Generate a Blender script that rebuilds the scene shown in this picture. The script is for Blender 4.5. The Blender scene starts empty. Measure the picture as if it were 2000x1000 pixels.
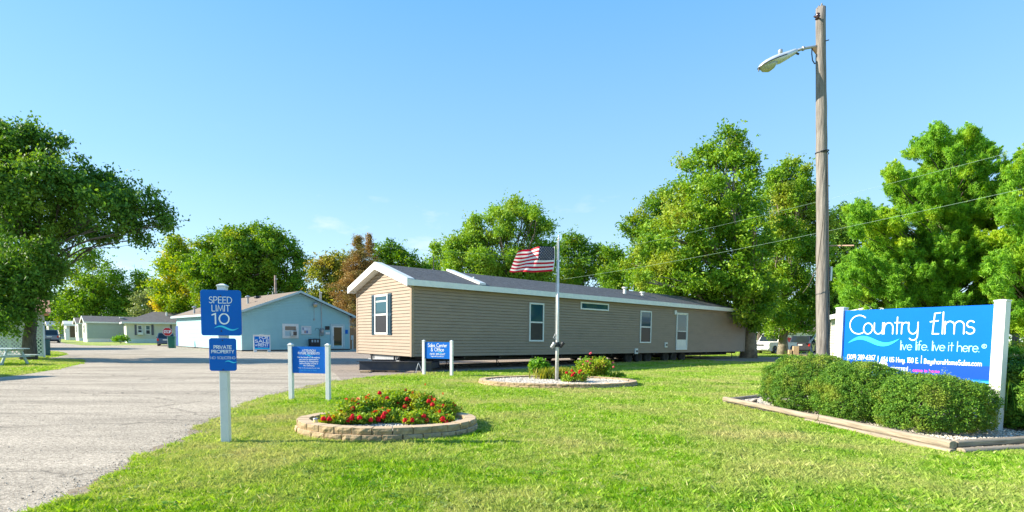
import bpy, math, random
import numpy as np
from mathutils import Vector, Matrix, Euler

SC = bpy.context.scene
COL = SC.collection
R = math.radians
PI = math.pi

GRASS_K = 1.6
TREE_K = 1.7
# ------------------------------------------------------------ camera
CAM_H = 1.4
FPX, PITCH, ROLL, HOR = 1037.0, R(3.5), R(0.5), 657.0
PPY = HOR + FPX * math.tan(PITCH)
cam_data = bpy.data.cameras.new('camera')
cam_data.sensor_width = 36.0
cam_data.lens = FPX / 2000.0 * 36.0
cam_data.shift_y = (PPY - 500.0) / 2000.0
cam_data.clip_start = 0.05
cam_data.clip_end = 3000.0
cam = bpy.data.objects.new('camera', cam_data)
COL.objects.link(cam)
CAM_R = Matrix.Rotation(PI / 2 - PITCH, 3, 'X') @ Matrix.Rotation(ROLL, 3, 'Z')
cam.matrix_world = Matrix.Translation((0, 0, CAM_H)) @ CAM_R.to_4x4()
SC.camera = cam

# ------------------------------------------------------------ sky, sun, exposure
SUN_EL = R(28.0)
SUN_AZ = R(-92.0)            # clockwise from +Y: the sun stands low to the left, level with the camera
world = bpy.data.worlds.new('World')
SC.world = world
world.use_nodes = True
wn = world.node_tree.nodes
wl = world.node_tree.links
sky = wn.new('ShaderNodeTexSky')
sky.sky_type = 'NISHITA'
sky.sun_disc = False
sky.sun_elevation = SUN_EL
sky.sun_rotation = SUN_AZ
sky.air_density = 1.0
sky.dust_density = 0.0
sky.ozone_density = 2.2
bg = wn['Background']
bg.inputs['Strength'].default_value = 0.115
hs = wn.new('ShaderNodeHueSaturation')
hs.inputs['Hue'].default_value = 0.500
hs.inputs['Saturation'].default_value = 1.02
hs.inputs['Value'].default_value = 1.0
wl.new(sky.outputs[0], hs.inputs['Color'])
# a few faint wisps of cloud low over the horizon
tc = wn.new('ShaderNodeTexCoord')
mp = wn.new('ShaderNodeMapping')
mp.inputs['Scale'].default_value = (1.0, 1.0, 2.6)
wl.new(tc.outputs['Generated'], mp.inputs['Vector'])
cn = wn.new('ShaderNodeTexNoise')
cn.inputs['Scale'].default_value = 5.5
cn.inputs['Detail'].default_value = 9.0
cn.inputs['Roughness'].default_value = 0.6
wl.new(mp.outputs[0], cn.inputs['Vector'])
cr = wn.new('ShaderNodeValToRGB')
cr.color_ramp.elements[0].position = 0.61
cr.color_ramp.elements[0].color = (0, 0, 0, 1)
cr.color_ramp.elements[1].position = 0.80
cr.color_ramp.elements[1].color = (1, 1, 1, 1)
wl.new(cn.outputs['Fac'], cr.inputs['Fac'])
sx = wn.new('ShaderNodeSeparateXYZ')
wl.new(tc.outputs['Generated'], sx.inputs[0])
mr = wn.new('ShaderNodeMapRange')
mr.inputs['From Min'].default_value = 0.33
mr.inputs['From Max'].default_value = 0.12
mr.inputs['To Min'].default_value = 0.0
mr.inputs['To Max'].default_value = 0.75
wl.new(sx.outputs['Z'], mr.inputs['Value'])
mm = wn.new('ShaderNodeMath')
mm.operation = 'MULTIPLY'
wl.new(cr.outputs['Color'], mm.inputs[0])
wl.new(mr.outputs['Result'], mm.inputs[1])
cm = wn.new('ShaderNodeMix')
cm.data_type = 'RGBA'
wl.new(mm.outputs[0], cm.inputs['Factor'])
tn_ = wn.new('ShaderNodeMix')
tn_.data_type = 'RGBA'
tn_.blend_type = 'MULTIPLY'
tn_.inputs['Factor'].default_value = 1.0
tn_.inputs['B'].default_value = (0.83, 1.0, 1.10, 1)
wl.new(hs.outputs['Color'], tn_.inputs['A'])
# clear early-autumn air: an even azure that pales towards the horizon, laid over the physical sky
ev = wn.new('ShaderNodeValToRGB')
for i_, (p_, c_) in enumerate(((0.0, (.70, .83, .92)), (0.10, (.55, .76, .92)), (0.27, (.34, .63, .94)), (0.54, (.155, .47, .92)), (1.0, (.08, .34, .85)))):
    e_ = ev.color_ramp.elements[i_] if i_ < 2 else ev.color_ramp.elements.new(p_)
    e_.position = p_
    e_.color = (*c_, 1)
ez_ = wn.new('ShaderNodeSeparateXYZ')
wl.new(tc.outputs['Generated'], ez_.inputs[0])
wl.new(ez_.outputs['Z'], ev.inputs['Fac'])
sc_ = wn.new('ShaderNodeVectorMath')
sc_.operation = 'SCALE'
sc_.inputs['Scale'].default_value = 4.5
wl.new(ev.outputs['Color'], sc_.inputs[0])
em_ = wn.new('ShaderNodeMix')
em_.data_type = 'RGBA'
em_.inputs['Factor'].default_value = 0.72
wl.new(tn_.outputs['Result'], em_.inputs['A'])
wl.new(sc_.outputs[0], em_.inputs['B'])
wl.new(em_.outputs['Result'], cm.inputs['A'])
cm.inputs['B'].default_value = (4.3, 4.45, 4.6, 1)
wl.new(cm.outputs['Result'], bg.inputs['Color'])

sun_data = bpy.data.lights.new('sun', 'SUN')
sun_data.energy = 5.0
sun_data.angle = R(0.5)
sun_data.color = (1.0, 0.92, 0.77)
sun = bpy.data.objects.new('sun', sun_data)
COL.objects.link(sun)
sd = Vector((math.sin(SUN_AZ) * math.cos(SUN_EL), math.cos(SUN_AZ) * math.cos(SUN_EL), math.sin(SUN_EL)))
sun.rotation_euler = sd.to_track_quat('Z', 'Y').to_euler()
sun.location = (-30, 10, 40)

SC.view_settings.view_transform = 'Standard'
SC.view_settings.look = 'None'
SC.view_settings.exposure = 1.25
SC.view_settings.gamma = 1.0
SC.render.engine = 'CYCLES'
SC.cycles.max_bounces = 7
SC.cycles.transparent_max_bounces = 16

# ------------------------------------------------------------ survey helpers (picture measurement -> place on the site)
def ray(px, py):
    return CAM_R @ Vector(((px - 1000) / FPX, -(py - PPY) / FPX, -1.0))
def G(px, py, z=0.0):
    d = ray(px, py)
    k = (z - CAM_H) / d.z
    return Vector((d.x * k, d.y * k, z))
def PD(px, py, Y):
    d = ray(px, py)
    k = Y / d.y
    return Vector((d.x * k, Y, CAM_H + d.z * k))
def ON(px, py, o, u):
    """where the sight line meets the upright plane through o along u: (distance along u, height)"""
    d = ray(px, py)
    n = Vector((-u.y, u.x, 0))
    k = (Vector((o.x, o.y, 0)) - Vector((0, 0, 0))).dot(n) / d.dot(n)
    p = Vector((d.x * k, d.y * k, CAM_H + d.z * k))
    return (p.xy - o.xy).dot(u.xy), p.z

# ------------------------------------------------------------ mesh builder
class MB:
    def __init__(s):
        s.v = []; s.f = []; s.m = []; s.marks = []
    def add(s, vs, fs, mi=0, M=None):
        o = len(s.v)
        for p in vs:
            p = Vector(p)
            s.v.append(M @ p if M is not None else p)
        for f in fs:
            s.f.append([i + o for i in f]); s.m.append(mi)
        return s
    def box(s, x0, x1, y0, y1, z0, z1, mi=0, M=None):
        vs = [(x, y, z) for z in (z0, z1) for y in (y0, y1) for x in (x0, x1)]
        return s.add(vs, [(0, 2, 3, 1), (4, 5, 7, 6), (0, 1, 5, 4), (2, 6, 7, 3), (0, 4, 6, 2), (1, 3, 7, 5)], mi, M)
    def cbox(s, c, sz, mi=0, M=None):
        return s.box(c[0]-sz[0]/2, c[0]+sz[0]/2, c[1]-sz[1]/2, c[1]+sz[1]/2, c[2]-sz[2]/2, c[2]+sz[2]/2, mi, M)
    def prism(s, pts, ext, mi=0, M=None):
        """closed outline pts (3-D) pushed along ext"""
        n = len(pts); e = Vector(ext)
        vs = [Vector(p) for p in pts] + [Vector(p) + e for p in pts]
        fs = [list(range(n))[::-1], list(range(n, 2*n))] + [(i, (i+1) % n, n+(i+1) % n, n+i) for i in range(n)]
        return s.add(vs, fs, mi, M)
    def tube(s, pts, rad, n=8, mi=0, M=None, cap=True):
        pts = [Vector(p) for p in pts]
        if not hasattr(rad, '__len__'): rad = [rad] * len(pts)
        vs = []; up = None
        for i, p in enumerate(pts):
            t = (pts[min(i+1, len(pts)-1)] - pts[max(i-1, 0)])
            t = t.normalized() if t.length > 1e-9 else Vector((0, 0, 1))
            if up is None:
                up = Vector((1, 0, 0)) if abs(t.x) < 0.9 else Vector((0, 1, 0))
            a = (up - t * up.dot(t)).normalized(); up = a
            b = t.cross(a)
            for k in range(n):
                q = 2*PI*k/n
                vs.append(p + (a*math.cos(q) + b*math.sin(q)) * rad[i])
        fs = [(i*n+k, i*n+(k+1) % n, (i+1)*n+(k+1) % n, (i+1)*n+k) for i in range(len(pts)-1) for k in range(n)]
        if cap:
            fs += [list(range(n))[::-1], [(len(pts)-1)*n+k for k in range(n)]]
        return s.add(vs, fs, mi, M)
    def lathe(s, prof, n=16, mi=0, M=None, sx=1, sy=1):
        vs = [(r*math.cos(2*PI*k/n)*sx, r*math.sin(2*PI*k/n)*sy, z) for r, z in prof for k in range(n)]
        fs = [(i*n+k, i*n+(k+1) % n, (i+1)*n+(k+1) % n, (i+1)*n+k) for i in range(len(prof)-1) for k in range(n)]
        fs += [list(range(n))[::-1], [(len(prof)-1)*n+k for k in range(n)]]
        return s.add(vs, fs, mi, M)
    def frame(s, x0, x1, z0, z1, w, y0, y1, mi=0, M=None):
        s.box(x0, x0+w, y0, y1, z0, z1, mi, M); s.box(x1-w, x1, y0, y1, z0, z1, mi, M)
        s.box(x0+w, x1-w, y0, y1, z1-w, z1, mi, M); s.box(x0+w, x1-w, y0, y1, z0, z0+w, mi, M)
        return s
    def build(s, name, mats, parent=None, smooth=False, bevel=0, seg=2, M=None):
        if name == 'lettering' and len(s.marks) > 1:      # every line of writing is a part of its own
            ends = s.marks[1:]+[len(s.f)]
            for a, b in zip([0]+s.marks[1:], ends):
                q = MB(); used = sorted({i for f in s.f[a:b] for i in f}); idx = {v: k for k, v in enumerate(used)}
                q.v = [s.v[i] for i in used]; q.f = [[idx[i] for i in f] for f in s.f[a:b]]; q.m = s.m[a:b]
                if q.f: o = q.build(name, mats, parent, smooth, bevel, seg, M)
            return o
        me = bpy.data.meshes.new(name)
        vs = [M @ v for v in s.v] if M is not None else s.v
        me.from_pydata([tuple(v) for v in vs], [], s.f)
        if not isinstance(mats, (list, tuple)): mats = [mats]
        for m in mats: me.materials.append(m)
        me.polygons.foreach_set('material_index', s.m)
        if smooth:
            me.polygons.foreach_set('use_smooth', [True]*len(s.f))
        me.update()
        o = bpy.data.objects.new(name, me)
        COL.objects.link(o)
        if parent is not None: o.parent = parent
        if bevel:
            b = o.modifiers.new('bevel', 'BEVEL'); b.width = bevel; b.segments = seg
            b.limit_method = 'ANGLE'; b.angle_limit = R(35)
            if smooth or True:
                b.harden_normals = False
        return o

def fastmesh(name, verts, nper, mats, parent=None, tint=None, smooth=False):
    """verts: (n, nper, 3) array of separate polygons with nper corners; tint: (n,) value per polygon"""
    n = verts.shape[0]
    me = bpy.data.meshes.new(name)
    me.vertices.add(n*nper); me.loops.add(n*nper); me.polygons.add(n)
    me.vertices.foreach_set('co', verts.reshape(-1).astype(np.float32))
    me.loops.foreach_set('vertex_index', np.arange(n*nper, dtype=np.int32))
    me.polygons.foreach_set('loop_start', np.arange(0, n*nper, nper, dtype=np.int32))
    me.polygons.foreach_set('loop_total', np.full(n, nper, dtype=np.int32))
    me.update(calc_edges=True)
    if tint is not None:
        at = me.attributes.new('tint', 'FLOAT', 'FACE')
        at.data.foreach_set('value', tint.astype(np.float32))
    if not isinstance(mats, (list, tuple)): mats = [mats]
    for m in mats: me.materials.append(m)
    o = bpy.data.objects.new(name, me)
    COL.objects.link(o)
    if parent is not None: o.parent = parent
    return o

def tag(o, label=None, cat=None, group=None, kind=None):
    if label: o['label'] = label
    if cat: o['category'] = cat
    if group: o['group'] = group
    if kind: o['kind'] = kind
    return o
def thing(name, label, cat, loc=(0, 0, 0), rz=0.0, group=None, rot=None):
    o = bpy.data.objects.new(name, None)
    o.empty_display_size = 0.2
    COL.objects.link(o)
    o.location = loc
    o.rotation_euler = rot if rot else (0, 0, rz)
    return tag(o, label, cat, group)
def struct(o, label=None):
    o['kind'] = 'structure'
    if label: o['label'] = label
    return o
def copy_tree(o, parent=None):
    c = o.copy(); COL.objects.link(c); c.parent = parent
    for ch in list(o.children): copy_tree(ch, c)
    return c

# ------------------------------------------------------------ materials
def nd(nt, t, **kw):
    n = nt.nodes.new(t)
    for k, v in kw.items():
        if k in n.inputs: n.inputs[k].default_value = v
        else: setattr(n, k, v)
    return n
def mat(name, c1, c2=None, scale=4.0, rough=0.6, bump=0.0, bscale=None, metal=0.0, spec=0.4, detail=6.0,
        stretch=None, world=False, coat=0.0, lo=0.35, hi=0.65, dirt=None, dscale=1.2, dlo=0.55, dhi=0.75):
    m = bpy.data.materials.new(name); m.use_nodes = True
    nt = m.node_tree; p = nt.nodes['Principled BSDF']
    p.inputs['Roughness'].default_value = rough
    p.inputs['Metallic'].default_value = metal
    p.inputs['Specular IOR Level'].default_value = spec
    p.inputs['Coat Weight'].default_value = coat
    c1 = (*c1, 1); c2 = (*(c2 or tuple(x*0.86 for x in c1[:3])), 1)
    if world:
        g = nd(nt, 'ShaderNodeNewGeometry'); src = g.outputs['Position']
    else:
        g = nd(nt, 'ShaderNodeTexCoord'); src = g.outputs['Object']
    if stretch:
        mpn = nd(nt, 'ShaderNodeMapping'); mpn.inputs['Scale'].default_value = stretch
        nt.links.new(src, mpn.inputs['Vector']); src = mpn.outputs[0]
    no = nd(nt, 'ShaderNodeTexNoise', Scale=scale, Detail=detail, Roughness=0.6)
    nt.links.new(src, no.inputs['Vector'])
    rmp = nd(nt, 'ShaderNodeMapRange'); rmp.inputs['From Min'].default_value = lo; rmp.inputs['From Max'].default_value = hi
    nt.links.new(no.outputs['Fac'], rmp.inputs['Value'])
    mx = nd(nt, 'ShaderNodeMix', data_type='RGBA')
    mx.inputs['A'].default_value = c1; mx.inputs['B'].default_value = c2
    nt.links.new(rmp.outputs[0], mx.inputs['Factor'])
    out = mx.outputs['Result']
    if dirt:
        n2 = nd(nt, 'ShaderNodeTexNoise', Scale=dscale, Detail=8.0, Roughness=0.65)
        nt.links.new(src, n2.inputs['Vector'])
        r2 = nd(nt, 'ShaderNodeMapRange'); r2.inputs['From Min'].default_value = dlo; r2.inputs['From Max'].default_value = dhi
        nt.links.new(n2.outputs['Fac'], r2.inputs['Value'])
        m2 = nd(nt, 'ShaderNodeMix', data_type='RGBA'); m2.inputs['B'].default_value = (*dirt, 1)
        nt.links.new(r2.outputs[0], m2.inputs['Factor']); nt.links.new(out, m2.inputs['A'])
        out = m2.outputs['Result']
    nt.links.new(out, p.inputs['Base Color'])
    if bump:
        nb = nd(nt, 'ShaderNodeTexNoise', Scale=bscale or scale*4, Detail=4.0)
        nt.links.new(src, nb.inputs['Vector'])
        b = nd(nt, 'ShaderNodeBump', Strength=1.0, Distance=bump)
        nt.links.new(nb.outputs['Fac'], b.inputs['Height'])
        nt.links.new(b.outputs[0], p.inputs['Normal'])
    return m

def leaf_mat(name, cols, trans=0.35, rough=0.55, nscale=0.5, patch=None, plo=0.5, phi=0.7, spec=0.25):
    """cols: colour at tint 0, 0.5, 1; patch: colour of whole boughs that have turned"""
    m = bpy.data.materials.new(name); m.use_nodes = True
    nt = m.node_tree; p = nt.nodes['Principled BSDF']; out = nt.nodes['Material Output']
    a = nd(nt, 'ShaderNodeAttribute', attribute_name='tint')
    cr_ = nd(nt, 'ShaderNodeValToRGB')
    e = cr_.color_ramp.elements
    e[0].position = 0.0; e[0].color = (*cols[0], 1)
    e[1].position = 1.0; e[1].color = (*cols[-1], 1)
    for i, c in enumerate(cols[1:-1]):
        q = e.new((i+1)/(len(cols)-1)); q.color = (*c, 1)
    nt.links.new(a.outputs['Fac'], cr_.inputs['Fac'])
    col = cr_.outputs['Color']
    if patch:
        g = nd(nt, 'ShaderNodeNewGeometry')
        no = nd(nt, 'ShaderNodeTexNoise', Scale=nscale, Detail=5.0, Roughness=0.6)
        nt.links.new(g.outputs['Position'], no.inputs['Vector'])
        r_ = nd(nt, 'ShaderNodeMapRange'); r_.inputs['From Min'].default_value = plo; r_.inputs['From Max'].default_value = phi
        nt.links.new(no.outputs['Fac'], r_.inputs['Value'])
        mx = nd(nt, 'ShaderNodeMix', data_type='RGBA'); mx.inputs['B'].default_value = (*patch, 1)
        nt.links.new(r_.outputs[0], mx.inputs['Factor']); nt.links.new(col, mx.inputs['A'])
        col = mx.outputs['Result']
    nt.links.new(col, p.inputs['Base Color'])
    p.inputs['Roughness'].default_value = rough
    p.inputs['Specular IOR Level'].default_value = spec
    t = nd(nt, 'ShaderNodeBsdfTranslucent')
    hsv = nd(nt, 'ShaderNodeHueSaturation', Hue=0.485, Saturation=1.1, Value=1.25)
    nt.links.new(col, hsv.inputs['Color']); nt.links.new(hsv.outputs[0], t.inputs['Color'])
    ms = nd(nt, 'ShaderNodeMixShader'); ms.inputs[0].default_value = trans
    nt.links.new(p.outputs[0], ms.inputs[1]); nt.links.new(t.outputs[0], ms.inputs[2])
    nt.links.new(ms.outputs[0], out.inputs['Surface'])
    return m

def glass_mat(name, tint=(0.02, 0.03, 0.035), rough=0.04, ior=1.5):
    m = bpy.data.materials.new(name); m.use_nodes = True
    nt = m.node_tree; p = nt.nodes['Principled BSDF']
    p.inputs['Base Color'].default_value = (*tint, 1)
    p.inputs['Roughness'].default_value = rough
    p.inputs['Specular IOR Level'].default_value = 0.5
    p.inputs['IOR'].default_value = ior
    g = nd(nt, 'ShaderNodeTexCoord')
    no = nd(nt, 'ShaderNodeTexNoise', Scale=2.0, Detail=2.0)
    nt.links.new(g.outputs['Object'], no.inputs['Vector'])
    b = nd(nt, 'ShaderNodeBump', Strength=0.3, Distance=0.004)
    nt.links.new(no.outputs['Fac'], b.inputs['Height']); nt.links.new(b.outputs[0], p.inputs['Normal'])
    return m

M = {}
M['white'] = mat('white_vinyl', (0.72, 0.72, 0.69), (0.64, 0.65, 0.63), 3, rough=0.4, spec=0.5, dirt=(0.50, 0.50, 0.43), dscale=5, dlo=.56, dhi=.8)
M['white_trim'] = mat('white_trim', (0.78, 0.78, 0.75), (0.70, 0.71, 0.69), 5, rough=0.4)
M['siding'] = mat('tan_siding', (0.30, 0.228, 0.165), (0.272, 0.205, 0.148), 1.2, rough=0.55, bump=0.004, bscale=3, stretch=(1, 1, 3), dirt=(0.22, 0.175, 0.13), dscale=.7, dlo=.5, dhi=.8)
M['siding_trim'] = mat('tan_corner_trim', (0.32, 0.238, 0.168), (0.30, 0.224, 0.158), 3, rough=0.5)
M['shingle'] = mat('grey_shingle', (0.06, 0.062, 0.066), (0.175, 0.178, 0.185), 9, rough=0.9, bump=0.006, bscale=30, stretch=(0.5, 2.5, 2.5), lo=0.3, hi=0.7)
M['shingle_brown'] = mat('brown_shingle', (0.26, 0.20, 0.15), (0.17, 0.135, 0.11), 7, rough=0.9, bump=0.006, bscale=25, stretch=(0.5, 2.5, 2.5))
M['shingle_dark'] = mat('dark_shingle', (0.11, 0.10, 0.10), (0.20, 0.18, 0.17), 5, rough=0.9, bump=0.006, bscale=25, stretch=(0.5, 2.5, 2.5))
M['glass'] = glass_mat('window_glass', (0.018, 0.065, 0.09), 0.05)  # blue base colour stands in for sky reflected in the panes
M['glass_black'] = glass_mat('dark_window_glass')
M['glass_dark'] = glass_mat('insect_screen_glass', (0.03, 0.03, 0.036), 0.35, 1.35)
M['shutter'] = mat('teal_shutter', (0.014, 0.05, 0.08), (0.012, 0.043, 0.07), 6, rough=0.4)
M['black'] = mat('black_steel', (0.014, 0.016, 0.022), (0.03, 0.03, 0.035), 8, rough=0.5)
M['navy_steel'] = mat('blue_black_steel', (0.02, 0.028, 0.045), (0.035, 0.04, 0.055), 6, rough=0.5, dirt=(0.09, 0.07, 0.05))
M['rubber'] = mat('tyre_rubber', (0.018, 0.018, 0.02), (0.03, 0.03, 0.03), 10, rough=0.85)
M['rim'] = mat('steel_rim', (0.10, 0.11, 0.14), (0.05, 0.05, 0.07), 9, rough=0.5, metal=0.5)
M['galv'] = mat('galvanised_steel', (0.45, 0.46, 0.47), (0.33, 0.34, 0.36), 6, rough=0.45, metal=0.5, dirt=(0.28, 0.26, 0.22))
M['wood_raw'] = mat('raw_timber', (0.50, 0.36, 0.21), (0.40, 0.28, 0.16), 5, rough=0.8, stretch=(1, 6, 6))
M['wood_weather'] = mat('weathered_timber', (0.38, 0.31, 0.22), (0.22, 0.175, 0.125), 4, rough=0.85, bump=0.006, bscale=20, stretch=(0.6, 7, 7), dirt=(0.19, 0.16, 0.12), dscale=2)
M['pole_wood'] = mat('utility_pole_wood', (0.30, 0.27, 0.24), (0.12, 0.105, 0.095), 5, rough=0.9, bump=0.018, bscale=9, stretch=(5, 5, 0.35), lo=0.3, hi=0.68, dirt=(0.09, 0.07, 0.055), dscale=2.6, dlo=0.60, dhi=0.72)
M['sign_blue'] = mat('sign_blue', (0.002, 0.115, 0.48), (0.003, 0.13, 0.52), 3, rough=0.5, spec=0.15)
M['sign_azure'] = mat('sign_azure', (0.0005, 0.12, 0.66), (0.0005, 0.128, 0.68), 2, rough=0.5, spec=0.08)
M['sign_band'] = mat('sign_band_blue', (0.003, 0.06, 0.42), (0.003, 0.065, 0.44), 2, rough=0.4, spec=0.2)
M['letter'] = mat('white_lettering', (0.85, 0.87, 0.88), (0.83, 0.85, 0.86), 2, rough=0.4)
M['cyan'] = mat('cyan_wave', (0.03, 0.60, 0.83), (0.03, 0.57, 0.80), 2, rough=0.35)
M['skyblue'] = mat('light_blue_wave', (0.03, 0.32, 0.70), (0.03, 0.30, 0.68), 2, rough=0.35)
M['aqua'] = mat('pale_aqua_lettering', (0.42, 0.85, 0.90), (0.40, 0.82, 0.88), 2, rough=0.4)
M['pink'] = mat('pink_lettering', (0.80, 0.05, 0.42), (0.75, 0.05, 0.40), 2, rough=0.4)
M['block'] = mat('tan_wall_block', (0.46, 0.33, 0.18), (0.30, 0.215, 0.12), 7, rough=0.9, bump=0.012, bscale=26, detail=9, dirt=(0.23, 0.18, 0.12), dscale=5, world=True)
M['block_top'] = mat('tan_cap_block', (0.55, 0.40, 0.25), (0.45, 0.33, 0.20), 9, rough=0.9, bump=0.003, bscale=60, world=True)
M['bark'] = mat('grey_bark', (0.15, 0.125, 0.10), (0.07, 0.058, 0.048), 5, rough=0.95, bump=0.03, bscale=7, stretch=(2.2, 2.2, 0.5), detail=9)
M['bark_pale'] = mat('mottled_pale_bark', (0.32, 0.28, 0.21), (0.15, 0.12, 0.09), 3, rough=0.9, bump=0.02, bscale=5)
M['blue_siding'] = mat('aqua_siding', (0.31, 0.53, 0.55), (0.29, 0.50, 0.52), 2, rough=0.6, bump=0.001, bscale=40)
M['blue_trim'] = mat('pale_blue_trim', (0.42, 0.54, 0.56), (0.38, 0.50, 0.52), 3, rough=0.5)
M['cream'] = mat('cream_siding', (0.62, 0.60, 0.50), (0.57, 0.56, 0.47), 2, rough=0.6)
M['sage'] = mat('sage_siding', (0.36, 0.43, 0.38), (0.33, 0.40, 0.355), 2, rough=0.6)
M['tan_far'] = mat('beige_siding', (0.50, 0.45, 0.36), (0.46, 0.41, 0.33), 2, rough=0.6)
M['brown_wood'] = mat('brown_boards', (0.13, 0.09, 0.055), (0.085, 0.06, 0.04), 4, rough=0.8, stretch=(6, 6, 0.5))
M['fence_wood'] = mat('cedar_boards', (0.40, 0.22, 0.11), (0.31, 0.165, 0.085), 4, rough=0.8, stretch=(6, 6, 0.5))
M['lattice'] = mat('pale_lattice', (0.66, 0.76, 0.74), (0.6, 0.7, 0.68), 4, rough=0.6)
M['door_blue'] = mat('royal_blue_door', (0.02, 0.06, 0.26), (0.02, 0.055, 0.23), 4, rough=0.5)
M['bin_green'] = mat('green_bin_plastic', (0.01, 0.14, 0.09), (0.01, 0.12, 0.08), 4, rough=0.5)
M['stop_red'] = mat('stop_red', (0.55, 0.012, 0.02), (0.5, 0.012, 0.02), 3, rough=0.4)
M['chrome'] = mat('bright_metal', (0.72, 0.73, 0.75), (0.6, 0.61, 0.63), 5, rough=0.22, metal=0.9)
M['alu'] = mat('flagpole_aluminium', (0.66, 0.66, 0.64), (0.52, 0.50, 0.47), 5, rough=0.35, metal=0.35)
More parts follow.
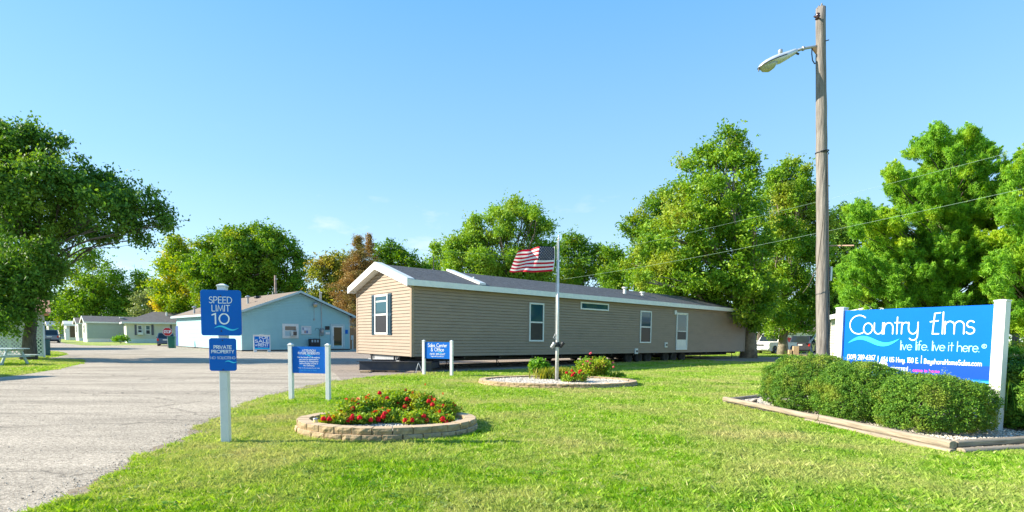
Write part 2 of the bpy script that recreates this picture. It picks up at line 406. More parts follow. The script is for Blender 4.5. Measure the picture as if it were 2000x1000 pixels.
# ------------------------------------------------------------ stroke lettering
def A(cx, cy, rx, ry, a0, a1): return ('a', cx, cy, rx, ry, a0, a1)
r_ = 0.29
_b = A(r_, r_, r_, r_, 0, 360)
GL = {
 'A': (.80, [[(0,0),(.4,1),(.8,0)], [(.14,.34),(.66,.34)]]),
 'B': (.56, [[(0,.52),(.25,.52),A(.25,.76,.22,.24,-90,90),(0,1),(0,0),(.27,0),A(.27,.26,.27,.26,-90,90),(.2,.52)]]),
 'C': (.86, [[A(.5,.5,.5,.5,48,312)]]),
 'D': (.72, [[(0,0),(0,1),(.2,1),A(.22,.5,.48,.5,90,-90),(0,0)]]),
 'E': (.50, [[(.5,1),(0,1),(0,0),(.5,0)], [(0,.52),(.45,.52)]]),
 'F': (.48, [[(.48,1),(0,1),(0,0)], [(0,.52),(.42,.52)]]),
 'G': (.95, [[A(.5,.5,.5,.5,48,360),(.55,.5)]]),
 'H': (.64, [[(0,0),(0,1)], [(.64,0),(.64,1)], [(0,.52),(.64,.52)]]),
 'I': (.02, [[(0,0),(0,1)]]),
 'L': (.44, [[(0,1),(0,0),(.44,0)]]),
 'M': (.86, [[(0,0),(.13,1),(.43,.1),(.73,1),(.86,0)]]),
 'N': (.70, [[(0,0),(0,1),(.7,0),(.7,1)]]),
 'O': (1.0, [[A(.5,.5,.5,.5,90,450)]]),
 'P': (.52, [[(0,0),(0,1),(.24,1),A(.26,.73,.26,.27,90,-90),(0,.46)]]),
 'R': (.54, [[(0,0),(0,1),(.24,1),A(.26,.73,.26,.27,90,-90),(.02,.46)], [(.2,.46),(.54,0)]]),
 'S': (.50, [[A(.25,.76,.23,.24,35,270),A(.24,.26,.26,.26,90,-150)]]),
 'T': (.56, [[(0,1),(.56,1)], [(.28,1),(.28,0)]]),
 'U': (.60, [[(0,1),(0,.3),A(.3,.3,.3,.3,180,360),(.6,1)]]),
 'V': (.72, [[(0,1),(.36,0),(.72,1)]]),
 'Y': (.62, [[(0,1),(.31,.5),(.62,1)], [(.31,.5),(.31,0)]]),
 '0': (.60, [[A(.3,.5,.3,.5,90,450)]]),
 '1': (.22, [[(0,.88),(.2,1),(.2,0)]]),
 '2': (.54, [[A(.27,.73,.25,.27,165,-38),(0,0),(.54,0)]]),
 '3': (.52, [[A(.24,.76,.22,.24,150,-90),A(.24,.26,.27,.26,90,-150)]]),
 '4': (.60, [[(.45,0),(.45,1),(0,.26),(.6,.26)]]),
 '5': (.52, [[(.48,1),(.13,1),(.06,.55),A(.22,.31,.29,.31,120,-150)]]),
 '6': (.56, [[(.38,1),(.05,.44)], [A(.28,.29,.28,.29,0,360)]]),
 '7': (.52, [[(0,1),(.52,1),(.16,0)]]),
 '8': (.54, [[A(.27,.77,.22,.23,-90,270),A(.27,.27,.27,.27,90,-270)]]),
 '9': (.56, [[(.18,0),(.51,.56)], [A(.28,.71,.28,.29,0,360)]]),
 'a': (.60, [[_b], [(.58,.58),(.58,0)]]),
 'b': (.60, [[_b], [(0,1.02),(0,0)]]),
 'c': (.50, [[A(r_,r_,r_,r_,50,310)]]),
 'd': (.60, [[_b], [(.58,1.02),(.58,0)]]),
 'e': (.60, [[(.0,.3),(.58,.3),A(r_,r_,r_,r_,2,318)]]),
 'f': (.30, [[(.34,.98),A(.24,.86,.12,.14,90,180),(.12,0)], [(0,.58),(.3,.58)]]),
 'g': (.60, [[_b], [(.58,.58),(.58,-.1),A(.3,-.1,.28,.22,0,-150)]]),
 'h': (.54, [[(0,1.02),(0,0)], [(0,.32),A(.27,.32,.26,.26,180,0),(.53,0)]]),
 'i': (.02, [[(0,.58),(0,0)], [(0,.82),(0,.84)]]),
 'l': (.02, [[(0,1.02),(0,0)]]),
 'm': (.86, [[(0,.58),(0,0)], [(0,.36),A(.215,.36,.215,.22,180,0),(.43,0)], [(.43,.36),A(.645,.36,.215,.22,180,0),(.86,0)]]),
 'n': (.54, [[(0,.58),(0,0)], [(0,.32),A(.27,.32,.26,.26,180,0),(.53,0)]]),
 'o': (.60, [[_b]]),
 'p': (.60, [[_b], [(0,.58),(0,-.34)]]),
 'r': (.30, [[(0,.58),(0,0)], [(0,.34),A(.22,.36,.22,.22,180,65)]]),
 's': (.38, [[A(.19,.44,.16,.145,35,270),A(.18,.15,.18,.15,90,-150)]]),
 't': (.34, [[(.15,.86),(.15,0)], [(0,.58),(.32,.58)]]),
 'u': (.54, [[(0,.58),(0,.26),A(.265,.26,.265,.26,180,360),(.53,.58)], [(.53,.58),(.53,0)]]),
 'v': (.50, [[(0,.58),(.25,0),(.5,.58)]]),
 'w': (.76, [[(0,.58),(.19,0),(.38,.55),(.57,0),(.76,.58)]]),
 'x': (.48, [[(0,.58),(.48,0)], [(.48,.58),(0,0)]]),
 'y': (.54, [[(0,.58),(0,.3),A(.265,.3,.265,.3,180,360)], [(.53,.58),(.53,-.08),A(.28,-.08,.25,.24,0,-140)]]),
 '.': (.02, [[(0,0),(0,.02)]]), ',': (.05, [[(.04,.04),(0,-.12)]]), '-': (.28, [[(0,.34),(.28,.34)]]),
 '(': (.18, [[A(.42,.42,.42,.68,118,242)]]), ')': (.18, [[A(-.24,.42,.42,.68,62,-62)]]), '|': (.02, [[(0,1.05),(0,-.2)]]),
 '&': (.72, [[(.68,0),(.2,.68),A(.32,.82,.17,.18,200,-20),(.12,.42),A(.25,.23,.25,.23,120,300),(.66,.42)]]),
}
def flat(stroke):
    out = []
    for p in stroke:
        if p[0] == 'a':
            _, cx, cy, rx, ry, a0, a1 = p
            n = max(3, int(abs(a1-a0)/14))
            for i in range(n+1):
                a = R(a0+(a1-a0)*i/n); q = (cx+rx*math.cos(a), cy+ry*math.sin(a))
                if not out or abs(q[0]-out[-1][0])+abs(q[1]-out[-1][1]) > 1e-4: out.append(q)
        else:
            if not out or abs(p[0]-out[-1][0])+abs(p[1]-out[-1][1]) > 1e-4: out.append(p)
    return out
_z = [0]
def ribbon(mb, pts, w, y, mi=0, taper=False, caps=True):
    """flat stroke of width w through (x, z) points lying at depth y (towards -y is outwards)"""
    n = len(pts)
    if n < 2: return
    P = [Vector((p[0], p[1])) for p in pts]
    L = []; Rr = []
    for i in range(n):
        a = P[i]-P[max(i-1, 0)]; b = P[min(i+1, n-1)]-P[i]
        if a.length < 1e-9: a = b
        if b.length < 1e-9: b = a
        a = a.normalized(); b = b.normalized()
        t = a+b
        t = t.normalized() if t.length > 0.2 else a
        nn = Vector((-t.y, t.x))
        k = 1/max(0.45, nn.dot(Vector((-a.y, a.x))))
        ww = w/2*k
        if taper: ww = w/2*max(0.04, max(0.0, math.sin(PI*i/(n-1)))**0.8)
        L.append(P[i]+nn*ww); Rr.append(P[i]-nn*ww)
    _z[0] = (_z[0]+1) % 7
    yy = y-0.0004*_z[0]
    vs = [(q.x, yy, q.y) for q in L]+[(q.x, yy, q.y) for q in Rr]
    mb.add(vs, [(i, n+i, n+i+1, i+1) for i in range(n-1)], mi)
    if caps and not taper:
        for c, d in ((P[0], P[0]-P[1]), (P[-1], P[-1]-P[-2])):
            d = d.normalized(); a0 = math.atan2(d.y, d.x)-PI/2
            vs = [(c.x+w/2*math.cos(a0+PI*k/6), yy, c.y+w/2*math.sin(a0+PI*k/6)) for k in range(7)]
            mb.add(vs, [list(range(7))[::-1]], mi)
def text_w(s, size, track, xs=1.0):
    w = 0
    for ch in s:
        w += (GL[ch][0]*xs if ch in GL else .34*xs)*size + track*size
    return w-track*size
def text(mb, s, x, z, size, w=0.12, y=0.0, align='c', track=0.2, mi=0, xs=1.0, fit=None):
    """x is the centre (or left edge), z the baseline, w the pen width relative to the size"""
    mb.marks.append(len(mb.f))
    tw = text_w(s, size, track, xs)
    if fit:
        xs = xs*fit/tw; track = track*fit/tw; tw2 = text_w(s, size, track, xs)
        tw = tw2
    cx = x-tw/2 if align == 'c' else x
    for ch in s:
        if ch in GL:
            gw, st = GL[ch]
            for k in st:
                ribbon(mb, [(cx+px*xs*size, z+pz*size) for px, pz in flat(k)], w*size, y, mi)
            cx += gw*xs*size+track*size
        else:
            cx += (.34*xs+track)*size
def wave(mb, x0, x1, z0, z1, w, y, mi=0, n=26):
    """one swelling brush wave from (x0,z0) up, down and up again to (x1,z1)"""
    pts = []
    amp = (x1-x0)*0.085
    for i in range(n+1):
        t = i/n
        pts.append((x0+(x1-x0)*t, z0+(z1-z0)*t+amp*math.sin(2*PI*t)))
    ribbon(mb, pts, w, y, mi, taper=True)
# ------------------------------------------------------------ ground sheets
rng = np.random.default_rng(7)
random.seed(7)
M['soil'] = mat('lawn_soil', (0.20, 0.30, 0.03), (0.34, 0.34, 0.10), 0.6, rough=0.95, bump=0.02, bscale=14, world=True, lo=0.4, hi=0.65)
def asphalt(name, c1, c2, speck, streak):
    m = bpy.data.materials.new(name); m.use_nodes = True
    nt = m.node_tree; p = nt.nodes['Principled BSDF']; p.inputs['Roughness'].default_value = 0.93
    p.inputs['Specular IOR Level'].default_value = 0.2
    g = nd(nt, 'ShaderNodeNewGeometry'); src = g.outputs['Position']
    # broad worn streaks running with the traffic
    mpn = nd(nt, 'ShaderNodeMapping'); mpn.inputs['Rotation'].default_value = (0, 0, R(-28)); mpn.inputs['Scale'].default_value = (0.22, 1.0, 1.0)
    nt.links.new(src, mpn.inputs['Vector'])
    n1 = nd(nt, 'ShaderNodeTexNoise', Scale=0.9, Detail=9.0, Roughness=0.68); nt.links.new(mpn.outputs[0], n1.inputs['Vector'])
    r1 = nd(nt, 'ShaderNodeMapRange'); r1.inputs['From Min'].default_value = 0.42; r1.inputs['From Max'].default_value = 0.62; nt.links.new(n1.outputs['Fac'], r1.inputs['Value'])
    mx = nd(nt, 'ShaderNodeMix', data_type='RGBA'); mx.inputs['A'].default_value = (*c1, 1); mx.inputs['B'].default_value = (*c2, 1)
    nt.links.new(r1.outputs[0], mx.inputs['Factor'])
    # exposed aggregate
    v = nd(nt, 'ShaderNodeTexVoronoi', Scale=75.0); nt.links.new(src, v.inputs['Vector'])
    hv = nd(nt, 'ShaderNodeSeparateColor'); nt.links.new(v.outputs['Color'], hv.inputs[0])
    r2 = nd(nt, 'ShaderNodeMapRange'); r2.inputs['From Min'].default_value = 0.0; r2.inputs['From Max'].default_value = 1.0
    r2.inputs['To Min'].default_value = 1.0-speck; r2.inputs['To Max'].default_value = 1.0+speck*0.75
    nt.links.new(hv.outputs[0], r2.inputs['Value'])
    n3 = nd(nt, 'ShaderNodeTexNoise', Scale=22.0, Detail=5.0, Roughness=0.75); nt.links.new(src, n3.inputs['Vector'])
    r3 = nd(nt, 'ShaderNodeMapRange'); r3.inputs['From Min'].default_value = 0.3; r3.inputs['From Max'].default_value = 0.7
    r3.inputs['To Min'].default_value = 1.0-streak; r3.inputs['To Max'].default_value = 1.0+streak*0.6
    nt.links.new(n3.outputs['Fac'], r3.inputs['Value'])
    mu = nd(nt, 'ShaderNodeMath', operation='MULTIPLY'); nt.links.new(r2.outputs[0], mu.inputs[0]); nt.links.new(r3.outputs[0], mu.inputs[1])
    vm = nd(nt, 'ShaderNodeVectorMath', operation='SCALE'); nt.links.new(mx.outputs['Result'], vm.inputs[0]); nt.links.new(mu.outputs[0], vm.inputs['Scale'])
    # thin wandering cracks
    mp2 = nd(nt, 'ShaderNodeMapping'); mp2.inputs['Rotation'].default_value = (0, 0, R(-30)); mp2.inputs['Scale'].default_value = (0.13, 0.5, 1)
    nz = nd(nt, 'ShaderNodeTexNoise', Scale=1.1, Detail=4.0); nt.links.new(src, nz.inputs['Vector'])
    ad = nd(nt, 'ShaderNodeMix', data_type='RGBA', blend_type='ADD'); ad.inputs['Factor'].default_value = 0.9
    nt.links.new(src, ad.inputs['A']); nt.links.new(nz.outputs['Color'], ad.inputs['B']); nt.links.new(ad.outputs['Result'], mp2.inputs['Vector'])
    vc = nd(nt, 'ShaderNodeTexVoronoi', Scale=1.0, feature='DISTANCE_TO_EDGE'); nt.links.new(mp2.outputs[0], vc.inputs['Vector'])
    rc = nd(nt, 'ShaderNodeMapRange'); rc.inputs['From Min'].default_value = 0.0; rc.inputs['From Max'].default_value = 0.012
    rc.inputs['To Min'].default_value = 0.55; rc.inputs['To Max'].default_value = 1.0; nt.links.new(vc.outputs['Distance'], rc.inputs['Value'])
    v3 = nd(nt, 'ShaderNodeVectorMath', operation='SCALE'); nt.links.new(vm.outputs[0], v3.inputs[0]); nt.links.new(rc.outputs[0], v3.inputs['Scale'])
    nt.links.new(v3.outputs[0], p.inputs['Base Color'])
    b = nd(nt, 'ShaderNodeBump', Strength=0.8, Distance=0.006); nt.links.new(v.outputs['Distance'], b.inputs['Height']); nt.links.new(b.outputs[0], p.inputs['Normal'])
    return m
M['asphalt'] = asphalt('worn_asphalt', (0.49, 0.415, 0.32), (0.33, 0.28, 0.215), 0.5, 0.28)
M['asphalt_new'] = asphalt('grey_asphalt_patch', (0.36, 0.29, 0.23), (0.285, 0.23, 0.18), 0.36, 0.18)
M['dirt'] = mat('dirt_drive', (0.30, 0.25, 0.19), (0.22, 0.18, 0.14), 2, rough=0.95, world=True)

def jitter_poly(P, step, amp, seed=0):
    r = random.Random(seed); out = []
    n = len(P)
    for i in range(n):
        a = P[i]; b = P[(i+1) % n]; L = (b-a).length; k = max(1, min(60, int(L/step)))
        nrm = Vector((-(b-a).y, (b-a).x, 0)).normalized()
        for j in range(k):
            out.append(a.lerp(b, j/k)+nrm*(r.uniform(-amp, amp) if 0 < j else 0))
    return out
def smooth_px(pts, k=4):
    """catmull-rom through picture measurements"""
    out = []
    n = len(pts)
    for i in range(n-1):
        p0 = pts[max(i-1, 0)]; p1 = pts[i]; p2 = pts[i+1]; p3 = pts[min(i+2, n-1)]
        for j in range(k):
            t = j/k
            out.append(tuple(0.5*((2*p1[c])+(-p0[c]+p2[c])*t+(2*p0[c]-5*p1[c]+4*p2[c]-p3[c])*t*t+(-p0[c]+3*p1[c]-3*p2[c]+p3[c])*t**3) for c in (0, 1)))
    out.append(pts[-1])
    return out
def sheet(name, pts, z, m, kind='structure'):
    mb = MB(); mb.add([(p.x, p.y, z) for p in pts], [list(range(len(pts)))])
    # ngon may be concave: triangulate with bmesh
    import bmesh
    o = mb.build(name, m)
    bm = bmesh.new(); bm.from_mesh(o.data); bmesh.ops.triangulate(bm, faces=bm.faces[:])
    for f in bm.faces:
        if f.normal.z < 0: f.normal_flip()
    bm.to_mesh(o.data); bm.free()
    o['kind'] = kind
    return o

mb = MB()
gx = [-900, -300, -120, -60, -30, -10, 10, 30, 60, 120, 300, 900]; gy = [-120, -30, -5, 5, 20, 40, 80, 160, 400, 1500]
vs = [(x, y, 0) for y in gy for x in gx]
mb.add(vs, [(j*len(gx)+i, j*len(gx)+i+1, (j+1)*len(gx)+i+1, (j+1)*len(gx)+i) for j in range(len(gy)-1) for i in range(len(gx)-1)])
struct(mb.build('ground', M['soil']), 'grassy ground under the whole site')

lawn_edge_px = smooth_px([(60, 1030), (90, 1000), (140, 968), (205, 940), (262, 905), (330, 874), (392, 843), (450, 805), (520, 777), (592, 758), (668, 744), (735, 736), (800, 731), (860, 727), (940, 724.5), (1040, 720), (1140, 714), (1215, 708)], 3)
lawn_edge = [G(x, y) for x, y in lawn_edge_px]
pad_far = [G(1262, 701), G(1200, 695), G(1160, 688)]
asph = [Vector((-3.2, -6, 0)), Vector((-3.2, 2.9, 0))]+lawn_edge+pad_far+[G(1050, 679), Vector((12, 120, 0)), Vector((-40, 120, 0)), G(330, 673.2)]
# strip of grass before the homes at the far left is left out of the asphalt
asph += [G(250, 674.5), G(200, 675), G(160, 674.5), G(128, 671), G(117, 667), G(104, 662), Vector((-105, 112, 0)), Vector((-110, 108, 0)), G(80, 664.5), G(84, 672), G(60, 679), G(-200, 684),
         G(-260, 690), G(-100, 694), G(60, 697), G(84, 686), G(110, 686.5), G(135, 692), G(112, 697), G(86, 700.5), G(120, 701.5), G(160, 702), G(168, 706), G(150, 713), G(110, 722), G(60, 730), G(20, 735), G(-40, 741), G(-200, 765), Vector((-40, 14, 0)), Vector((-60, -6, 0))]
asph = jitter_poly(asph, 0.35, 0.035, 3)
asph_o = sheet('parking_asphalt', asph, 0.006, M['asphalt']); asph_o['label'] = 'pale worn asphalt of the drive and car park'
patch = [G(668, 743.5), G(655, 731), G(645, 722), G(612, 711), G(560, 706), G(566, 697), G(640, 690), Vector((-14, 55, 0)), Vector((-3, 60, 0)), G(930, 690), G(1060, 700), G(1125, 702), G(1110, 715.5), G(1040, 719.5), G(940, 724), G(860, 726.5), G(800, 730.3), G(735, 735.3)]
po = sheet('asphalt_patch', jitter_poly(patch, 1.0, 0.02, 5), 0.011, M['asphalt_new']); po['label'] = 'darker asphalt patch beside the lawn'
dr = [G(1400, 706), G(1300, 697), G(1480, 697), G(1640, 699), G(1800, 694), G(2300, 705), G(2300, 715), G(1700, 712), G(1500, 708)]
d_o = sheet('dirt_drive', jitter_poly(dr, 1.5, 0.15, 9), 0.009, M['dirt']); d_o['label'] = 'bare dirt drive under the trees'
rd = [G(1520, 690.5), G(1600, 686), G(2600, 700), G(2600, 708), G(1900, 697), G(1540, 694)]
r_o = sheet('side_road', rd, 0.014, M['asphalt_new']); r_o['label'] = 'narrow road passing behind the large sign'

# oval beds
BED1 = (Vector((-1.83, 7.82, 0)), 1.36, 0.98)
BED2 = (Vector((1.36, 15.75, 0)), 2.36, 1.62)
T1, T2, T3, T4 = G(1415, 788), G(1861, 886), G(2130, 868), G(1500, 777)
sdir = (G(1955, 845)-Vector((6.36, 10.3, 0)))
bed3 = [T1, T2, T3, T3+Vector((1.6, 3.2, 0)), Vector((6.7, 13.0, 0)), T4]

# ------------------------------------------------------------ grass blades
def pip(px, py, poly):
    inside = np.zeros(px.shape, bool)
    n = len(poly)
    for i in range(n):
        x1, y1 = poly[i][0], poly[i][1]; x2, y2 = poly[(i+1) % n][0], poly[(i+1) % n][1]
        if y1 == y2: continue
        c = ((y1 > py) != (y2 > py)) & (px < (x2-x1)*(py-y1)/(y2-y1)+x1)
        inside ^= c
    return inside
class VN:
    """smooth value noise for scattering"""
    def __init__(s, seed): s.t = np.random.default_rng(seed).random((256, 256))
    def __call__(s, x, y, sc):
        x = x*sc+1000; y = y*sc+1000
        i = np.floor(x).astype(int); j = np.floor(y).astype(int); u = x-i; v = y-j
        u = u*u*(3-2*u); v = v*v*(3-2*v); t = s.t
        a = t[i % 256, j % 256]; b = t[(i+1) % 256, j % 256]; c = t[i % 256, (j+1) % 256]; d = t[(i+1) % 256, (j+1) % 256]
        return (a*(1-u)+b*u)*(1-v)+(c*(1-u)+d*u)*v
vn = VN(3)
def grass_blades(name, region, excl, ovals, D0, D1, K, xlim, seed, hscale=1.0, wmin=0.0027):
    r = np.random.default_rng(seed)
    n = int(K*(xlim[1]-xlim[0])*math.log(D1/D0))
    # density K/D^2 per m2 within X = slope*D
    D = D0*np.exp(r.random(n)*math.log(D1/D0))
    sl = xlim[0]+(xlim[1]-xlim[0])*r.random(n)
    X = sl*D
    ok = np.ones(n, bool)
    if region is not None:
        jx = X+(r.random(n)-.5)*0.08+(vn(X, D, 2.6)-.5)*.34+(vn(X+7, D, 9.0)-.5)*.16; jy = D+(r.random(n)-.5)*0.08+(vn(X+30, D, 2.2)-.5)*.34
        ok &= ~pip(jx, jy, region)
    for e in excl: ok &= ~pip(X, D, e)
    for c, a, b in ovals: ok &= ((X-c.x)/a)**2+((D-c.y)/b)**2 > 1.0
    cl = vn(X, D, 7.0)*.5+vn(X, D, 2.3)*.5
    ok &= r.random(n) < 0.45+0.75*cl
    X, D, cl = X[ok], D[ok], cl[ok]; n = len(X)
    big = vn(X, D, 0.55)*.6+vn(X+40, D, 1.7)*.4
    h = (0.018+0.030*cl+0.016*r.random(n))*hscale*(0.75+0.5*big)
    h = np.where(r.random(n) < 0.02, h*1.7, h)
    w = np.maximum(wmin, D*0.00075)*(0.7+0.6*r.random(n))
    h = h*np.minimum(1.5, 1+D*0.012)
    az = r.random(n)*2*np.pi; lean = 0.25+0.75*r.random(n)
    ca, sa = np.cos(az), np.sin(az)
    ta = r.random(n)*2*np.pi
    V = np.zeros((n, 4, 3))
    V[:, 0] = np.stack([X-ca*w/2, D-sa*w/2, np.zeros(n)], 1)
    V[:, 1] = np.stack([X+ca*w/2, D+sa*w/2, np.zeros(n)], 1)
    mx, my = X+np.cos(ta)*lean*h*.25, D+np.sin(ta)*lean*h*.25
    tx, ty = X+np.cos(ta)*lean*h*.9, D+np.sin(ta)*lean*h*.9
    V[:, 2] = np.stack([mx+ca*w*.4, my+sa*w*.4, h*.6], 1)
    V[:, 3] = np.stack([tx, ty, h], 1)
    cl2 = vn(X+9, D, 11.0); tint = np.clip(0.02+0.45*r.random(n)+0.55*cl2+0.35*(0.5-big), 0, 1)
    tint = np.where(r.random(n) < 0.035, 1.0, tint)
    return name, V, tint
M['grass'] = leaf_mat('grass_blade', [(0.045, 0.17, 0.008), (0.16, 0.36, 0.014), (0.33, 0.50, 0.045), (0.60, 0.58, 0.26)], trans=0.35, rough=0.6, nscale=0.42, patch=(0.47, 0.46, 0.17), plo=0.43, phi=0.66)
asph2 = [(p.x, p.y) for p in asph]
b3 = [(p.x, p.y) for p in bed3]
drp = [(p.x, p.y) for p in dr]; rdp = [(p.x, p.y) for p in rd]
nm, V, tn = grass_blades('grass', asph2, [b3, drp, rdp], [BED1, BED2], 3.3, 60.0, 230000*GRASS_K, (-1.02, 1.02), 11)
go = fastmesh('lawn_grass', V, 4, M['grass'], tint=tn)
tag(go, 'short green mown lawn with paler dry patches', 'grass', kind='stuff')
del V
# broad-leaved weeds dotted through the lawn
wr = np.random.default_rng(5)
quads = []; wt = []
for k in range(150):
    px_, py_ = wr.uniform(150, 1900), 1000-235*wr.random()**1.6
    g = G(px_, py_)
    if pip(np.array([g.x]), np.array([g.y]), asph2)[0] or pip(np.array([g.x]), np.array([g.y]), b3)[0]: continue
    if any(((g.x-c.x)/a)**2+((g.y-c.y)/b)**2 < 1.1 for c, a, b in (BED1, BED2)): continue
    rad = wr.uniform(0.04, 0.11)
    for q in range(int(10+rad*160)):
        a = wr.uniform(0, 2*PI); d = rad*wr.random()**.5; s = wr.uniform(0.010, 0.02)
        c = np.array([g.x+d*math.cos(a), g.y+d*math.sin(a), 0.025+0.03*wr.random()])
        t1 = np.array([math.cos(a), math.sin(a), wr.uniform(-.3, .5)])*s; t2 = np.array([-math.sin(a), math.cos(a), wr.uniform(-.4, .4)])*s*.7
        quads.append([c-t1, c-t2, c+t1, c+t2]); wt.append(wr.random()*.5)
wo = fastmesh('lawn_weeds', np.array(quads), 4, M['grass'], tint=np.array(wt))
tag(wo, 'patches of low broad-leaved clover in the mown lawn', 'clover', kind='stuff')

# ------------------------------------------------------------ pale stones in the beds
M['stone_white'] = leaf_mat('white_landscape_stone', [(0.36, 0.31, 0.24), (0.56, 0.50, 0.41), (0.70, 0.65, 0.56), (0.60, 0.50, 0.39)], trans=0.0, rough=0.8)
M['stone_bed'] = mat('stone_bed_base', (0.52, 0.48, 0.41), (0.36, 0.32, 0.26), 30, rough=0.95, world=True)
def stones(name, label, pts_xy, size, z, seed):
    r = np.random.default_rng(seed); n = len(pts_xy)
    base = np.array([[1,0,0],[0,1,0],[-1,0,0],[0,-1,0],[0,0,1],[0,0,-1]], float)
    tris = [(0,1,4),(1,2,4),(2,3,4),(3,0,4),(1,0,5),(2,1,5),(3,2,5),(0,3,5)]
    out = np.zeros((n, 8, 3, 3))
    jit = base[None]*(0.7+0.6*r.random((n, 6, 3)))+(r.random((n, 6, 3))-.5)*.35
    a = r.random(n)*2*np.pi; ca, sa = np.cos(a), np.sin(a)
    s = size*(0.6+0.8*r.random(n))
    P = np.empty_like(jit)
    P[..., 0] = jit[..., 0]*ca[:, None]-jit[..., 1]*sa[:, None]; P[..., 1] = jit[..., 0]*sa[:, None]+jit[..., 1]*ca[:, None]; P[..., 2] = jit[..., 2]*.65
    P *= s[:, None, None]
    P[..., 0] += pts_xy[:, 0, None]; P[..., 1] += pts_xy[:, 1, None]; P[..., 2] += (z+r.random(n)*size*.8)[:, None]
    for k, t in enumerate(tris): out[:, k] = P[:, list(t)]
    o = fastmesh(name, out.reshape(-1, 3, 3), 3, M['stone_white'], tint=np.repeat(r.random(n), 8))
    tag(o, label, 'gravel', kind='stuff')
    return o
def oval_pts(c, a, b, n, seed):
    r = np.random.default_rng(seed); rr = np.sqrt(r.random(n)); t = r.random(n)*2*np.pi
    return np.stack([c.x+a*rr*np.cos(t), c.y+b*rr*np.sin(t)], 1)
def oval(c, a, b, n=48): return [Vector((c.x+a*math.cos(2*PI*i/n), c.y+b*math.sin(2*PI*i/n), 0)) for i in range(n)]
b1 = sheet('stone_bed', oval(BED1[0], 1.16, 0.78), 0.105, M['stone_bed']); b1['label'] = 'base of the near oval flower bed'
b2 = sheet('stone_bed', oval(BED2[0], 2.14, 1.40), 0.075, M['stone_bed']); b2['label'] = 'base of the far oval flower bed'
bb = sheet('stone_bed', bed3, 0.03, M['stone_bed']); bb['label'] = 'base of the hedge bed in front of the large sign'
stones('white_gravel', 'white gravel filling the near oval flower bed', oval_pts(BED1[0], 1.16, 0.78, 5200, 1), 0.014, 0.108, 1)
stones('white_gravel', 'white gravel filling the far oval bed round the flagpole', oval_pts(BED2[0], 2.14, 1.40, 9000, 2), 0.018, 0.08, 2)
rr = np.random.default_rng(4); q = np.stack([rr.uniform(4, 10, 42000), rr.uniform(6, 14, 42000)], 1)
q = q[pip(q[:, 0], q[:, 1], b3)]
stones('white_gravel', 'white gravel along the timber edging under the hedge', q, 0.014, 0.036, 3)
# scattered grit along the lawn edge of the drive
M['grit'] = leaf_mat('road_grit', [(0.08, 0.065, 0.05), (0.24, 0.20, 0.15), (0.45, 0.40, 0.32), (0.6, 0.56, 0.48)], trans=0.0, rough=0.9)
rr = np.random.default_rng(14); pts = []
for i in range(len(lawn_edge)-1):
    a_, b_ = lawn_edge[i], lawn_edge[i+1]; L_ = (b_-a_).length
    if a_.y > 16: break
    nx, ny = -(b_-a_).y/L_, (b_-a_).x/L_
    m = int(L_*260); t_ = rr.random(m); o_ = rr.exponential(.10, m)-.05
    pts.append(np.stack([a_.x+(b_.x-a_.x)*t_+nx*o_, a_.y+(b_.y-a_.y)*t_+ny*o_], 1))
q = rr.uniform(-1, 0, 900); qd = 3.4*np.exp(rr.random(900)*1.6); pts.append(np.stack([q*qd, qd], 1))
pts = np.concatenate(pts)
go_ = stones('road_grit', 'loose grit and crumbs along the ragged lawn edge of the drive', pts, 0.007, 0.009, 15)
go_.data.materials.clear(); go_.data.materials.append(M['grit'])
# ragged strip of bare soil where the asphalt breaks off under the grass
le = [p for p in lawn_edge if p.y < 15]; rs_ = random.Random(31); mbv = MB()
wv = [.02+.16*rs_.random()**2.2 for _ in le]
for i in range(len(le)-1):
    d_ = (le[i+1]-le[i]).normalized(); n_ = Vector((-d_.y, d_.x, 0))
    a0, b0 = le[i]+n_*wv[i], le[i+1]+n_*wv[i+1]; a1, b1 = le[i]-n_*.20, le[i+1]-n_*.20
    mbv.add([(a1.x, a1.y, .0145), (b1.x, b1.y, .0145), (b0.x, b0.y, .0145), (a0.x, a0.y, .0145)], [(0, 1, 2, 3)])
es = mbv.build('bare_soil_edge', mat('edge_soil', (0.17, 0.12, 0.07), (0.30, 0.24, 0.16), 9, rough=.95, world=True, bump=.01, bscale=40)); struct(es, 'ragged strip of bare soil between lawn and drive')
# ------------------------------------------------------------ siding with real laps
def siding(mb, x0, x1, zb, zt, y, out=-1, course=0.127, mi=0, lap=0.022, top=None, M=None):
    """lapped courses on the plane y, facing out (-1: towards -y); top(z)->(xa, xb) narrows the courses in a gable"""
    z = zb
    while z < zt-1e-4:
        z2 = min(z+course, zt)
        a0, b0 = (x0, x1) if top is None else top(z)
        a1, b1 = (x0, x1) if top is None else top(z2)
        if b0-a0 < .01: break
        if b1 < a1: a1 = b1 = (a1+b1)/2
        l = lap*out; gq = min(.018, (z2-z)*.3); zg = z2-gq; k = (zg-z)/(z2-z); ag, bg_ = a0+(a1-a0)*k, b0+(b1-b0)*k; d_ = -.024*out
        # sloping face, then the shadow groove under the next course, whose drip edge closes it
        mb.add([(a0, y+l, z), (b0, y+l, z), (bg_, y+l*.15, zg), (ag, y+l*.15, zg), (ag, y+d_, zg), (bg_, y+d_, zg), (b1, y+d_, z2), (a1, y+d_, z2)], [(0, 1, 2, 3), (3, 2, 5, 4), (4, 5, 6, 7)], mi, M)
        mb.add([(a0, y+d_, z), (b0, y+d_, z), (b0, y+l, z), (a0, y+l, z)], [(0, 1, 2, 3)], mi, M)
        z = z2
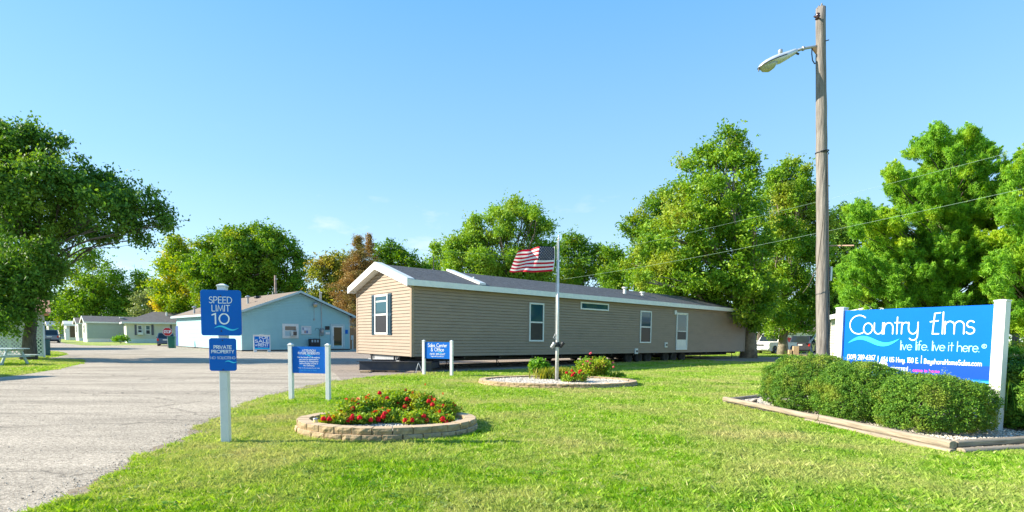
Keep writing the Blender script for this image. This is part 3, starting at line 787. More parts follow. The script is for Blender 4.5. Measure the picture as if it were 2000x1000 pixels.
def window(parent, M_, x0, x1, z0, z1, y=0.0, fr=0.05, out=0.035, sash=True, mats=None, glass=None, lower=None, name='window', blinds=False, label=None, mull=False):
    """frame, glass and meeting rail; the wall plane is local y, outwards is -y. M_ places it"""
    mats = mats or M['white']
    f = MB().frame(x0, x1, z0, z1, fr, y-out, y+0.01).build(name, mats, parent, bevel=.004, M=M_)
    if label: f['label'] = label
    zm = (z0+z1)/2
    if sash:
        MB().box(x0+fr, x1-fr, y-out*.8, y, zm-fr*.45, zm+fr*.45).build('meeting_rail', mats, f, M=M_)
        MB().box(x0+fr, x1-fr, y-.016, y-.012, zm+fr*.45, z1-fr).build('pane', glass or M['glass'], f, M=M_)
        MB().box(x0+fr, x1-fr, y-.018, y-.012, z0+fr, zm-fr*.45).build('pane', lower or M['glass_dark'], f, M=M_)
    else:
        MB().box(x0+fr, x1-fr, y-.016, y-.012, z0+fr, z1-fr).build('pane', glass or M['glass'], f, M=M_)
    if mull:
        MB().box((x0+x1)/2-.02, (x0+x1)/2+.02, y-out*.8, y, z0+fr, z1-fr).build('mullion', mats, f, M=M_)
    return f
I4 = Matrix.Identity(4)

# ------------------------------------------------------------ the long tan manufactured home
HO = Vector((-3.83, 20.23, 0)); HH = 0.7039
u = Vector((math.cos(HH), math.sin(HH), 0)); nb = Vector((-u.y, u.x, 0))
HL, HW, ZB, ZT = 26.4, 4.88, 0.60, 3.39
home = thing('manufactured_home', 'long tan single-wide manufactured home on wheels with white trim and a grey shingle roof', 'mobile home', HO, rot=(0, R(0.22), HH))
def hp(px, py):   # picture -> (along the long wall, height)
    return ON(px, py, HO, u)
mb = MB()
siding(mb, 0.09, HL-.09, ZB, ZT+.02, 0)
mb.box(0.0, HL, .03, .10, ZB+.005, ZT)          # sheathing behind
mb.build('long_wall', M['siding'], home)
mb = MB(); mb.box(0, HL, HW-.10, HW, ZB, ZT); mb.build('back_wall', M['siding'], home)
APEX = ZT+.77
ME = Matrix.Rotation(-PI/2, 4, 'Z')      # end wall: local x runs along -Y of the home
def gab(z):
    if z <= ZT: return (-HW+.09, -.09)
    k = (z-ZT)/(APEX-ZT); return (-HW+.09+k*(HW/2-.09), -.09-k*(HW/2-.09))
mb = MB(); siding(mb, -HW, 0, ZB, APEX-.02, 0, top=gab)
mb.prism([(-HW+.02, .03, ZB), (-.02, .03, ZB), (-.02, .03, ZT), (-HW/2, .03, APEX-.01), (-HW+.02, .03, ZT)], (0, .07, 0))
mb.build('end_wall', M['siding'], home, M=ME)
mb = MB(); mb.prism([(HL-.1, 0.10, ZB), (HL-.1, HW-.1, ZB), (HL-.1, HW-.1, ZT), (HL-.1, HW/2, APEX-.02), (HL-.1, .1, ZT)], (.1, 0, 0)); mb.build('end_wall', M['siding'], home)
for (x, y) in ((0, 0), (HL, 0), (0, HW)):
    sx_ = -1 if x == 0 else 1; sy_ = -1 if y == 0 else 1
    mb = MB()
    xo, yo = x+sx_*.026, y+sy_*.026
    mb.box(min(xo, x-sx_*.09), max(xo, x-sx_*.09), min(yo, y+sy_*.001), max(yo, y+sy_*.001), ZB-.01, ZT)
    mb.box(min(xo, x+sx_*.001), max(xo, x+sx_*.001), min(y+sy_*.001, y-sy_*.09), max(y+sy_*.001, y-sy_*.09), ZB-.01, ZT)
    mb.build('corner_trim', M['siding_trim'], home)
# roof
OV, OE, OF = 0.22, 0.30, 0.66       # eave, near-end and far-end overhang
sl = (APEX-ZT)/(HW/2)
ez = ZT-.0
rz = lambda y: ZT+.16+sl*(y if y <= HW/2 else HW-y)      # top of deck
mb = MB()
for side in (0, 1):
    ya, yb = (-OV, HW/2) if side == 0 else (HW+OV, HW/2)
    n = 22
    vs = []
    for i in range(n+1):
        k = i/n; y = ya+(yb-ya)*k; z = rz(-OV)+(rz(HW/2)-rz(-OV))*k
        vs.append((-OE, y, z)); vs.append((HL+OF, y, z))
    for i in range(n):
        a, b_, c, d = vs[2*i], vs[2*i+1], vs[2*i+3], vs[2*i+2]
        off = .008
        mb.add([(a[0], a[1], a[2]+off), (b_[0], b_[1], b_[2]+off), c, d, a, b_], [(0, 1, 2, 3), (4, 5, 1, 0)])
mb.build('roof', M['shingle'], home)
mb = MB()
mb.prism([(-OE, -OV, rz(-OV)-.006), (-OE, HW/2, rz(HW/2)-.006), (-OE, HW+OV, rz(-OV)-.006), (-OE, HW+OV, rz(-OV)-.05), (-OE, HW/2, rz(HW/2)-.05), (-OE, -OV, rz(-OV)-.05)], (HL+OE+OF, 0, 0))
mb.box(-OE+.03, HL+OF-.03, -OV+.02, .0, rz(-OV)-.19, rz(-OV)-.17)     # soffit
mb.box(-OE+.03, HL+OF-.03, HW, HW+OV-.02, rz(-OV)-.19, rz(-OV)-.17)
mb.build('roof_deck', M['white_trim'], home)
mb = MB()
mb.box(-OE, HL+OF, -OV-.03, -OV-.001, rz(-OV)-.21, rz(-OV)+.015)
mb.build('eave_fascia', M['white_trim'], home)
mb = MB(); mb.box(-OE, HL+OF, HW+OV+.001, HW+OV+.03, rz(-OV)-.21, rz(-OV)+.015); mb.build('eave_fascia', M['white_trim'], home)
def rake(mb, x0, x1, zoff0, zoff1, ov=OV+.03):
    for s_ in (0, 1):
        f = (lambda y: y) if s_ == 0 else (lambda y: HW-y)
        za, zb_ = rz(-OV)-sl*(.03), rz(HW/2)
        mb.add([(x, f(y), z+zo) for x in (x0, x1) for (y, z) in ((-ov, za), (HW/2, zb_)) for zo in (zoff0, zoff1)],
               [(0, 1, 3, 2), (4, 6, 7, 5), (0, 4, 5, 1), (2, 3, 7, 6), (1, 5, 7, 3), (0, 2, 6, 4)])
mb = MB(); rake(mb, -OE-.04, -OE-.002, -.23, .03); mb.build('rake_fascia', M['white_trim'], home)
mb = MB(); rake(mb, HL+OF+.002, HL+OF+.04, -.23, .03); mb.build('rake_fascia', M['white_trim'], home)
mb = MB(); rake(mb, -OE-.03, -OE+.30, .034, .07, ov=OV-.02); mb.build('rake_cap', M['white'], home, bevel=.006)
# soffit of the near gable
mb = MB(); rake(mb, -OE, -.001, -.21, -.17, ov=OV); mb.build('gable_soffit', M['white_trim'], home)
# white seam cover across the slope
sx0 = hp(905, 560)[0]
mb = MB(); x0 = 3.15
y0_, y1_ = -.05, HW/2
mb.add([(x, y, rz(y)+zo) for x in (x0, x0+.34) for y in (y0_, y1_) for zo in (.012, .10)], [(0, 1, 3, 2), (4, 6, 7, 5), (0, 4, 5, 1), (2, 3, 7, 6), (1, 5, 7, 3), (0, 2, 6, 4)])
mb.build('roof_seam_cover', M['white'], home, bevel=.01)
MB().tube([(x0+.30, .75, rz(.75)+.1), (x0+.30, .75, rz(.75)+.17)], .05, 10).build('roof_vent', M['galv'], home)
# roof vents
for px, hgt in ((1237, .3), (1273, .14)):
    x, z = hp(px, 575); yv = 1.3; x += .9
    mb = MB(); mb.tube([(x, yv, rz(yv)-.03), (x, yv, rz(yv)+hgt)], .09, 12); mb.tube([(x, yv, rz(yv)+hgt), (x, yv, rz(yv)+hgt+.07)], .16, 12)
    mb.build('roof_vent', M['white'], home)
# long wall openings
for i, (xa, ya, xb, yb) in enumerate(((1033, 589, 1060.5, 666), (1250, 604, 1270, 668))):
    a = hp(xa, ya); b_ = hp(xb, yb); c = hp(xa, yb)
    window(home, I4, a[0], b_[0], (b_[1]+c[1])/2, a[1]-.02, y=-.016, fr=.07, out=.04)
a = hp(1133, 587); b_ = hp(1187.5, 606); window(home, I4, a[0], b_[0], b_[1], a[1]-.02, y=-.016, fr=.07, out=.04, sash=False)
a = hp(1321, 608); b_ = hp(1340.5, 681)
dx0, dx1, dz0, dz1 = a[0], b_[0], b_[1], a[1]
dr_ = MB().frame(dx0, dx1, dz0, dz1, .07, -.06, 0.0).build('door', M['white'], home, bevel=.004)
MB().box(dx0+.07, dx1-.07, -.028, -.012, dz0+.07, dz0+.62).build('kick_panel', M['white'], dr_)
zmid = dz0+1.12
MB().box(dx0+.07, dx1-.07, -.030, -.012, zmid-.02, zmid+.03).build('mid_rail', M['white'], dr_)
MB().box(dx0+.12, dx1-.12, -.022, -.012, dz0+.64, zmid-.02).build('pane', M['glass_dark'], dr_)
MB().box(dx0+.12, dx1-.12, -.022, -.012, zmid+.03, dz1-.12).build('pane', M['glass'], dr_)
mb = MB(); mb.box(dx0+.07, dx0+.12, -.03, -.012, dz0+.62, dz1-.07); mb.box(dx1-.12, dx1-.07, -.03, -.012, dz0+.62, dz1-.07); mb.box(dx0+.12, dx1-.12, -.03, -.012, dz1-.12, dz1-.07); mb.build('storm_sash', M['white'], dr_)
MB().tube([(dx0+.10, -.03, zmid-.1), (dx0+.10, -.08, zmid-.1), (dx0+.10, -.08, zmid+.06), (dx0+.10, -.03, zmid+.06)], .012, 8).build('handle', M['black'], dr_)
a = hp(1317.5, 608); mb = MB(); mb.cbox((a[0], -.05, a[1]), (.17, .10, .26)); mb.build('porch_light_box', M['white'], home, bevel=.01)
for k, (px, py, w_) in enumerate(((1242, 684, .26), (1300, 671.5, .26))):
    a = hp(px, py); o = MB().cbox((a[0], -.03, a[1]), (w_, .05, .30)).build('wall_hatch', M['white'], home, bevel=.008)
    MB().cbox((a[0]+.01, -.065, a[1]+.0), (.13, .03, .10)).build('grille', M['black'], o)
# end wall window with shutters
EO = HO.copy(); eu = -nb
def ep(px, py): s_, z = ON(px, py, EO, eu); return s_, z
a = ep(733, 577); b_ = ep(759, 652.5); c = ep(733, 651)
ew = window(home, ME, a[0], b_[0], b_[1]-.02, a[1]+.0, y=-.016, fr=.08, out=.045, glass=M['glass'], lower=M['glass_dark'])
mb = MB()
for q in range(5): pass
for s_ in (0, 1):
    x0, x1 = (a[0]-.30, a[0]-.01) if s_ == 0 else (b_[0]+.01, b_[0]+.30)
    z0, z1 = b_[1]-.04, a[1]+.02
    mb = MB(); mb.box(x0, x1, -.045, -.010, z0, z1)
    sh = mb.build('shutter', M['shutter'], home, bevel=.004, M=ME)
    mb = MB(); zm = (z0+z1)/2
    for za, zb_ in ((z0+.06, zm-.05), (zm+.05, z1-.06)):
        mb.frame(x0+.05, x1-.05, za, zb_, .025, -.062, -.0455)
        mb.box(x0+.10, x1-.10, -.058, -.0455, za+.05, zb_-.05)
    mb.build('raised_panel', M['shutter'], sh, bevel=.004, M=ME)
# white curtain/blind inside the top of the end window
MB().box(a[0]+.10, b_[0]-.10, -.034, -.030, a[1]-.30, a[1]-.24).build('blind', M['white'], ew, M=ME)
# chassis, axles, wheels, jacks
mb = MB()
for y in (1.15, HW-1.15):
    mb.box(.1, HL-.3, y-.06, y+.06, ZB-.26, ZB-.24); mb.box(.1, HL-.3, y-.008, y+.008, ZB-.24, ZB-.03); mb.box(.1, HL-.3, y-.06, y+.06, ZB-.03, ZB-.01)
for i in range(14): mb.box(.6+i*1.9, .68+i*1.9, .12, HW-.12, ZB-.13, ZB-.03)
mb.box(.02, HL-.02, .03, HW-.03, ZB-.028, ZB-.002)
mb.build('chassis', M['black'], home)
wxs = [hp(px, 702)[0]+.30 for px in (1179, 1231, 1251, 1269, 1304, 1319, 1337)]
def wheel(parent, x, y, r=.33):
    mb = MB(); MX = Matrix.Translation((x, y, r)) @ Matrix.Rotation(PI/2, 4, 'X')
    mb.lathe([(r*.62, -.10), (r*.9, -.105), (r*.985, -.085), (r, -.03), (r, .03), (r*.985, .085), (r*.9, .105), (r*.62, .10)], 26)
    o = mb.build('wheel', M['rubber'], parent, smooth=True, M=MX)
    mb = MB(); mb.lathe([(r*.16, -.02), (r*.16, .075), (r*.22, .08), (r*.32, .04), (r*.5, .055), (r*.60, .108), (r*.64, .108), (r*.64, .09), (r*.60, -.02)], 22); mb.build('rim', M['rim'], o, smooth=True, M=MX)
    return o
for x in wxs:
    for y in (.42, HW-.42): wheel(home, x, y)
    MB().tube([(x, .45, .33), (x, HW-.45, .33)], .045, 8).build('axle', M['black'], home)
mb = MB()
for px in (1377, 1438):
    x = hp(px, 700)[0]
    mb.tube([(x, .35, 0.03), (x, .35, ZB-.05)], .025, 8); mb.box(x-.12, x+.12, .23, .47, 0.02, .045)
    mb.build('jack_post', M['black'], home); mb = MB()
for px in (900, 1000, 1095):
    x = hp(px, 700)[0]
    mb.tube([(x, 1.1, ZB-.25), (x+.05, 1.1, .02)], .02, 6); mb.tube([(x+.02, 1.1, ZB-.25), (x+.32, 1.1, .02)], .014, 6)
    mb.build('jack_post', M['black'], home); mb = MB()
# galvanised tray slung under the near end
mb = MB(); mb.prism([(-3.9, .12, ZB-.012), (-1.15, .12, ZB-.012), (-1.45, .12, ZB-.20), (-3.6, .12, ZB-.20)], (0, .5, 0)); mb.box(-3.9, -1.1, .06, .12, ZB-.245, ZB-.20)
mb.build('underfloor_tray', M['galv'], home, M=ME)
for x in (-3.55, -1.5): MB().box(x, x+.06, .02, .08, ZB-.24, ZB-.01).build('hanger', M['black'], home, M=ME)

# steel carrier under the near end, resting on blocks and a pallet
p0, p1 = G(701, 727), G(842, 729)
cu = (p1-p0).normalized(); cl = (p1-p0).length
car = thing('steel_beam_frame', 'dark blue-black steel hitch frame lying on blocks under the near end of the tan home', 'steel frame', (p0.x, p0.y, 0), math.atan2(cu.y, cu.x))
mb = MB(); mb.box(0, cl, .05, .09, .10, .40); mb.box(-.08, cl, -.02, .18, .40, .425); mb.box(0, cl, -.02, .14, .085, .10)
mb.build('front_beam', M['navy_steel'], car)
mb = MB(); mb.box(0, cl, 1.45, 1.49, .10, .40); mb.box(0, cl, 1.38, 1.58, .40, .425); mb.build('rear_beam', M['navy_steel'], car)
mb = MB()
for x in (.05, cl*.35, cl*.7, cl-.1): mb.box(x, x+.08, .09, 1.45, .15, .36)
mb.build('cross_member', M['navy_steel'], car)
mb = MB(); 
for a0, b0 in (((cl*.80, -.12, .015), (cl*.83, -.02, .38)), ((cl*.90, -.12, .015), (cl*.83, -.02, .38)), ((cl*.76, .1, .015), (cl*.83, -.02, .38))): mb.tube([a0, b0], .014, 6)
mb.build('tripod_stand', M['galv'], car)
blk = thing('timber_block', 'short pale timber cribbing under the left end of the dark steel frame', 'timber', G(711, 729), 0)
mb = MB(); mb.box(-.15, .18, 0.0, .5, 0.012, .045); mb.box(-.16, .15, .02, .12, .047, .083); mb.box(-.14, .16, .32, .42, .047, .083); mb.build('board', M['wood_raw'], blk, bevel=.004)
pal = thing('pallet', 'pale flat board lying under the dark steel frame', 'pallet', G(750, 727), R(8))
mb = MB(); 
for k in range(4): mb.box(-.55, .5, k*.13, k*.13+.1, .05, .068)
for x in (-.5, -.02, .4): mb.box(x, x+.07, 0, .5, .012, .05)
mb.build('board', M['wood_raw'], pal)
# ------------------------------------------------------------ aqua office building
AO = Vector((-21.69, 42.62, 0)); AU = (Vector((-15.1, 49.36, 0))-AO); AW = AU.length; AU.normalize(); AH = math.atan2(AU.y, AU.x); AV = Vector((-AU.y, AU.x, 0)); AD = 18.9
AZ, AP = 3.18, 5.0
off = thing('office_building', 'aqua blue gabled office building with a brown shingle roof', 'building', AO, AH)
def ap(px, py): return ON(px, py, AO, AU)
def al(px, py): return ON(px, py, AO, AV)
def ag(z):
    if z <= AZ: return (0, AW)
    k = (z-AZ)/(AP-AZ); return (k*AW/2, AW-k*AW/2)
mb = MB(); siding(mb, 0, AW, .12, AP-.03, 0, top=ag, course=.13, lap=.020)
mb.prism([(.02, .03, .12), (AW-.02, .03, .12), (AW-.02, .03, AZ), (AW/2, .03, AP-.02), (.02, .03, AZ)], (0, .1, 0))
mb.build('front_wall', M['blue_siding'], off)
MS = Matrix.Rotation(PI/2, 4, 'Z')       # local x -> depth, local -y -> ... left side wall faces -x
MSL = Matrix(((0, -1, 0, 0), (1, 0, 0, 0), (0, 0, 1, 0), (0, 0, 0, 1)))  # x'=-y, y'=x
mb = MB()
MLW = Matrix(((0, 1, 0, 0), (1, 0, 0, 0), (0, 0, 1, 0), (0, 0, 0, 1)))   # (x,y,z)->(y,x,z): wall x runs along depth, -y stays outward (-x)
siding(mb, 0.0, AD, .12, AZ, 0, course=.13, lap=.020); mb.box(.14, AD, .03, .12, .12, AZ)
mb.build('side_wall', M['blue_siding'], off, M=MLW)
mb = MB(); mb.box(AW-.12, AW, .13, AD, .12, AZ); mb.box(.12, AW-.12, AD-.12, AD, .12, AZ); mb.build('back_wall', M['blue_siding'], off)
MB().box(-.03, AW+.03, -.02, AD+.03, 0, .12).build('plinth', mat('grey_plinth', (.09, .085, .08), rough=.9), off)
sl2 = (AP-AZ)/(AW/2); ov = .42
mb = MB(); n = 16
for s_ in (0, 1):
    f = (lambda x: x) if s_ == 0 else (lambda x: AW-x)
    for i in range(n):
        xa = -ov+(AW/2+ov)*i/n; xb = -ov+(AW/2+ov)*(i+1)/n
        za = AZ+.12+sl2*xa; zb_ = AZ+.12+sl2*xb
        mb.add([(f(xa), -.38, za+.02), (f(xa), AD+.38, za+.02), (f(xb), AD+.38, zb_), (f(xb), -.38, zb_), (f(xa), -.38, za), (f(xa), AD+.38, za)], [(0, 1, 2, 3), (4, 5, 1, 0)])
mb.build('roof', M['shingle_brown'], off)
mb = MB()
for s_ in (0, 1):
    f = (lambda x: x) if s_ == 0 else (lambda x: AW-x)
    for (ya, yb) in ((-.41, -.383), (AD+.383, AD+.41)):
        xa, xb = -ov, AW/2
        mb.add([(f(x), y, AZ+.12+sl2*x+zo) for y in (ya, yb) for x in (xa, xb) for zo in (-.16, .03)], [(0, 1, 3, 2), (4, 6, 7, 5), (0, 4, 5, 1), (2, 3, 7, 6), (1, 5, 7, 3), (0, 2, 6, 4)])
    mb.box(min(f(-ov-.025), f(-ov-.001)), max(f(-ov-.025), f(-ov-.001)), -.40, AD+.4, AZ+.12-sl2*ov-.17, AZ+.12-sl2*ov+.015)
    xs = sorted((f(-ov+.02), f(0)))
    mb.box(xs[0], xs[1], -.36, AD+.36, AZ+.12-sl2*ov-.15, AZ+.12-sl2*ov-.13)
mb.build('fascia', M['blue_trim'], off)
MB().box(-.02, .08, -.028, -.0205, .12, AZ).build('corner_board', M['blue_trim'], off); MB().box(AW-.1, AW+.01, -.028, -.0205, .12, AZ).build('corner_board', M['blue_trim'], off)
# window with an air conditioner
a = ap(551, 632); b_ = ap(583, 661)
wf = MB().frame(a[0], b_[0], b_[1], a[1], .22, -.06, -.005).build('window', M['white'], off, bevel=.01)
x0, x1, z0, z1 = a[0]+.22, b_[0]-.22, b_[1]+.2, a[1]-.22
zm = z0+(z1-z0)*.52
MB().box(x0, x1, -.03, -.016, zm+.06, z1).build('blind', mat('drawn_tan_blind', (.30, .22, .16), (.24, .18, .13), 8, stretch=(1, 1, 14)), wf)
MB().box(x0, x1, -.05, -.016, zm-.0, zm+.06).build('meeting_rail', M['white'], wf)
MB().box(x0, x0+.45, -.03, -.016, z0, zm).build('filler_panel', M['blue_trim'], wf)
ac = MB().box(x0+.46, x1, -.45, -.02, z0+.02, zm-.01).build('air_conditioner', M['white'], off, bevel=.015)
mb = MB(); mb.box(x0+.52, x1-.12, -.462, -.451, z0+.06, zm-.06)
for k in range(7): mb.box(x0+.53, x1-.13, -.47, -.463, z0+.09+k*.075, z0+.11+k*.075)
mb.build('grille', mat('brown_grille', (.13, .10, .085), rough=.6), ac)
# notice board
a = ap(588, 636.5); b_ = ap(607.5, 653)
nbd = MB().frame(a[0], b_[0], b_[1], a[1], .06, -.07, -.005).build('notice_board', M['white'], off, bevel=.005)
MB().box(a[0]+.06, b_[0]-.06, -.03, -.016, b_[1]+.06, a[1]-.06).build('backing', mat('notice_backing', (.55, .60, .66), rough=.5), nbd)
pc = [(.72, .72, .74), (.50, .30, .26), (.12, .20, .40), (.70, .68, .62), (.30, .36, .48), (.74, .74, .76), (.66, .70, .75)]
pr = random.Random(4); kx = 0
for r0 in range(2):
    for c0 in range(4):
        x = a[0]+.09+c0*(b_[0]-a[0]-.18)/4; w_ = (b_[0]-a[0]-.18)/4-.03; z = b_[1]+.09+r0*(a[1]-b_[1]-.18)/2
        MB().box(x, x+w_, -.036, -.031, z, z+(a[1]-b_[1]-.18)/2-.04).build('paper_notice', mat('paper_notice', pc[kx % 7], rough=.7), nbd); kx += 1
# glazed door
a = ap(645, 632); b_ = ap(673.5, 683)
dz0 = .14
fr_ = MB().frame(a[0], b_[0], dz0, a[1], .17, -.07, -.005).build('door', M['blue_trim'], off, bevel=.01)
dl = MB().frame(a[0]+.18, b_[0]-.18, dz0+.05, a[1]-.19, .13, -.045, -.016).build('door_leaf', M['white'], fr_)
MB().box(a[0]+.31, b_[0]-.31, -.03, -.018, dz0+.3, a[1]-.32).build('pane', glass_mat('door_glass', (.05, .05, .03)), fr_)
MB().tube([(a[0]+.25, -.05, 1.0), (a[0]+.25, -.11, 1.0), (a[0]+.25, -.11, 1.3), (a[0]+.25, -.05, 1.3)], .02, 8).build('handle', M['galv'], fr_)
# wall lamp, conduits, meter, plaques
x, z = ap(613, 595)
mb = MB(); mb.tube([(x, -.0, z), (x, -.22, z+.02)], .05, 8); mb.lathe([(.05, .24), (.20, .12), (.21, -.02), (.19, -.03)], 14, M=Matrix.Translation((x, -.28, z-.02))); lampo = mb.build('wall_lamp', M['galv'], off, smooth=True)
MB().lathe([(.17, 0), (.16, -.14), (.07, -.2)], 14, M=Matrix.Translation((x, -.28, z-.03))).build('lens', mat('amber_lamp_lens', (.55, .42, .20), rough=.3), lampo, smooth=True)
x2, z2 = ap(612.5, 624)
mb = MB(); mb.tube([(x, -.03, z-.1), (x, -.03, z2)], .018, 6); mb.cbox((x, -.05, z2), (.12, .08, .16)); mb.build('lamp_conduit', M['galv'], off)
x, z = ap(627, 594); xb, zb2 = ap(628, 648)
mb = MB(); mb.tube([(x, -.05, AZ+1.9), (x, -.05, zb2+.2)], .035, 8); mb.build('service_conduit', M['galv'], off)
mb = MB(); mb.cbox((x, -.09, zb2), (.36, .16, .62)); mt_ = mb.build('electric_meter', mat('grey_meter_box', (.20, .24, .26), rough=.5), off, bevel=.02)
MB().tube([(x, -.17, zb2+.05), (x, -.27, zb2+.05)], .13, 14).build('dial', M['galv'], mt_)
x, z = ap(639, 640.5); mb = MB(); mb.cbox((x, -.04, z), (.42, .04, .32)); mb.build('plaque', M['black'], off, bevel=.01)
x, z = ap(639.5, 651); mb = MB(); mb.tube([(x, -.02, z), (x, -.05, z)], .01, 16, M=None); mb.cbox((x, -.035, z), (.42, .03, .22)); mb.build('plaque', M['white'], off, bevel=.08)
x, z = ap(676.5, 648); MB().cbox((x, -.035, z), (.26, .03, .36)).build('plaque', M['sign_blue'], off)
# side door, sunlit side
a = al(343.5, 637); b_ = al(349, 679)
fa, fb = sorted((a[0], b_[0]))
MB().box(fa, fb, -.03, -.018, .13, a[1]).build('side_door', M['door_blue'], off, M=MLW)
# roof pipes
for px, py, D_ in ((379, 591, 52), (484, 586, 47)):
    rp = PD(px, py, D_)
    loc = Vector(((rp-AO).dot(AU), (rp-AO).dot(AV), 0)); rz_ = AZ+.12+sl2*loc.x
    mb = MB(); mb.tube([(loc.x, loc.y, rz_-.1), (loc.x, loc.y, rz_+.55)], .09, 10); mb.lathe([(.10, 0), (.2, .05), (.2, .14), (.03, .22)], 12, M=Matrix.Translation((loc.x, loc.y, rz_+.5))); mb.build('roof_pipe', M['galv'], off, smooth=False)
mb = MB(); 
rp = PD(503, 583, 50); loc = Vector(((rp-AO).dot(AU), (rp-AO).dot(AV), 0)); mb.cbox((loc.x, loc.y, AZ+.22+sl2*loc.x), (.5, .5, .2)); mb.build('roof_vent', M['black'], off, bevel=.05)
# small mast above the right slope
x, z = ap(626, 588); mb = MB(); mb.tube([(x, .1, AZ+1.0), (x, .1, z+.9)], .035, 8); mb.tube([(x, .1, z+.8), (x+.12, -.1, z+.72)], .04, 8); mb.build('service_mast', M['galv'], off)

# mailbox cluster / bins under the notice board
x, z = ap(609, 670)
loc = AO+AU*x-AV*.45
bx = thing('parcel_box', 'black box with three pale slots under the notice board of the aqua building', 'mailbox', loc, AH)
mb = MB(); mb.box(-.42, .42, -.22, .22, .35, 1.05); mb.build('cabinet', M['black'], bx, bevel=.04)
mb = MB()
for k in range(3):
    mb.box(-.33+k*.25, -.19+k*.25, -.228, -.221, .74, .95)
mb.build('slot', mat('pale_slot', (.35, .45, .52), rough=.5), bx)
for sx_ in (-.34, .34): MB().box(sx_-.03, sx_+.03, -.03, .03, 0, .35).build('leg', M['black'], bx)
x, z = ap(619.5, 668); loc = AO+AU*x-AV*.4
bk = thing('ash_bin', 'narrow black receptacle with a thin curled rod beside the black box', 'bin', loc, AH)
MB().lathe([(.13, 0), (.11, .1), (.09, .6), (.10, .95), (.12, 1.0), (.09, 1.05)], 14).build('body', M['black'], bk, smooth=True)
MB().tube([(.0, 0, 1.0), (.05, 0, 1.7), (-.05, 0, 1.95), (-.3, 0, 1.95), (-.38, 0, 1.75)], .015, 6).build('rod', M['black'], bk)
# sandwich board
loc = G(512, 687.6)
sb = thing('sandwich_board', 'white A-frame board reading FOR SALE or RENT in front of the aqua wall', 'sign', loc, R(28))
TI = Matrix.Translation((0, -.28, 0)) @ Matrix.Rotation(R(-13), 4, 'X')
TB = Matrix.Translation((0, .28, 0)) @ Matrix.Rotation(R(13), 4, 'X')
for T_ in (TI, TB):
    mb = MB()
    mb.box(-.60, .60, -.02, .02, .16, 1.38); mb.box(-.60, -.38, -.02, .02, 0, .16); mb.box(.38, .60, -.02, .02, 0, .16); mb.box(-.15, .15, -.02, .02, 1.38, 1.41)
    mb.build('panel', M['white'], sb, bevel=.012, M=T_)
fcp = MB().box(-.53, .53, -.026, -.021, .22, 1.34).build('poster', M['sign_blue'], sb, M=TI)
mb = MB(); mb.box(-.53, .53, -.0275, -.0265, .25, .34); mb.build('stripe', M['cyan'], fcp, M=TI)
mb = MB(); mb.frame(-.47, -.25, 1.06, 1.28, .03, -.0285, -.0265); mb.build('logo', M['skyblue'], fcp, M=TI)
mb = MB(); text(mb, 'FOR', .13, 1.06, .20, w=.24, y=-.029, fit=.60); text(mb, 'SALE', .0, .76, .22, w=.24, y=-.029, fit=.95); text(mb, 'RENT', .09, .48, .20, w=.24, y=-.029, fit=.72); text(mb, 'or', -.40, .49, .17, w=.2, y=-.029, fit=.14); text(mb, 'BayshoreHomeSales.com', .05, .385, .045, w=.15, y=-.029, fit=.7)
mb.build('lettering', M['letter'], fcp, M=TI)
# low kerb strip beside the office wall
mb = MB(); o_ = AO+AU*(AW*.1)
# far right neighbour: cedar fence, meter post, white-roofed home
F0 = PD(681, 684, 52); F1 = PD(720, 684, 55)
fu = Vector((F1.x-F0.x, F1.y-F0.y, 0)); fl = fu.length; fu.normalize()
fe = thing('board_fence', 'cedar board fence between the aqua building and the tan home', 'fence', (F0.x, F0.y, 0), math.atan2(fu.y, fu.x))
mb = MB(); k = 0; x = 0
while x < fl: mb.box(x, x+.13, 0, .03, .05, 2.05+.01*(k % 3)); x += .145; k += 1
mb.build('boards', M['fence_wood'], fe)
mb = MB(); mb.box(0, fl, -.04, .05, 2.075, 2.16); mb.build('cap_rail', M['wood_raw'], fe)
mb = MB(); mb.box(0, fl, .035, .08, .4, .5); mb.box(0, fl, .035, .08, 1.5, 1.6); mb.build('back_rail', M['fence_wood'], fe)
mp_ = thing('meter_post', 'white utility post in front of the cedar fence', 'post', PD(689, 683, 50).xy.to_3d(), 0)
mb = MB(); mb.tube([(0, 0, 0), (0, 0, 1.3)], .05, 8); mb.build('post', M['white'], mp_); MB().cbox((-.02, -.08, 1.15), (.22, .12, .42)).build('box', M['white'], mp_, bevel=.02)
nh = thing('mobile_home', 'cream home with a flat white roof just beyond the cedar fence', 'mobile home', PD(676, 684, 60).xy.to_3d(), R(20))
mb = MB(); siding(mb, 0, 9, .6, 3.05, 0, course=.2, lap=.02); mb.box(0, 9, .03, 4, .6, 3.05); mb.build('wall', M['cream'], nh)
MB().box(-.3, 9.3, -.35, 4.3, 3.052, 3.45).build('roof', M['white'], nh, bevel=.03)
MB().box(.05, 8.95, .03, 3.95, 0, .6).build('skirting', M['cream'], nh)
window(nh, I4, 1.0, 1.9, 1.6, 2.7, y=-.02, fr=.07)
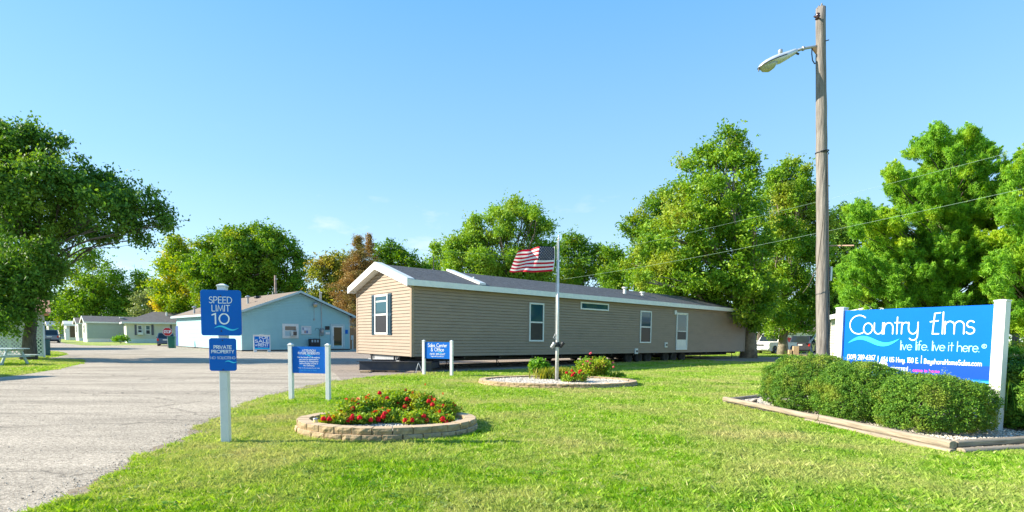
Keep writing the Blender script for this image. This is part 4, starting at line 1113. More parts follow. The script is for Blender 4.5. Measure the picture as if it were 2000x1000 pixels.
# utility pole behind the office, far mast
b_ = PD(540, 665, 66)
up = thing('utility_pole', 'short brown utility pole rising behind the peak of the aqua roof', 'utility pole', (b_.x, b_.y, 0), 0)
zt_ = PD(540, 538, 66).z
MB().tube([(0, 0, 0), (0, 0, zt_)], [.18, .13], 10).build('pole', mat('pinkish_pole_wood', (.42, .30, .25), (.3, .22, .18), 4), up)
MB().tube([(-.3, -.1, 0), (-.3, -.1, zt_-2.0)], .07, 8).build('riser_pipe', M['galv'], up)
MB().box(-.02, .35, -.16, -.12, zt_-.5, zt_-.4).build('bracket', M['galv'], up)
b_ = PD(847, 665, 58); up = thing('vent_mast', 'thin dark mast standing behind the roof of the tan home', 'mast', (b_.x, b_.y, 0), 0)
zt_ = PD(847, 500, 58).z
MB().tube([(0, 0, 0), (0, 0, zt_)], .05, 8).build('pole', M['black'], up); MB().lathe([(.08, 0), (.2, .1), (.16, .5), (.05, .6)], 10, M=Matrix.Translation((0, 0, zt_-1.9))).build('transformer', M['black'], up)
# ------------------------------------------------------------ trees
def leaves(centers, radii, n_per, size, seed, up=0.5, droop=0.0, aspect=0.55, gaus=0.55, core=None, tdir=None):
    """scatter leaf quads around clump centers; returns (quads, tints)"""
    r = np.random.default_rng(seed)
    C = np.repeat(centers, n_per, axis=0); n = len(C)
    rad = np.repeat(radii, n_per)
    off = r.normal(size=(n, 3))*gaus; off[:, 2] *= 0.75
    P = C+off*rad[:, None]
    if droop: P[:, 2] -= droop*rad*r.random(n)**2*2
    nrm = r.normal(size=(n, 3)); nrm[:, 2] += up
    if core is not None:
        out = P-core; out /= np.linalg.norm(out, axis=1)[:, None]+1e-6; nrm += out*0.7
    nrm /= np.linalg.norm(nrm, axis=1)[:, None]
    t = r.normal(size=(n, 3)); 
    if droop: t[:, 2] -= 1.6
    if tdir is not None: t = np.repeat(tdir, n_per, axis=0)+t*.42
    t -= nrm*(t*nrm).sum(1)[:, None]; t /= np.linalg.norm(t, axis=1)[:, None]+1e-9
    b = np.cross(nrm, t)
    s = size*(0.6+0.8*r.random(n))
    V = np.empty((n, 4, 3))
    V[:, 0] = P-t*s[:, None]*.5; V[:, 1] = P+b*(s*aspect*.5)[:, None]; V[:, 2] = P+t*s[:, None]*.5; V[:, 3] = P-b*(s*aspect*.5)[:, None]
    ct = np.repeat(r.random(len(centers)), n_per)
    tint = np.clip(0.55*ct+0.45*r.random(n), 0, 1)
    return V, tint

def lobe_clumps(lobes, dens, crad, seed, fill=0.35):
    """lobes: list of (Vector centre, rx, ry, rz). Each is broken into smaller boughs whose shells carry the leaf clumps"""
    r = np.random.default_rng(seed); cs = []; rs = []
    for c, rx, ry, rz in lobes:
        nb = 9
        R0 = np.array([rx, ry, rz]); area = 4*PI*((rx*ry+rx*rz+ry*rz)/3)
        n = max(10, int(area*dens))
        bd = r.normal(size=(nb, 3)); bd /= np.linalg.norm(bd, axis=1)[:, None]; bd[:, 2] = bd[:, 2]*.9+.1
        bk = r.uniform(.45, .92, nb); br = r.uniform(.26, .50, nb)
        B = bd*bk[:, None]
        wts = br**2; idx = r.choice(nb, n, p=wts/wts.sum())
        d = r.normal(size=(n, 3)); d[:, 2] += .25; d /= np.linalg.norm(d, axis=1)[:, None]
        k = np.where(r.random(n) < fill*.6, r.random(n), r.uniform(.75, 1.1, n))
        p = (B[idx]+d*(k*br[idx])[:, None])*R0
        cs.append(p+np.array(c)); rs.append(crad*(0.5+0.7*r.random(n)))
        m = max(3, int(n*fill*.35)); q = r.normal(size=(m, 3)); q /= np.linalg.norm(q, axis=1)[:, None]
        cs.append(q*(r.uniform(.1, .75, m))[:, None]*R0+np.array(c)); rs.append(np.full(m, crad))
    return np.concatenate(cs), np.concatenate(rs)

def limb_mesh(mb, a, b, r0, r1, r, bend=0.12, n=6):
    a = Vector(a); b = Vector(b); L = (b-a).length; pts = []; rad = []
    o1 = Vector((r.uniform(-1, 1), r.uniform(-1, 1), r.uniform(-.3, .8)))*L*bend
    for i in range(n+1):
        t = i/n
        w = Vector((r.uniform(-1, 1), r.uniform(-1, 1), r.uniform(-1, 1)))*L*0.012*(1 if 0 < i < n else 0)
        pts.append(a.lerp(b, t)+o1*math.sin(PI*t)+w); rad.append(r0+(r1-r0)*t)
    mb.tube(pts, rad, n=7, cap=False)
    return pts

def tree(name, label, base, lobes, lm, leaf=0.2, dens=1.6, npc=26, crad=0.55, trunk_r=0.35, bark=None, seed=1, group=None, top=None,
         up=0.5, droop=0.0, aspect=0.55, twigs=0.0, fork=0.28, fill=0.35, gaus=0.55, cat='tree', limbs=True, flare=1.35, trunk_top=None, lean=(0, 0)):
    r = random.Random(seed)
    base = Vector(base)
    t = thing(name, label, cat, base, group=group)
    L = [(Vector(c)-base, a, b, d) for c, a, b, d in lobes]
    H = max(c.z+d for c, a, b, d in L)
    cx = sum(c.x*a for c, a, b, d in L)/sum(a for c, a, b, d in L)
    cy = sum(c.y*a for c, a, b, d in L)/sum(a for c, a, b, d in L)
    tt = H*0.75 if trunk_top is None else trunk_top
    mb = MB(); pts = []; rad = []
    for i in range(12):
        k = i/11
        z = tt*k
        pts.append(Vector((cx*k*k*.7+lean[0]*k+r.uniform(-1, 1)*trunk_r*.22*(i > 0), cy*k*k*.7+lean[1]*k+r.uniform(-1, 1)*trunk_r*.22*(i > 0), z-0.1*(i == 0))))
        rad.append(trunk_r*((flare if i == 0 else 1.06 if i == 1 else 1.0)*(1-0.86*k)))
    mb.tube(pts, rad, n=12)
    tips = []
    if limbs:
        for c, a, b, d in L[:44]:
            zf = max(tt*fork, min(tt*.9, c.z*r.uniform(.45, .72)))
            k = zf/tt; i = min(10, int(k*11)); f = k*11-i
            s0 = pts[i].lerp(pts[i+1], f)
            rr0 = (rad[i]*(1-f)+rad[i+1]*f)*.46
            lp = limb_mesh(mb, s0, c, rr0, rr0*.25, r)
            for q in range(3):
                e = c+Vector((r.uniform(-1, 1)*a, r.uniform(-1, 1)*b, r.uniform(-.6, 1)*d))*.8
                limb_mesh(mb, lp[3+q], e, rr0*.32, rr0*.06, r, n=4)
    tr = mb.build('trunk', bark or M['bark'], t, smooth=True)
    cs, rs = lobe_clumps(L, dens, crad, seed, fill)
    V, tn = leaves(cs, rs, npc, leaf, seed+1, up, droop, aspect, gaus)
    if twigs:
        # stray sprays beyond the crown's edge
        rg = np.random.default_rng(seed+9); m = int(len(cs)*twigs)
        idx = rg.integers(0, len(cs), m); dd = rg.normal(size=(m, 3)); dd /= np.linalg.norm(dd, axis=1)[:, None]; dd[:, 2] = np.abs(dd[:, 2])*.8
        V2, t2 = leaves(cs[idx]+dd*crad*rg.uniform(.9, 2.6, m)[:, None], rs[idx]*.5, max(4, npc//4), leaf, seed+3, up, droop, aspect, gaus)
        V = np.concatenate([V, V2]); tn = np.concatenate([tn, t2])
    ok = V[:, :, 2].min(axis=1) > 0.02
    V = V[ok]; tn = tn[ok]
    fastmesh('crown', V, 4, lm, t, tint=tn)
    return t
def PL(D, items):
    """crown masses measured in the picture: (px, py, radius px, depth offset m[, flatten])"""
    out = []
    for it in items:
        px, py, rp, off = it[:4]; fl = it[4] if len(it) > 4 else 1.0
        c = PD(px, py, D+off); r_m = rp*(D+off)/FPX
        out.append((c, r_m, r_m*1.0, r_m*fl))
    return out

def fill_outline(poly, n, r0, r1, seed):
    r = random.Random(seed); xs = [p[0] for p in poly]; ys = [p[1] for p in poly]; out = []
    while len(out) < n:
        x, y = r.uniform(min(xs), max(xs)), r.uniform(min(ys), max(ys))
        if pip(np.array([x]), np.array([y]), poly)[0]: out.append((x, y, r.uniform(r0, r1)*(0.55+.45*(y-min(ys))/(max(ys)-min(ys)))))
    return out
def OUT(D, poly, n, r0, r1, seed, depth):
    r = random.Random(seed)
    return PL(D, [(x, y, q, r.uniform(-depth, depth)) for x, y, q in fill_outline(poly, n, r0, r1, seed)])
M['leaf_mid'] = leaf_mat('mid_green_leaves', [(0.054, 0.143, 0.012), (0.132, 0.285, 0.018), (0.264, 0.420, 0.030)], nscale=0.35, patch=(0.388, 0.405, 0.030), plo=0.54, phi=0.72)
M['leaf_dark'] = leaf_mat('dark_green_leaves', [(0.035, 0.11, 0.018), (0.09, 0.21, 0.028), (0.20, 0.36, 0.04)], nscale=0.5, patch=(0.27, 0.40, 0.045), plo=0.52, phi=0.70)
M['leaf_turning'] = leaf_mat('yellowing_leaves', [(0.093, 0.210, 0.012), (0.217, 0.375, 0.018), (0.434, 0.510, 0.030)], nscale=0.3, patch=(0.775, 0.600, 0.030), plo=0.50, phi=0.66)
M['leaf_light'] = leaf_mat('light_green_leaves', [(0.109, 0.240, 0.025), (0.202, 0.375, 0.035), (0.357, 0.525, 0.060)], nscale=0.3, patch=(0.310, 0.420, 0.050), plo=0.5, phi=0.7)
M['leaf_olive'] = leaf_mat('olive_leaves', [(0.109, 0.150, 0.020), (0.232, 0.285, 0.030), (0.403, 0.405, 0.060)], nscale=0.3, patch=(0.465, 0.330, 0.060))
M['leaf_brown'] = leaf_mat('browned_conifer_needles', [(0.155, 0.105, 0.030), (0.341, 0.210, 0.060), (0.465, 0.330, 0.090)], trans=.2, nscale=0.5, patch=(0.186, 0.225, 0.040))
M['leaf_grey'] = leaf_mat('grey_green_leaves', [(0.124, 0.180, 0.050), (0.202, 0.255, 0.080), (0.310, 0.375, 0.120)], nscale=0.3)
M['leaf_pine'] = leaf_mat('pine_needles', [(0.08, 0.22, 0.03), (0.20, 0.43, 0.04), (0.38, 0.64, 0.06)], trans=.45, nscale=0.55, patch=(0.48, 0.62, 0.04), plo=0.52, phi=0.68)
M['leaf_syc'] = leaf_mat('sycamore_leaves', [(0.06, 0.17, 0.012), (0.16, 0.33, 0.02), (0.36, 0.50, 0.045)], nscale=0.22, patch=(0.42, 0.44, 0.06), plo=0.52, phi=0.68)

TR = 'trees standing round the site'
K = TREE_K
# the big dark tree at the left edge
D = 27.6
tree('spreading_tree', 'large dark tree with a leaning trunk, spreading over the picnic table at the left edge', G(56, 703),
     PL(D, [(-60, 330, 95, 0), (40, 310, 62, 1), (100, 330, 58, -1), (20, 400, 85, -1.5), (120, 400, 70, 1.5), (175, 365, 48, 0), (205, 420, 52, -1), (225, 360, 36, 1), (265, 395, 38, 0),
            (300, 425, 26, .5), (250, 440, 30, -.5), (150, 450, 45, 0, .6), (205, 462, 26, 1, .6), (70, 470, 50, 1), (-20, 490, 80, 0), (40, 540, 45, 1.6), (25, 590, 38, -1.2), (65, 570, 28, -1.0), (-40, 600, 60, 0), (62, 600, 20, -1.5), (60, 275, 38, 0), (0, 275, 40, 0), (70, 500, 46, -2.2), (95, 530, 28, -1.5), (50, 555, 44, -2), (80, 560, 26, -1.6), (25, 615, 40, -1.8), (10, 540, 60, -2), (275, 470, 12, 0, 1.6), (325, 440, 9, 0, 1.8), (310, 400, 16, 0), (60, 262, 22, 0), (115, 275, 14, 0)]),
     M['leaf_dark'], leaf=0.17, dens=2.6*K, npc=30, crad=0.42, trunk_r=0.31, seed=21, group=None, up=.6, droop=.25, twigs=0.25, trunk_top=6.5, flare=1.25, fork=.5, lean=(.4, 0))
# behind it
tree('shade_tree', 'rounded green tree behind the pale mobile homes at the far left', PD(185, 665, 108).xy.to_3d(),
     PL(108, [(180, 510, 26, 0), (160, 545, 30, 2), (205, 545, 30, -2), (180, 580, 40, 0), (145, 590, 32, 0), (220, 590, 34, 1), (190, 620, 50, 0), (130, 625, 30, 0), (240, 620, 30, 0)]),
     M['leaf_mid'], leaf=0.42, dens=.5*K, npc=26, crad=1.1, trunk_r=0.5, seed=22, group=TR, twigs=.2)
tree('shade_tree', 'small green treetop left of the rounded tree, seen past the dark trunk', PD(100, 665, 125).xy.to_3d(),
     PL(125, [(98, 590, 26, 0), (80, 615, 34, 0), (115, 620, 28, 0), (60, 560, 40, 3), (20, 580, 50, 0), (30, 630, 50, 0)]), M['leaf_mid'], leaf=0.5, dens=.4*K, npc=24, crad=1.2, trunk_r=.5, seed=23, group=TR)
tree('shade_tree', 'sparse small tree between the rounded tree and the yellowing tree', PD(275, 665, 112).xy.to_3d(),
     PL(112, [(275, 548, 18, 0), (262, 575, 24, 0), (290, 570, 26, 1), (275, 600, 34, 0), (255, 620, 30, 0)]), M['leaf_mid'], leaf=.42, dens=.5*K, npc=22, crad=1.0, trunk_r=.35, seed=24, group=TR, twigs=.4)
tree('willow', 'grey-green bushy tree behind the hip-roofed cream house', PD(296, 665, 92).xy.to_3d(),
     PL(92, [(292, 585, 24, 0), (308, 600, 22, 0), (285, 612, 24, 0), (310, 622, 22, 0)]), M['leaf_grey'], leaf=.35, dens=.7*K, npc=28, crad=.8, trunk_r=.3, seed=25, group=TR, droop=.4)
tree('maple_tree', 'yellowing tree left of the speed limit sign, gold near its foot', PD(350, 665, 84).xy.to_3d(),
     PL(84, [(345, 490, 26, 0), (330, 520, 26, 0), (365, 510, 30, 1), (350, 545, 36, -1), (325, 570, 30, 0), (375, 560, 36, 0), (338, 600, 32, -2), (370, 605, 38, 0), (318, 600, 16, -2)]),
     M['leaf_turning'], leaf=.36, dens=.85*K, npc=26, crad=.85, trunk_r=.4, seed=26, group=TR, twigs=.25)
tree('maple_tree', 'tall broad green tree behind the aqua building, just right of the speed limit sign', PD(452, 665, 78).xy.to_3d(),
     PL(78, [(465, 462, 24, 0), (430, 475, 28, 0), (495, 475, 30, 0), (410, 505, 36, 1), (455, 505, 42, -2), (510, 505, 36, 0), (400, 545, 40, 0), (450, 550, 48, -1), (500, 545, 45, 0), (420, 590, 45, 0), (480, 590, 50, 0), (530, 480, 26, 1)])+OUT(78, [(465,432),(500,448),(535,452),(545,500),(540,600),(400,620),(385,560),(375,500),(400,470),(430,452)], 26, 12, 22, 8, 4),
     M['leaf_mid'], leaf=.34, dens=.95*K, npc=26, crad=.8, trunk_r=.5, seed=27, group=TR, twigs=.25)
tree('maple_tree', 'looser green tree with sky gaps behind the peak of the aqua building', PD(560, 665, 80).xy.to_3d(),
     PL(80, [(545, 470, 22, 0), (570, 490, 26, 0), (590, 512, 16, 1), (545, 520, 36, 0), (582, 540, 24, 0), (560, 565, 38, -1), (600, 580, 22, 0), (530, 590, 40, 0), (590, 600, 30, 0)]),
     M['leaf_mid'], leaf=.34, dens=.75*K, npc=24, crad=.8, trunk_r=.45, seed=28, group=TR, twigs=.3)
tree('maple_tree', 'olive-green tree between the aqua building and the tan home', PD(645, 665, 74).xy.to_3d(),
     PL(74, [(650, 508, 20, 0), (628, 525, 22, 0), (665, 520, 24, 0), (640, 555, 34, 0), (672, 560, 28, 0), (620, 585, 26, 0), (655, 600, 34, 0)]),
     M['leaf_olive'], leaf=.32, dens=1.0*K, npc=26, crad=.7, trunk_r=.35, seed=29, group=TR, twigs=.3)
def conifer(name, label, base, H, Rb, lm, seed, leaf, levels=16, group=TR, bark=None, z0=.12, irregular=.25, npc=34, crad=.5, per=7, power=.9, trunk_r=.25, up=.7, lumps=None, droop_b=.15, tip=True, gaus=.5, aspect=.22):
    r = random.Random(seed); base = Vector(base)
    t = thing(name, label, 'tree', base, group=group)
    mb = MB(); mb.tube([(0, 0, -.1), (0.02*H*.3, 0, H*.5), (0, 0, H*.97)], [trunk_r, trunk_r*.6, trunk_r*.08], n=9)
    cs = []; rs = []
    for i in range(levels):
        k = z0+(1-z0)*i/(levels-1)
        rad = Rb*((1-k)/(1-z0))**power*(1+r.uniform(-irregular, irregular))+.15
        nb = max(3, int(per*(rad/Rb)**.5)) if Rb else 3
        a0 = r.uniform(0, 6.28)
        for j in range(nb):
            a = a0+2*PI*j/nb+r.uniform(-.35, .35); L = rad*r.uniform(.7, 1.12)
            z = H*k+r.uniform(-.5, .5)*H/levels
            s0 = Vector((0, 0, z)); e = Vector((math.cos(a)*L, math.sin(a)*L, z+L*r.uniform(-.05, .35)-droop_b*L))
            mb.tube([s0, s0.lerp(e, .5)+Vector((0, 0, -L*.06)), e], [trunk_r*.3*(1-k)+.02, trunk_r*.18*(1-k)+.015, .01], n=5, cap=False)
            m = max(2, int(L/(crad*.75)))
            for q in range(m):
                f = (q+1)/m
                if f < .25: continue
                c = s0.lerp(e, f); w = L*.26*f
                for s_ in (-1, 0, 1):
                    cs.append((c.x-math.sin(a)*w*s_+r.uniform(-.2, .2), c.y+math.cos(a)*w*s_+r.uniform(-.2, .2), c.z+r.uniform(-.15, .25)-abs(s_)*.08)); rs.append(crad*r.uniform(.6, 1.15))
    if tip:
        for q in range(6): cs.append((r.uniform(-.1, .1), r.uniform(-.1, .1), H*(.93+.012*q))); rs.append(crad*.35)
    mb.build('trunk', bark or M['bark'], t, smooth=True)
    V, tn = leaves(np.array(cs), np.array(rs), max(6, int(npc*K)), leaf, seed+1, up, 0, aspect, gaus)
    fastmesh('crown', V, 4, lm, t, tint=tn)
    return t
b_ = PD(702, 665, 62); conifer('conifer', 'brown half-dead conifer beside the left end of the tan home', (b_.x, b_.y, 0), 1.4+(655-474)/FPX*62, 4.3, M['leaf_brown'], 30, .26, levels=20, crad=.5, npc=30, irregular=.45, per=9)
b_ = PD(723, 665, 64); conifer('conifer', 'thin brown conifer just behind the peak of the tan home', (b_.x, b_.y, 0), 1.4+(655-470)/FPX*64, 2.8, M['leaf_brown'], 31, .26, levels=18, crad=.42, npc=22, irregular=.5)
tree('ash_tree', 'mid-height green tree above the roof of the tan home, left of the wide central tree', PD(770, 665, 84).xy.to_3d(),
     PL(84, [(772, 492, 20, 0), (745, 505, 24, 0), (800, 510, 26, 0), (765, 530, 32, 0), (735, 545, 28, 0), (810, 545, 30, 0), (775, 580, 45, 0), (830, 530, 20, 0)]),
     M['leaf_mid'], leaf=.36, dens=.8*K, npc=24, crad=.8, trunk_r=.4, seed=32, group=TR, twigs=.3)
tree('ash_tree', 'low sparse tree in the dip beside the wide central tree', PD(855, 665, 92).xy.to_3d(),
     PL(92, [(850, 488, 16, 0), (838, 520, 20, 0), (868, 500, 20, 0), (855, 545, 36, 0), (825, 560, 30, 0)]),
     M['leaf_light'], leaf=.38, dens=.7*K, npc=22, crad=.8, trunk_r=.4, seed=33, group=TR, twigs=.5)
tree('ash_tree', 'wide light green tree behind the flag, the tallest above the tan roof', PD(995, 665, 72).xy.to_3d(),
     PL(72, [(1000, 412, 20, 0), (1040, 425, 22, 0), (960, 425, 20, 1), (925, 440, 22, 0), (990, 450, 34, -1), (1050, 460, 34, 0), (905, 470, 26, 0), (940, 475, 34, 0), (890, 505, 32, 0), (940, 520, 42, -2), (1000, 510, 46, 0), (1060, 510, 42, 0), (900, 545, 40, 0), (980, 560, 50, 0), (1060, 560, 45, 0)])+OUT(72, [(1010,392),(1060,405),(1090,445),(1110,500),(1100,580),(900,570),(865,520),(870,480),(900,450),(935,425),(970,405)], 34, 12, 22, 9, 4),
     M['leaf_light'], leaf=.30, dens=1.05*K, npc=26, crad=.7, trunk_r=.5, seed=34, group=TR, twigs=.35)
tree('ash_tree', 'lower green tree just right of the flagpole', PD(1125, 665, 78).xy.to_3d(),
     PL(78, [(1115, 470, 18, 0), (1100, 490, 22, 0), (1135, 480, 18, 0), (1160, 492, 20, 0), (1120, 520, 34, 0), (1160, 530, 34, 0), (1100, 560, 38, 0), (1150, 575, 45, 0), (1185, 505, 20, 0), (1200, 540, 30, 0)]),
     M['leaf_mid'], leaf=.32, dens=.9*K, npc=24, crad=.7, trunk_r=.45, seed=35, group=TR, twigs=.4)
tree('ash_tree', 'low green tree in the dip left of the great sycamore', PD(1225, 665, 66).xy.to_3d(),
     PL(66, [(1205, 500, 24, 0), (1230, 520, 30, 0), (1200, 550, 34, 0), (1250, 560, 36, 0), (1220, 590, 40, 0)]),
     M['leaf_mid'], leaf=.28, dens=1.1*K, npc=24, crad=.6, trunk_r=.35, seed=36, group=TR, twigs=.4)
tree('ash_tree', 'darker tree with a jutting left bough, behind the great sycamore', PD(1290, 665, 56).xy.to_3d(),
     PL(56, [(1295, 385, 20, 0), (1270, 400, 26, 0), (1240, 425, 18, 0), (1222, 445, 14, 0), (1255, 450, 30, 0), (1300, 440, 40, 0), (1280, 490, 45, 0), (1250, 520, 36, 0), (1300, 550, 50, 0)]),
     M['leaf_mid'], leaf=.25, dens=1.3*K, npc=26, crad=.55, trunk_r=.45, seed=37, group=TR, twigs=.4)
b_ = G(1461, 699)
tree('sycamore_tree', 'great sycamore towering over the far end of the tan home', b_,
     PL(b_.y, [(1422, 265, 20, 0), (1445, 290, 22, 0), (1395, 295, 22, 0), (1368, 300, 16, 1), (1350, 330, 20, 0), (1420, 325, 32, 0), (1465, 330, 22, 0), (1375, 360, 36, -1), (1430, 375, 40, 1), (1325, 385, 26, 0), (1340, 420, 42, -2), (1400, 430, 48, 0), (1465, 420, 40, 0), (1290, 465, 38, 0),
               (1345, 485, 48, -2), (1415, 495, 52, -1), (1480, 490, 42, 1), (1270, 520, 42, 0), (1330, 545, 48, -1), (1400, 560, 52, -2), (1465, 560, 44, 0), (1260, 560, 36, 1), (1300, 590, 36, 0), (1440, 610, 36, 0), (1385, 610, 40, 1), (1470, 600, 26, -2.5), (1490, 570, 26, -2.5), (1455, 560, 26, -3), (1440, 520, 28, -3), (1470, 500, 26, -3), (1478, 635, 16, -1.5), (1450, 460, 26, -3), (1430, 400, 26, -3)])+OUT(b_.y, [(1430,240),(1448,262),(1470,300),(1478,350),(1490,400),(1500,470),(1510,560),(1500,640),(1455,650),(1400,625),(1330,600),(1262,590),(1240,560),(1250,500),(1262,450),(1290,420),(1320,400),(1330,370),(1322,300),(1345,290),(1360,262),(1385,270),(1400,260),(1415,242)], 100, 13, 24, 3, 4.5),
     M['leaf_syc'], leaf=.20, dens=2.0*K, npc=24, crad=.42, trunk_r=.48, bark=M['bark_pale'], seed=38, group='sycamores at the far end of the home', twigs=.5, trunk_top=13, fork=.22, fill=.3)
b_ = G(1529, 693)
tree('sycamore_tree', 'second sycamore, between the great sycamore and the wooden pole, the pickup behind its trunk', b_,
     PL(b_.y, [(1540, 330, 18, 0), (1515, 350, 24, 0), (1560, 345, 22, 0), (1535, 385, 36, 0), (1580, 390, 28, 0), (1510, 420, 34, 0), (1560, 435, 42, 0), (1600, 440, 30, 0), (1520, 480, 44, -1), (1580, 500, 44, 0), (1540, 550, 48, -1), (1600, 560, 38, 0), (1500, 560, 42, 0), (1570, 605, 36, 0), (1510, 615, 36, 0), (1545, 640, 20, -1), (1520, 560, 24, -3), (1535, 610, 22, -2.5), (1545, 500, 26, -3), (1530, 440, 24, -3), (1580, 640, 20, -1), (1505, 650, 14, 0)])+OUT(b_.y, [(1555,310),(1590,335),(1595,400),(1620,450),(1610,560),(1600,640),(1530,650),(1490,620),(1490,520),(1480,430),(1490,350),(1510,325),(1535,330)], 66, 12, 22, 4, 3.8),
     M['leaf_syc'], leaf=.21, dens=1.8*K, npc=24, crad=.45, trunk_r=.38, bark=M['bark_pale'], seed=39, group='sycamores at the far end of the home', twigs=.5, trunk_top=12, fork=.3)
b_ = G(1482, 690)
tree('maple_tree', 'thin tree with its trunk between the great sycamore and the parked pickup', b_,
     PL(b_.y, [(1485, 610, 24, 0), (1500, 580, 30, 0), (1478, 560, 30, 0), (1495, 636, 14, -1)]), M['leaf_mid'], leaf=.22, dens=1.5*K, npc=24, crad=.5, trunk_r=.26, seed=40, group=TR)
tree('oak_tree', 'dark tree between the wooden pole and the tall pine', PD(1648, 665, 58).xy.to_3d(),
     PL(58, [(1645, 425, 20, 0), (1630, 455, 30, 0), (1660, 465, 34, 0), (1680, 440, 26, 0), (1640, 510, 46, 0), (1680, 520, 34, 0), (1630, 570, 42, 0), (1670, 590, 44, 0), (1640, 640, 36, 0), (1600, 600, 30, 1)]),
     M['leaf_dark'], leaf=.27, dens=1.3*K, npc=28, crad=.6, trunk_r=.45, seed=41, group=TR, twigs=.3)
# pines on the right: built from layered boughs reaching up and out
def pine_px(name, label, D, axis_px, H_py, boughs, seed, group):
    r = random.Random(seed); b = PD(axis_px, 665, D); base = Vector((b.x, b.y, 0))
    t = thing(name, label, 'tree', base, group=group)
    top = PD(axis_px, H_py, D)
    mb = MB(); H = top.z; mb.tube([(0, 0, -.1), (0.1, 0, H*.5), (0, 0, H*.96)], [.36, .22, .04], n=10)
    cs = []; rs = []; ds = []
    for (px, py, rp) in boughs:
        for lay in range(BOUGH_LAYERS):
            off = r.uniform(-2.6, 2.2)
            c = PD(px+r.uniform(-.5, .5)*rp, py+r.uniform(-.4, .4)*rp, D+off)-base
            s0 = Vector((0, 0, max(.8, c.z-abs(c.x)*.45-r.uniform(0, 1))))
            limb_mesh(mb, s0, c, .045, .012, r, bend=.05, n=4)
            w = rp/FPX*D
            # each bough: upturned tufts, longer leaders near the top
            for q in range(int(12+w*16)):
                a = r.uniform(0, 6.28); d = w*r.random()**.5
                p = c+Vector((math.cos(a)*d, math.sin(a)*d*.9, r.uniform(-.7, .7)*w))
                o_ = Vector((p.x, p.y, 0)); o_ = o_.normalized() if o_.length > .1 else Vector((0, 0, 0))
                dr_ = (o_*.75+Vector((r.uniform(-.35, .35), r.uniform(-.35, .35), r.uniform(.35, 1.0)))).normalized()
                for s_ in range(4 if r.random() < .8 else 6):
                    e = p+dr_*(.10*s_); cs.append((e.x, e.y, e.z)); rs.append(.13-.018*s_); ds.append(tuple(dr_))
            if c.z > H*.62 or r.random() < .12:
                for q in range(2):
                    p = c+Vector((r.uniform(-.6, .6)*w, r.uniform(-.3, .3), w*.5)); L_ = r.uniform(4, 9)
                    for s_ in range(int(L_)): cs.append((p.x+.02*s_*r.uniform(-1, 1), p.y, p.z+.10*s_)); rs.append(.12-.010*s_); ds.append((r.uniform(-.3, .3), 0, 1))
    mb.build('trunk', M['bark'], t, smooth=True)
    V, tn = leaves(np.array(cs), np.array(rs), max(6, int(17*K)), .145, seed+1, .5, 0, .20, .66, tdir=np.array(ds))
    fastmesh('crown', V, 4, M['leaf_pine'], t, tint=tn)
    return t
BOUGH_LAYERS = 1
PO1 = [(1672, 625), (1650, 596), (1638, 545), (1655, 515), (1700, 505), (1690, 470), (1668, 440), (1662, 420), (1690, 405), (1735, 425), (1760, 410), (1745, 375), (1738, 340), (1760, 335), (1785, 345), (1782, 310), (1775, 295), (1800, 290), (1822, 262), (1838, 268), (1850, 285), (1875, 270), (1894, 250), (1912, 275), (1942, 285), (1950, 310), (1965, 345), (1960, 400), (1975, 450), (1995, 520), (1990, 640), (1800, 645)]
pine_px('pine_tree', 'tall full pine behind the large blue sign', 27, 1850, 262, fill_outline(PO1, 430, 12, 22, 5), 51, 'pines behind the large sign')
PO2 = [(1950, 640), (1940, 560), (1955, 520), (1945, 470), (1965, 440), (1955, 400), (1975, 370), (1970, 340), (1990, 345), (2010, 300), (2040, 280), (2080, 320), (2120, 420), (2150, 640)]
pine_px('pine_tree', 'second pine running out of the picture at the right edge', 24, 2040, 300, fill_outline(PO2, 190, 15, 26, 6), 52, 'pines behind the large sign')
b_ = G(1982, 690)
tree('maple_tree', 'tree with a bare grey trunk beyond the right post of the large sign', b_,
     PL(b_.y, [(1985, 585, 26, 0), (1960, 600, 30, 0), (2010, 600, 34, 0), (1940, 620, 22, 2), (2040, 640, 30, 3)]), M['leaf_mid'], leaf=.25, dens=1.2*K, npc=24, crad=.6, trunk_r=.42, seed=54, group=TR)
# far woods closing the horizon
rg = np.random.default_rng(77); cs = []
for a in np.linspace(-58, 58, 520):
    d = 190+rg.uniform(-12, 12); h = 7+3.5*math.sin(a*.35)+2.0*math.sin(a*1.3+1)+rg.uniform(-1, 1)
    x = math.tan(R(a))*d
    for z in np.arange(0.4, h, 1.5): cs.append((x+rg.uniform(-2, 2), d+rg.uniform(-3, 3), z))
V, tn = leaves(np.array(cs), np.full(len(cs), 1.5), 9, 1.15, 78, .4, 0, .7, .6)
wd = fastmesh('distant_woods', V, 4, M['leaf_dark'], tint=tn)
tag(wd, 'low line of far dark woods along the horizon', 'woods', kind='stuff')
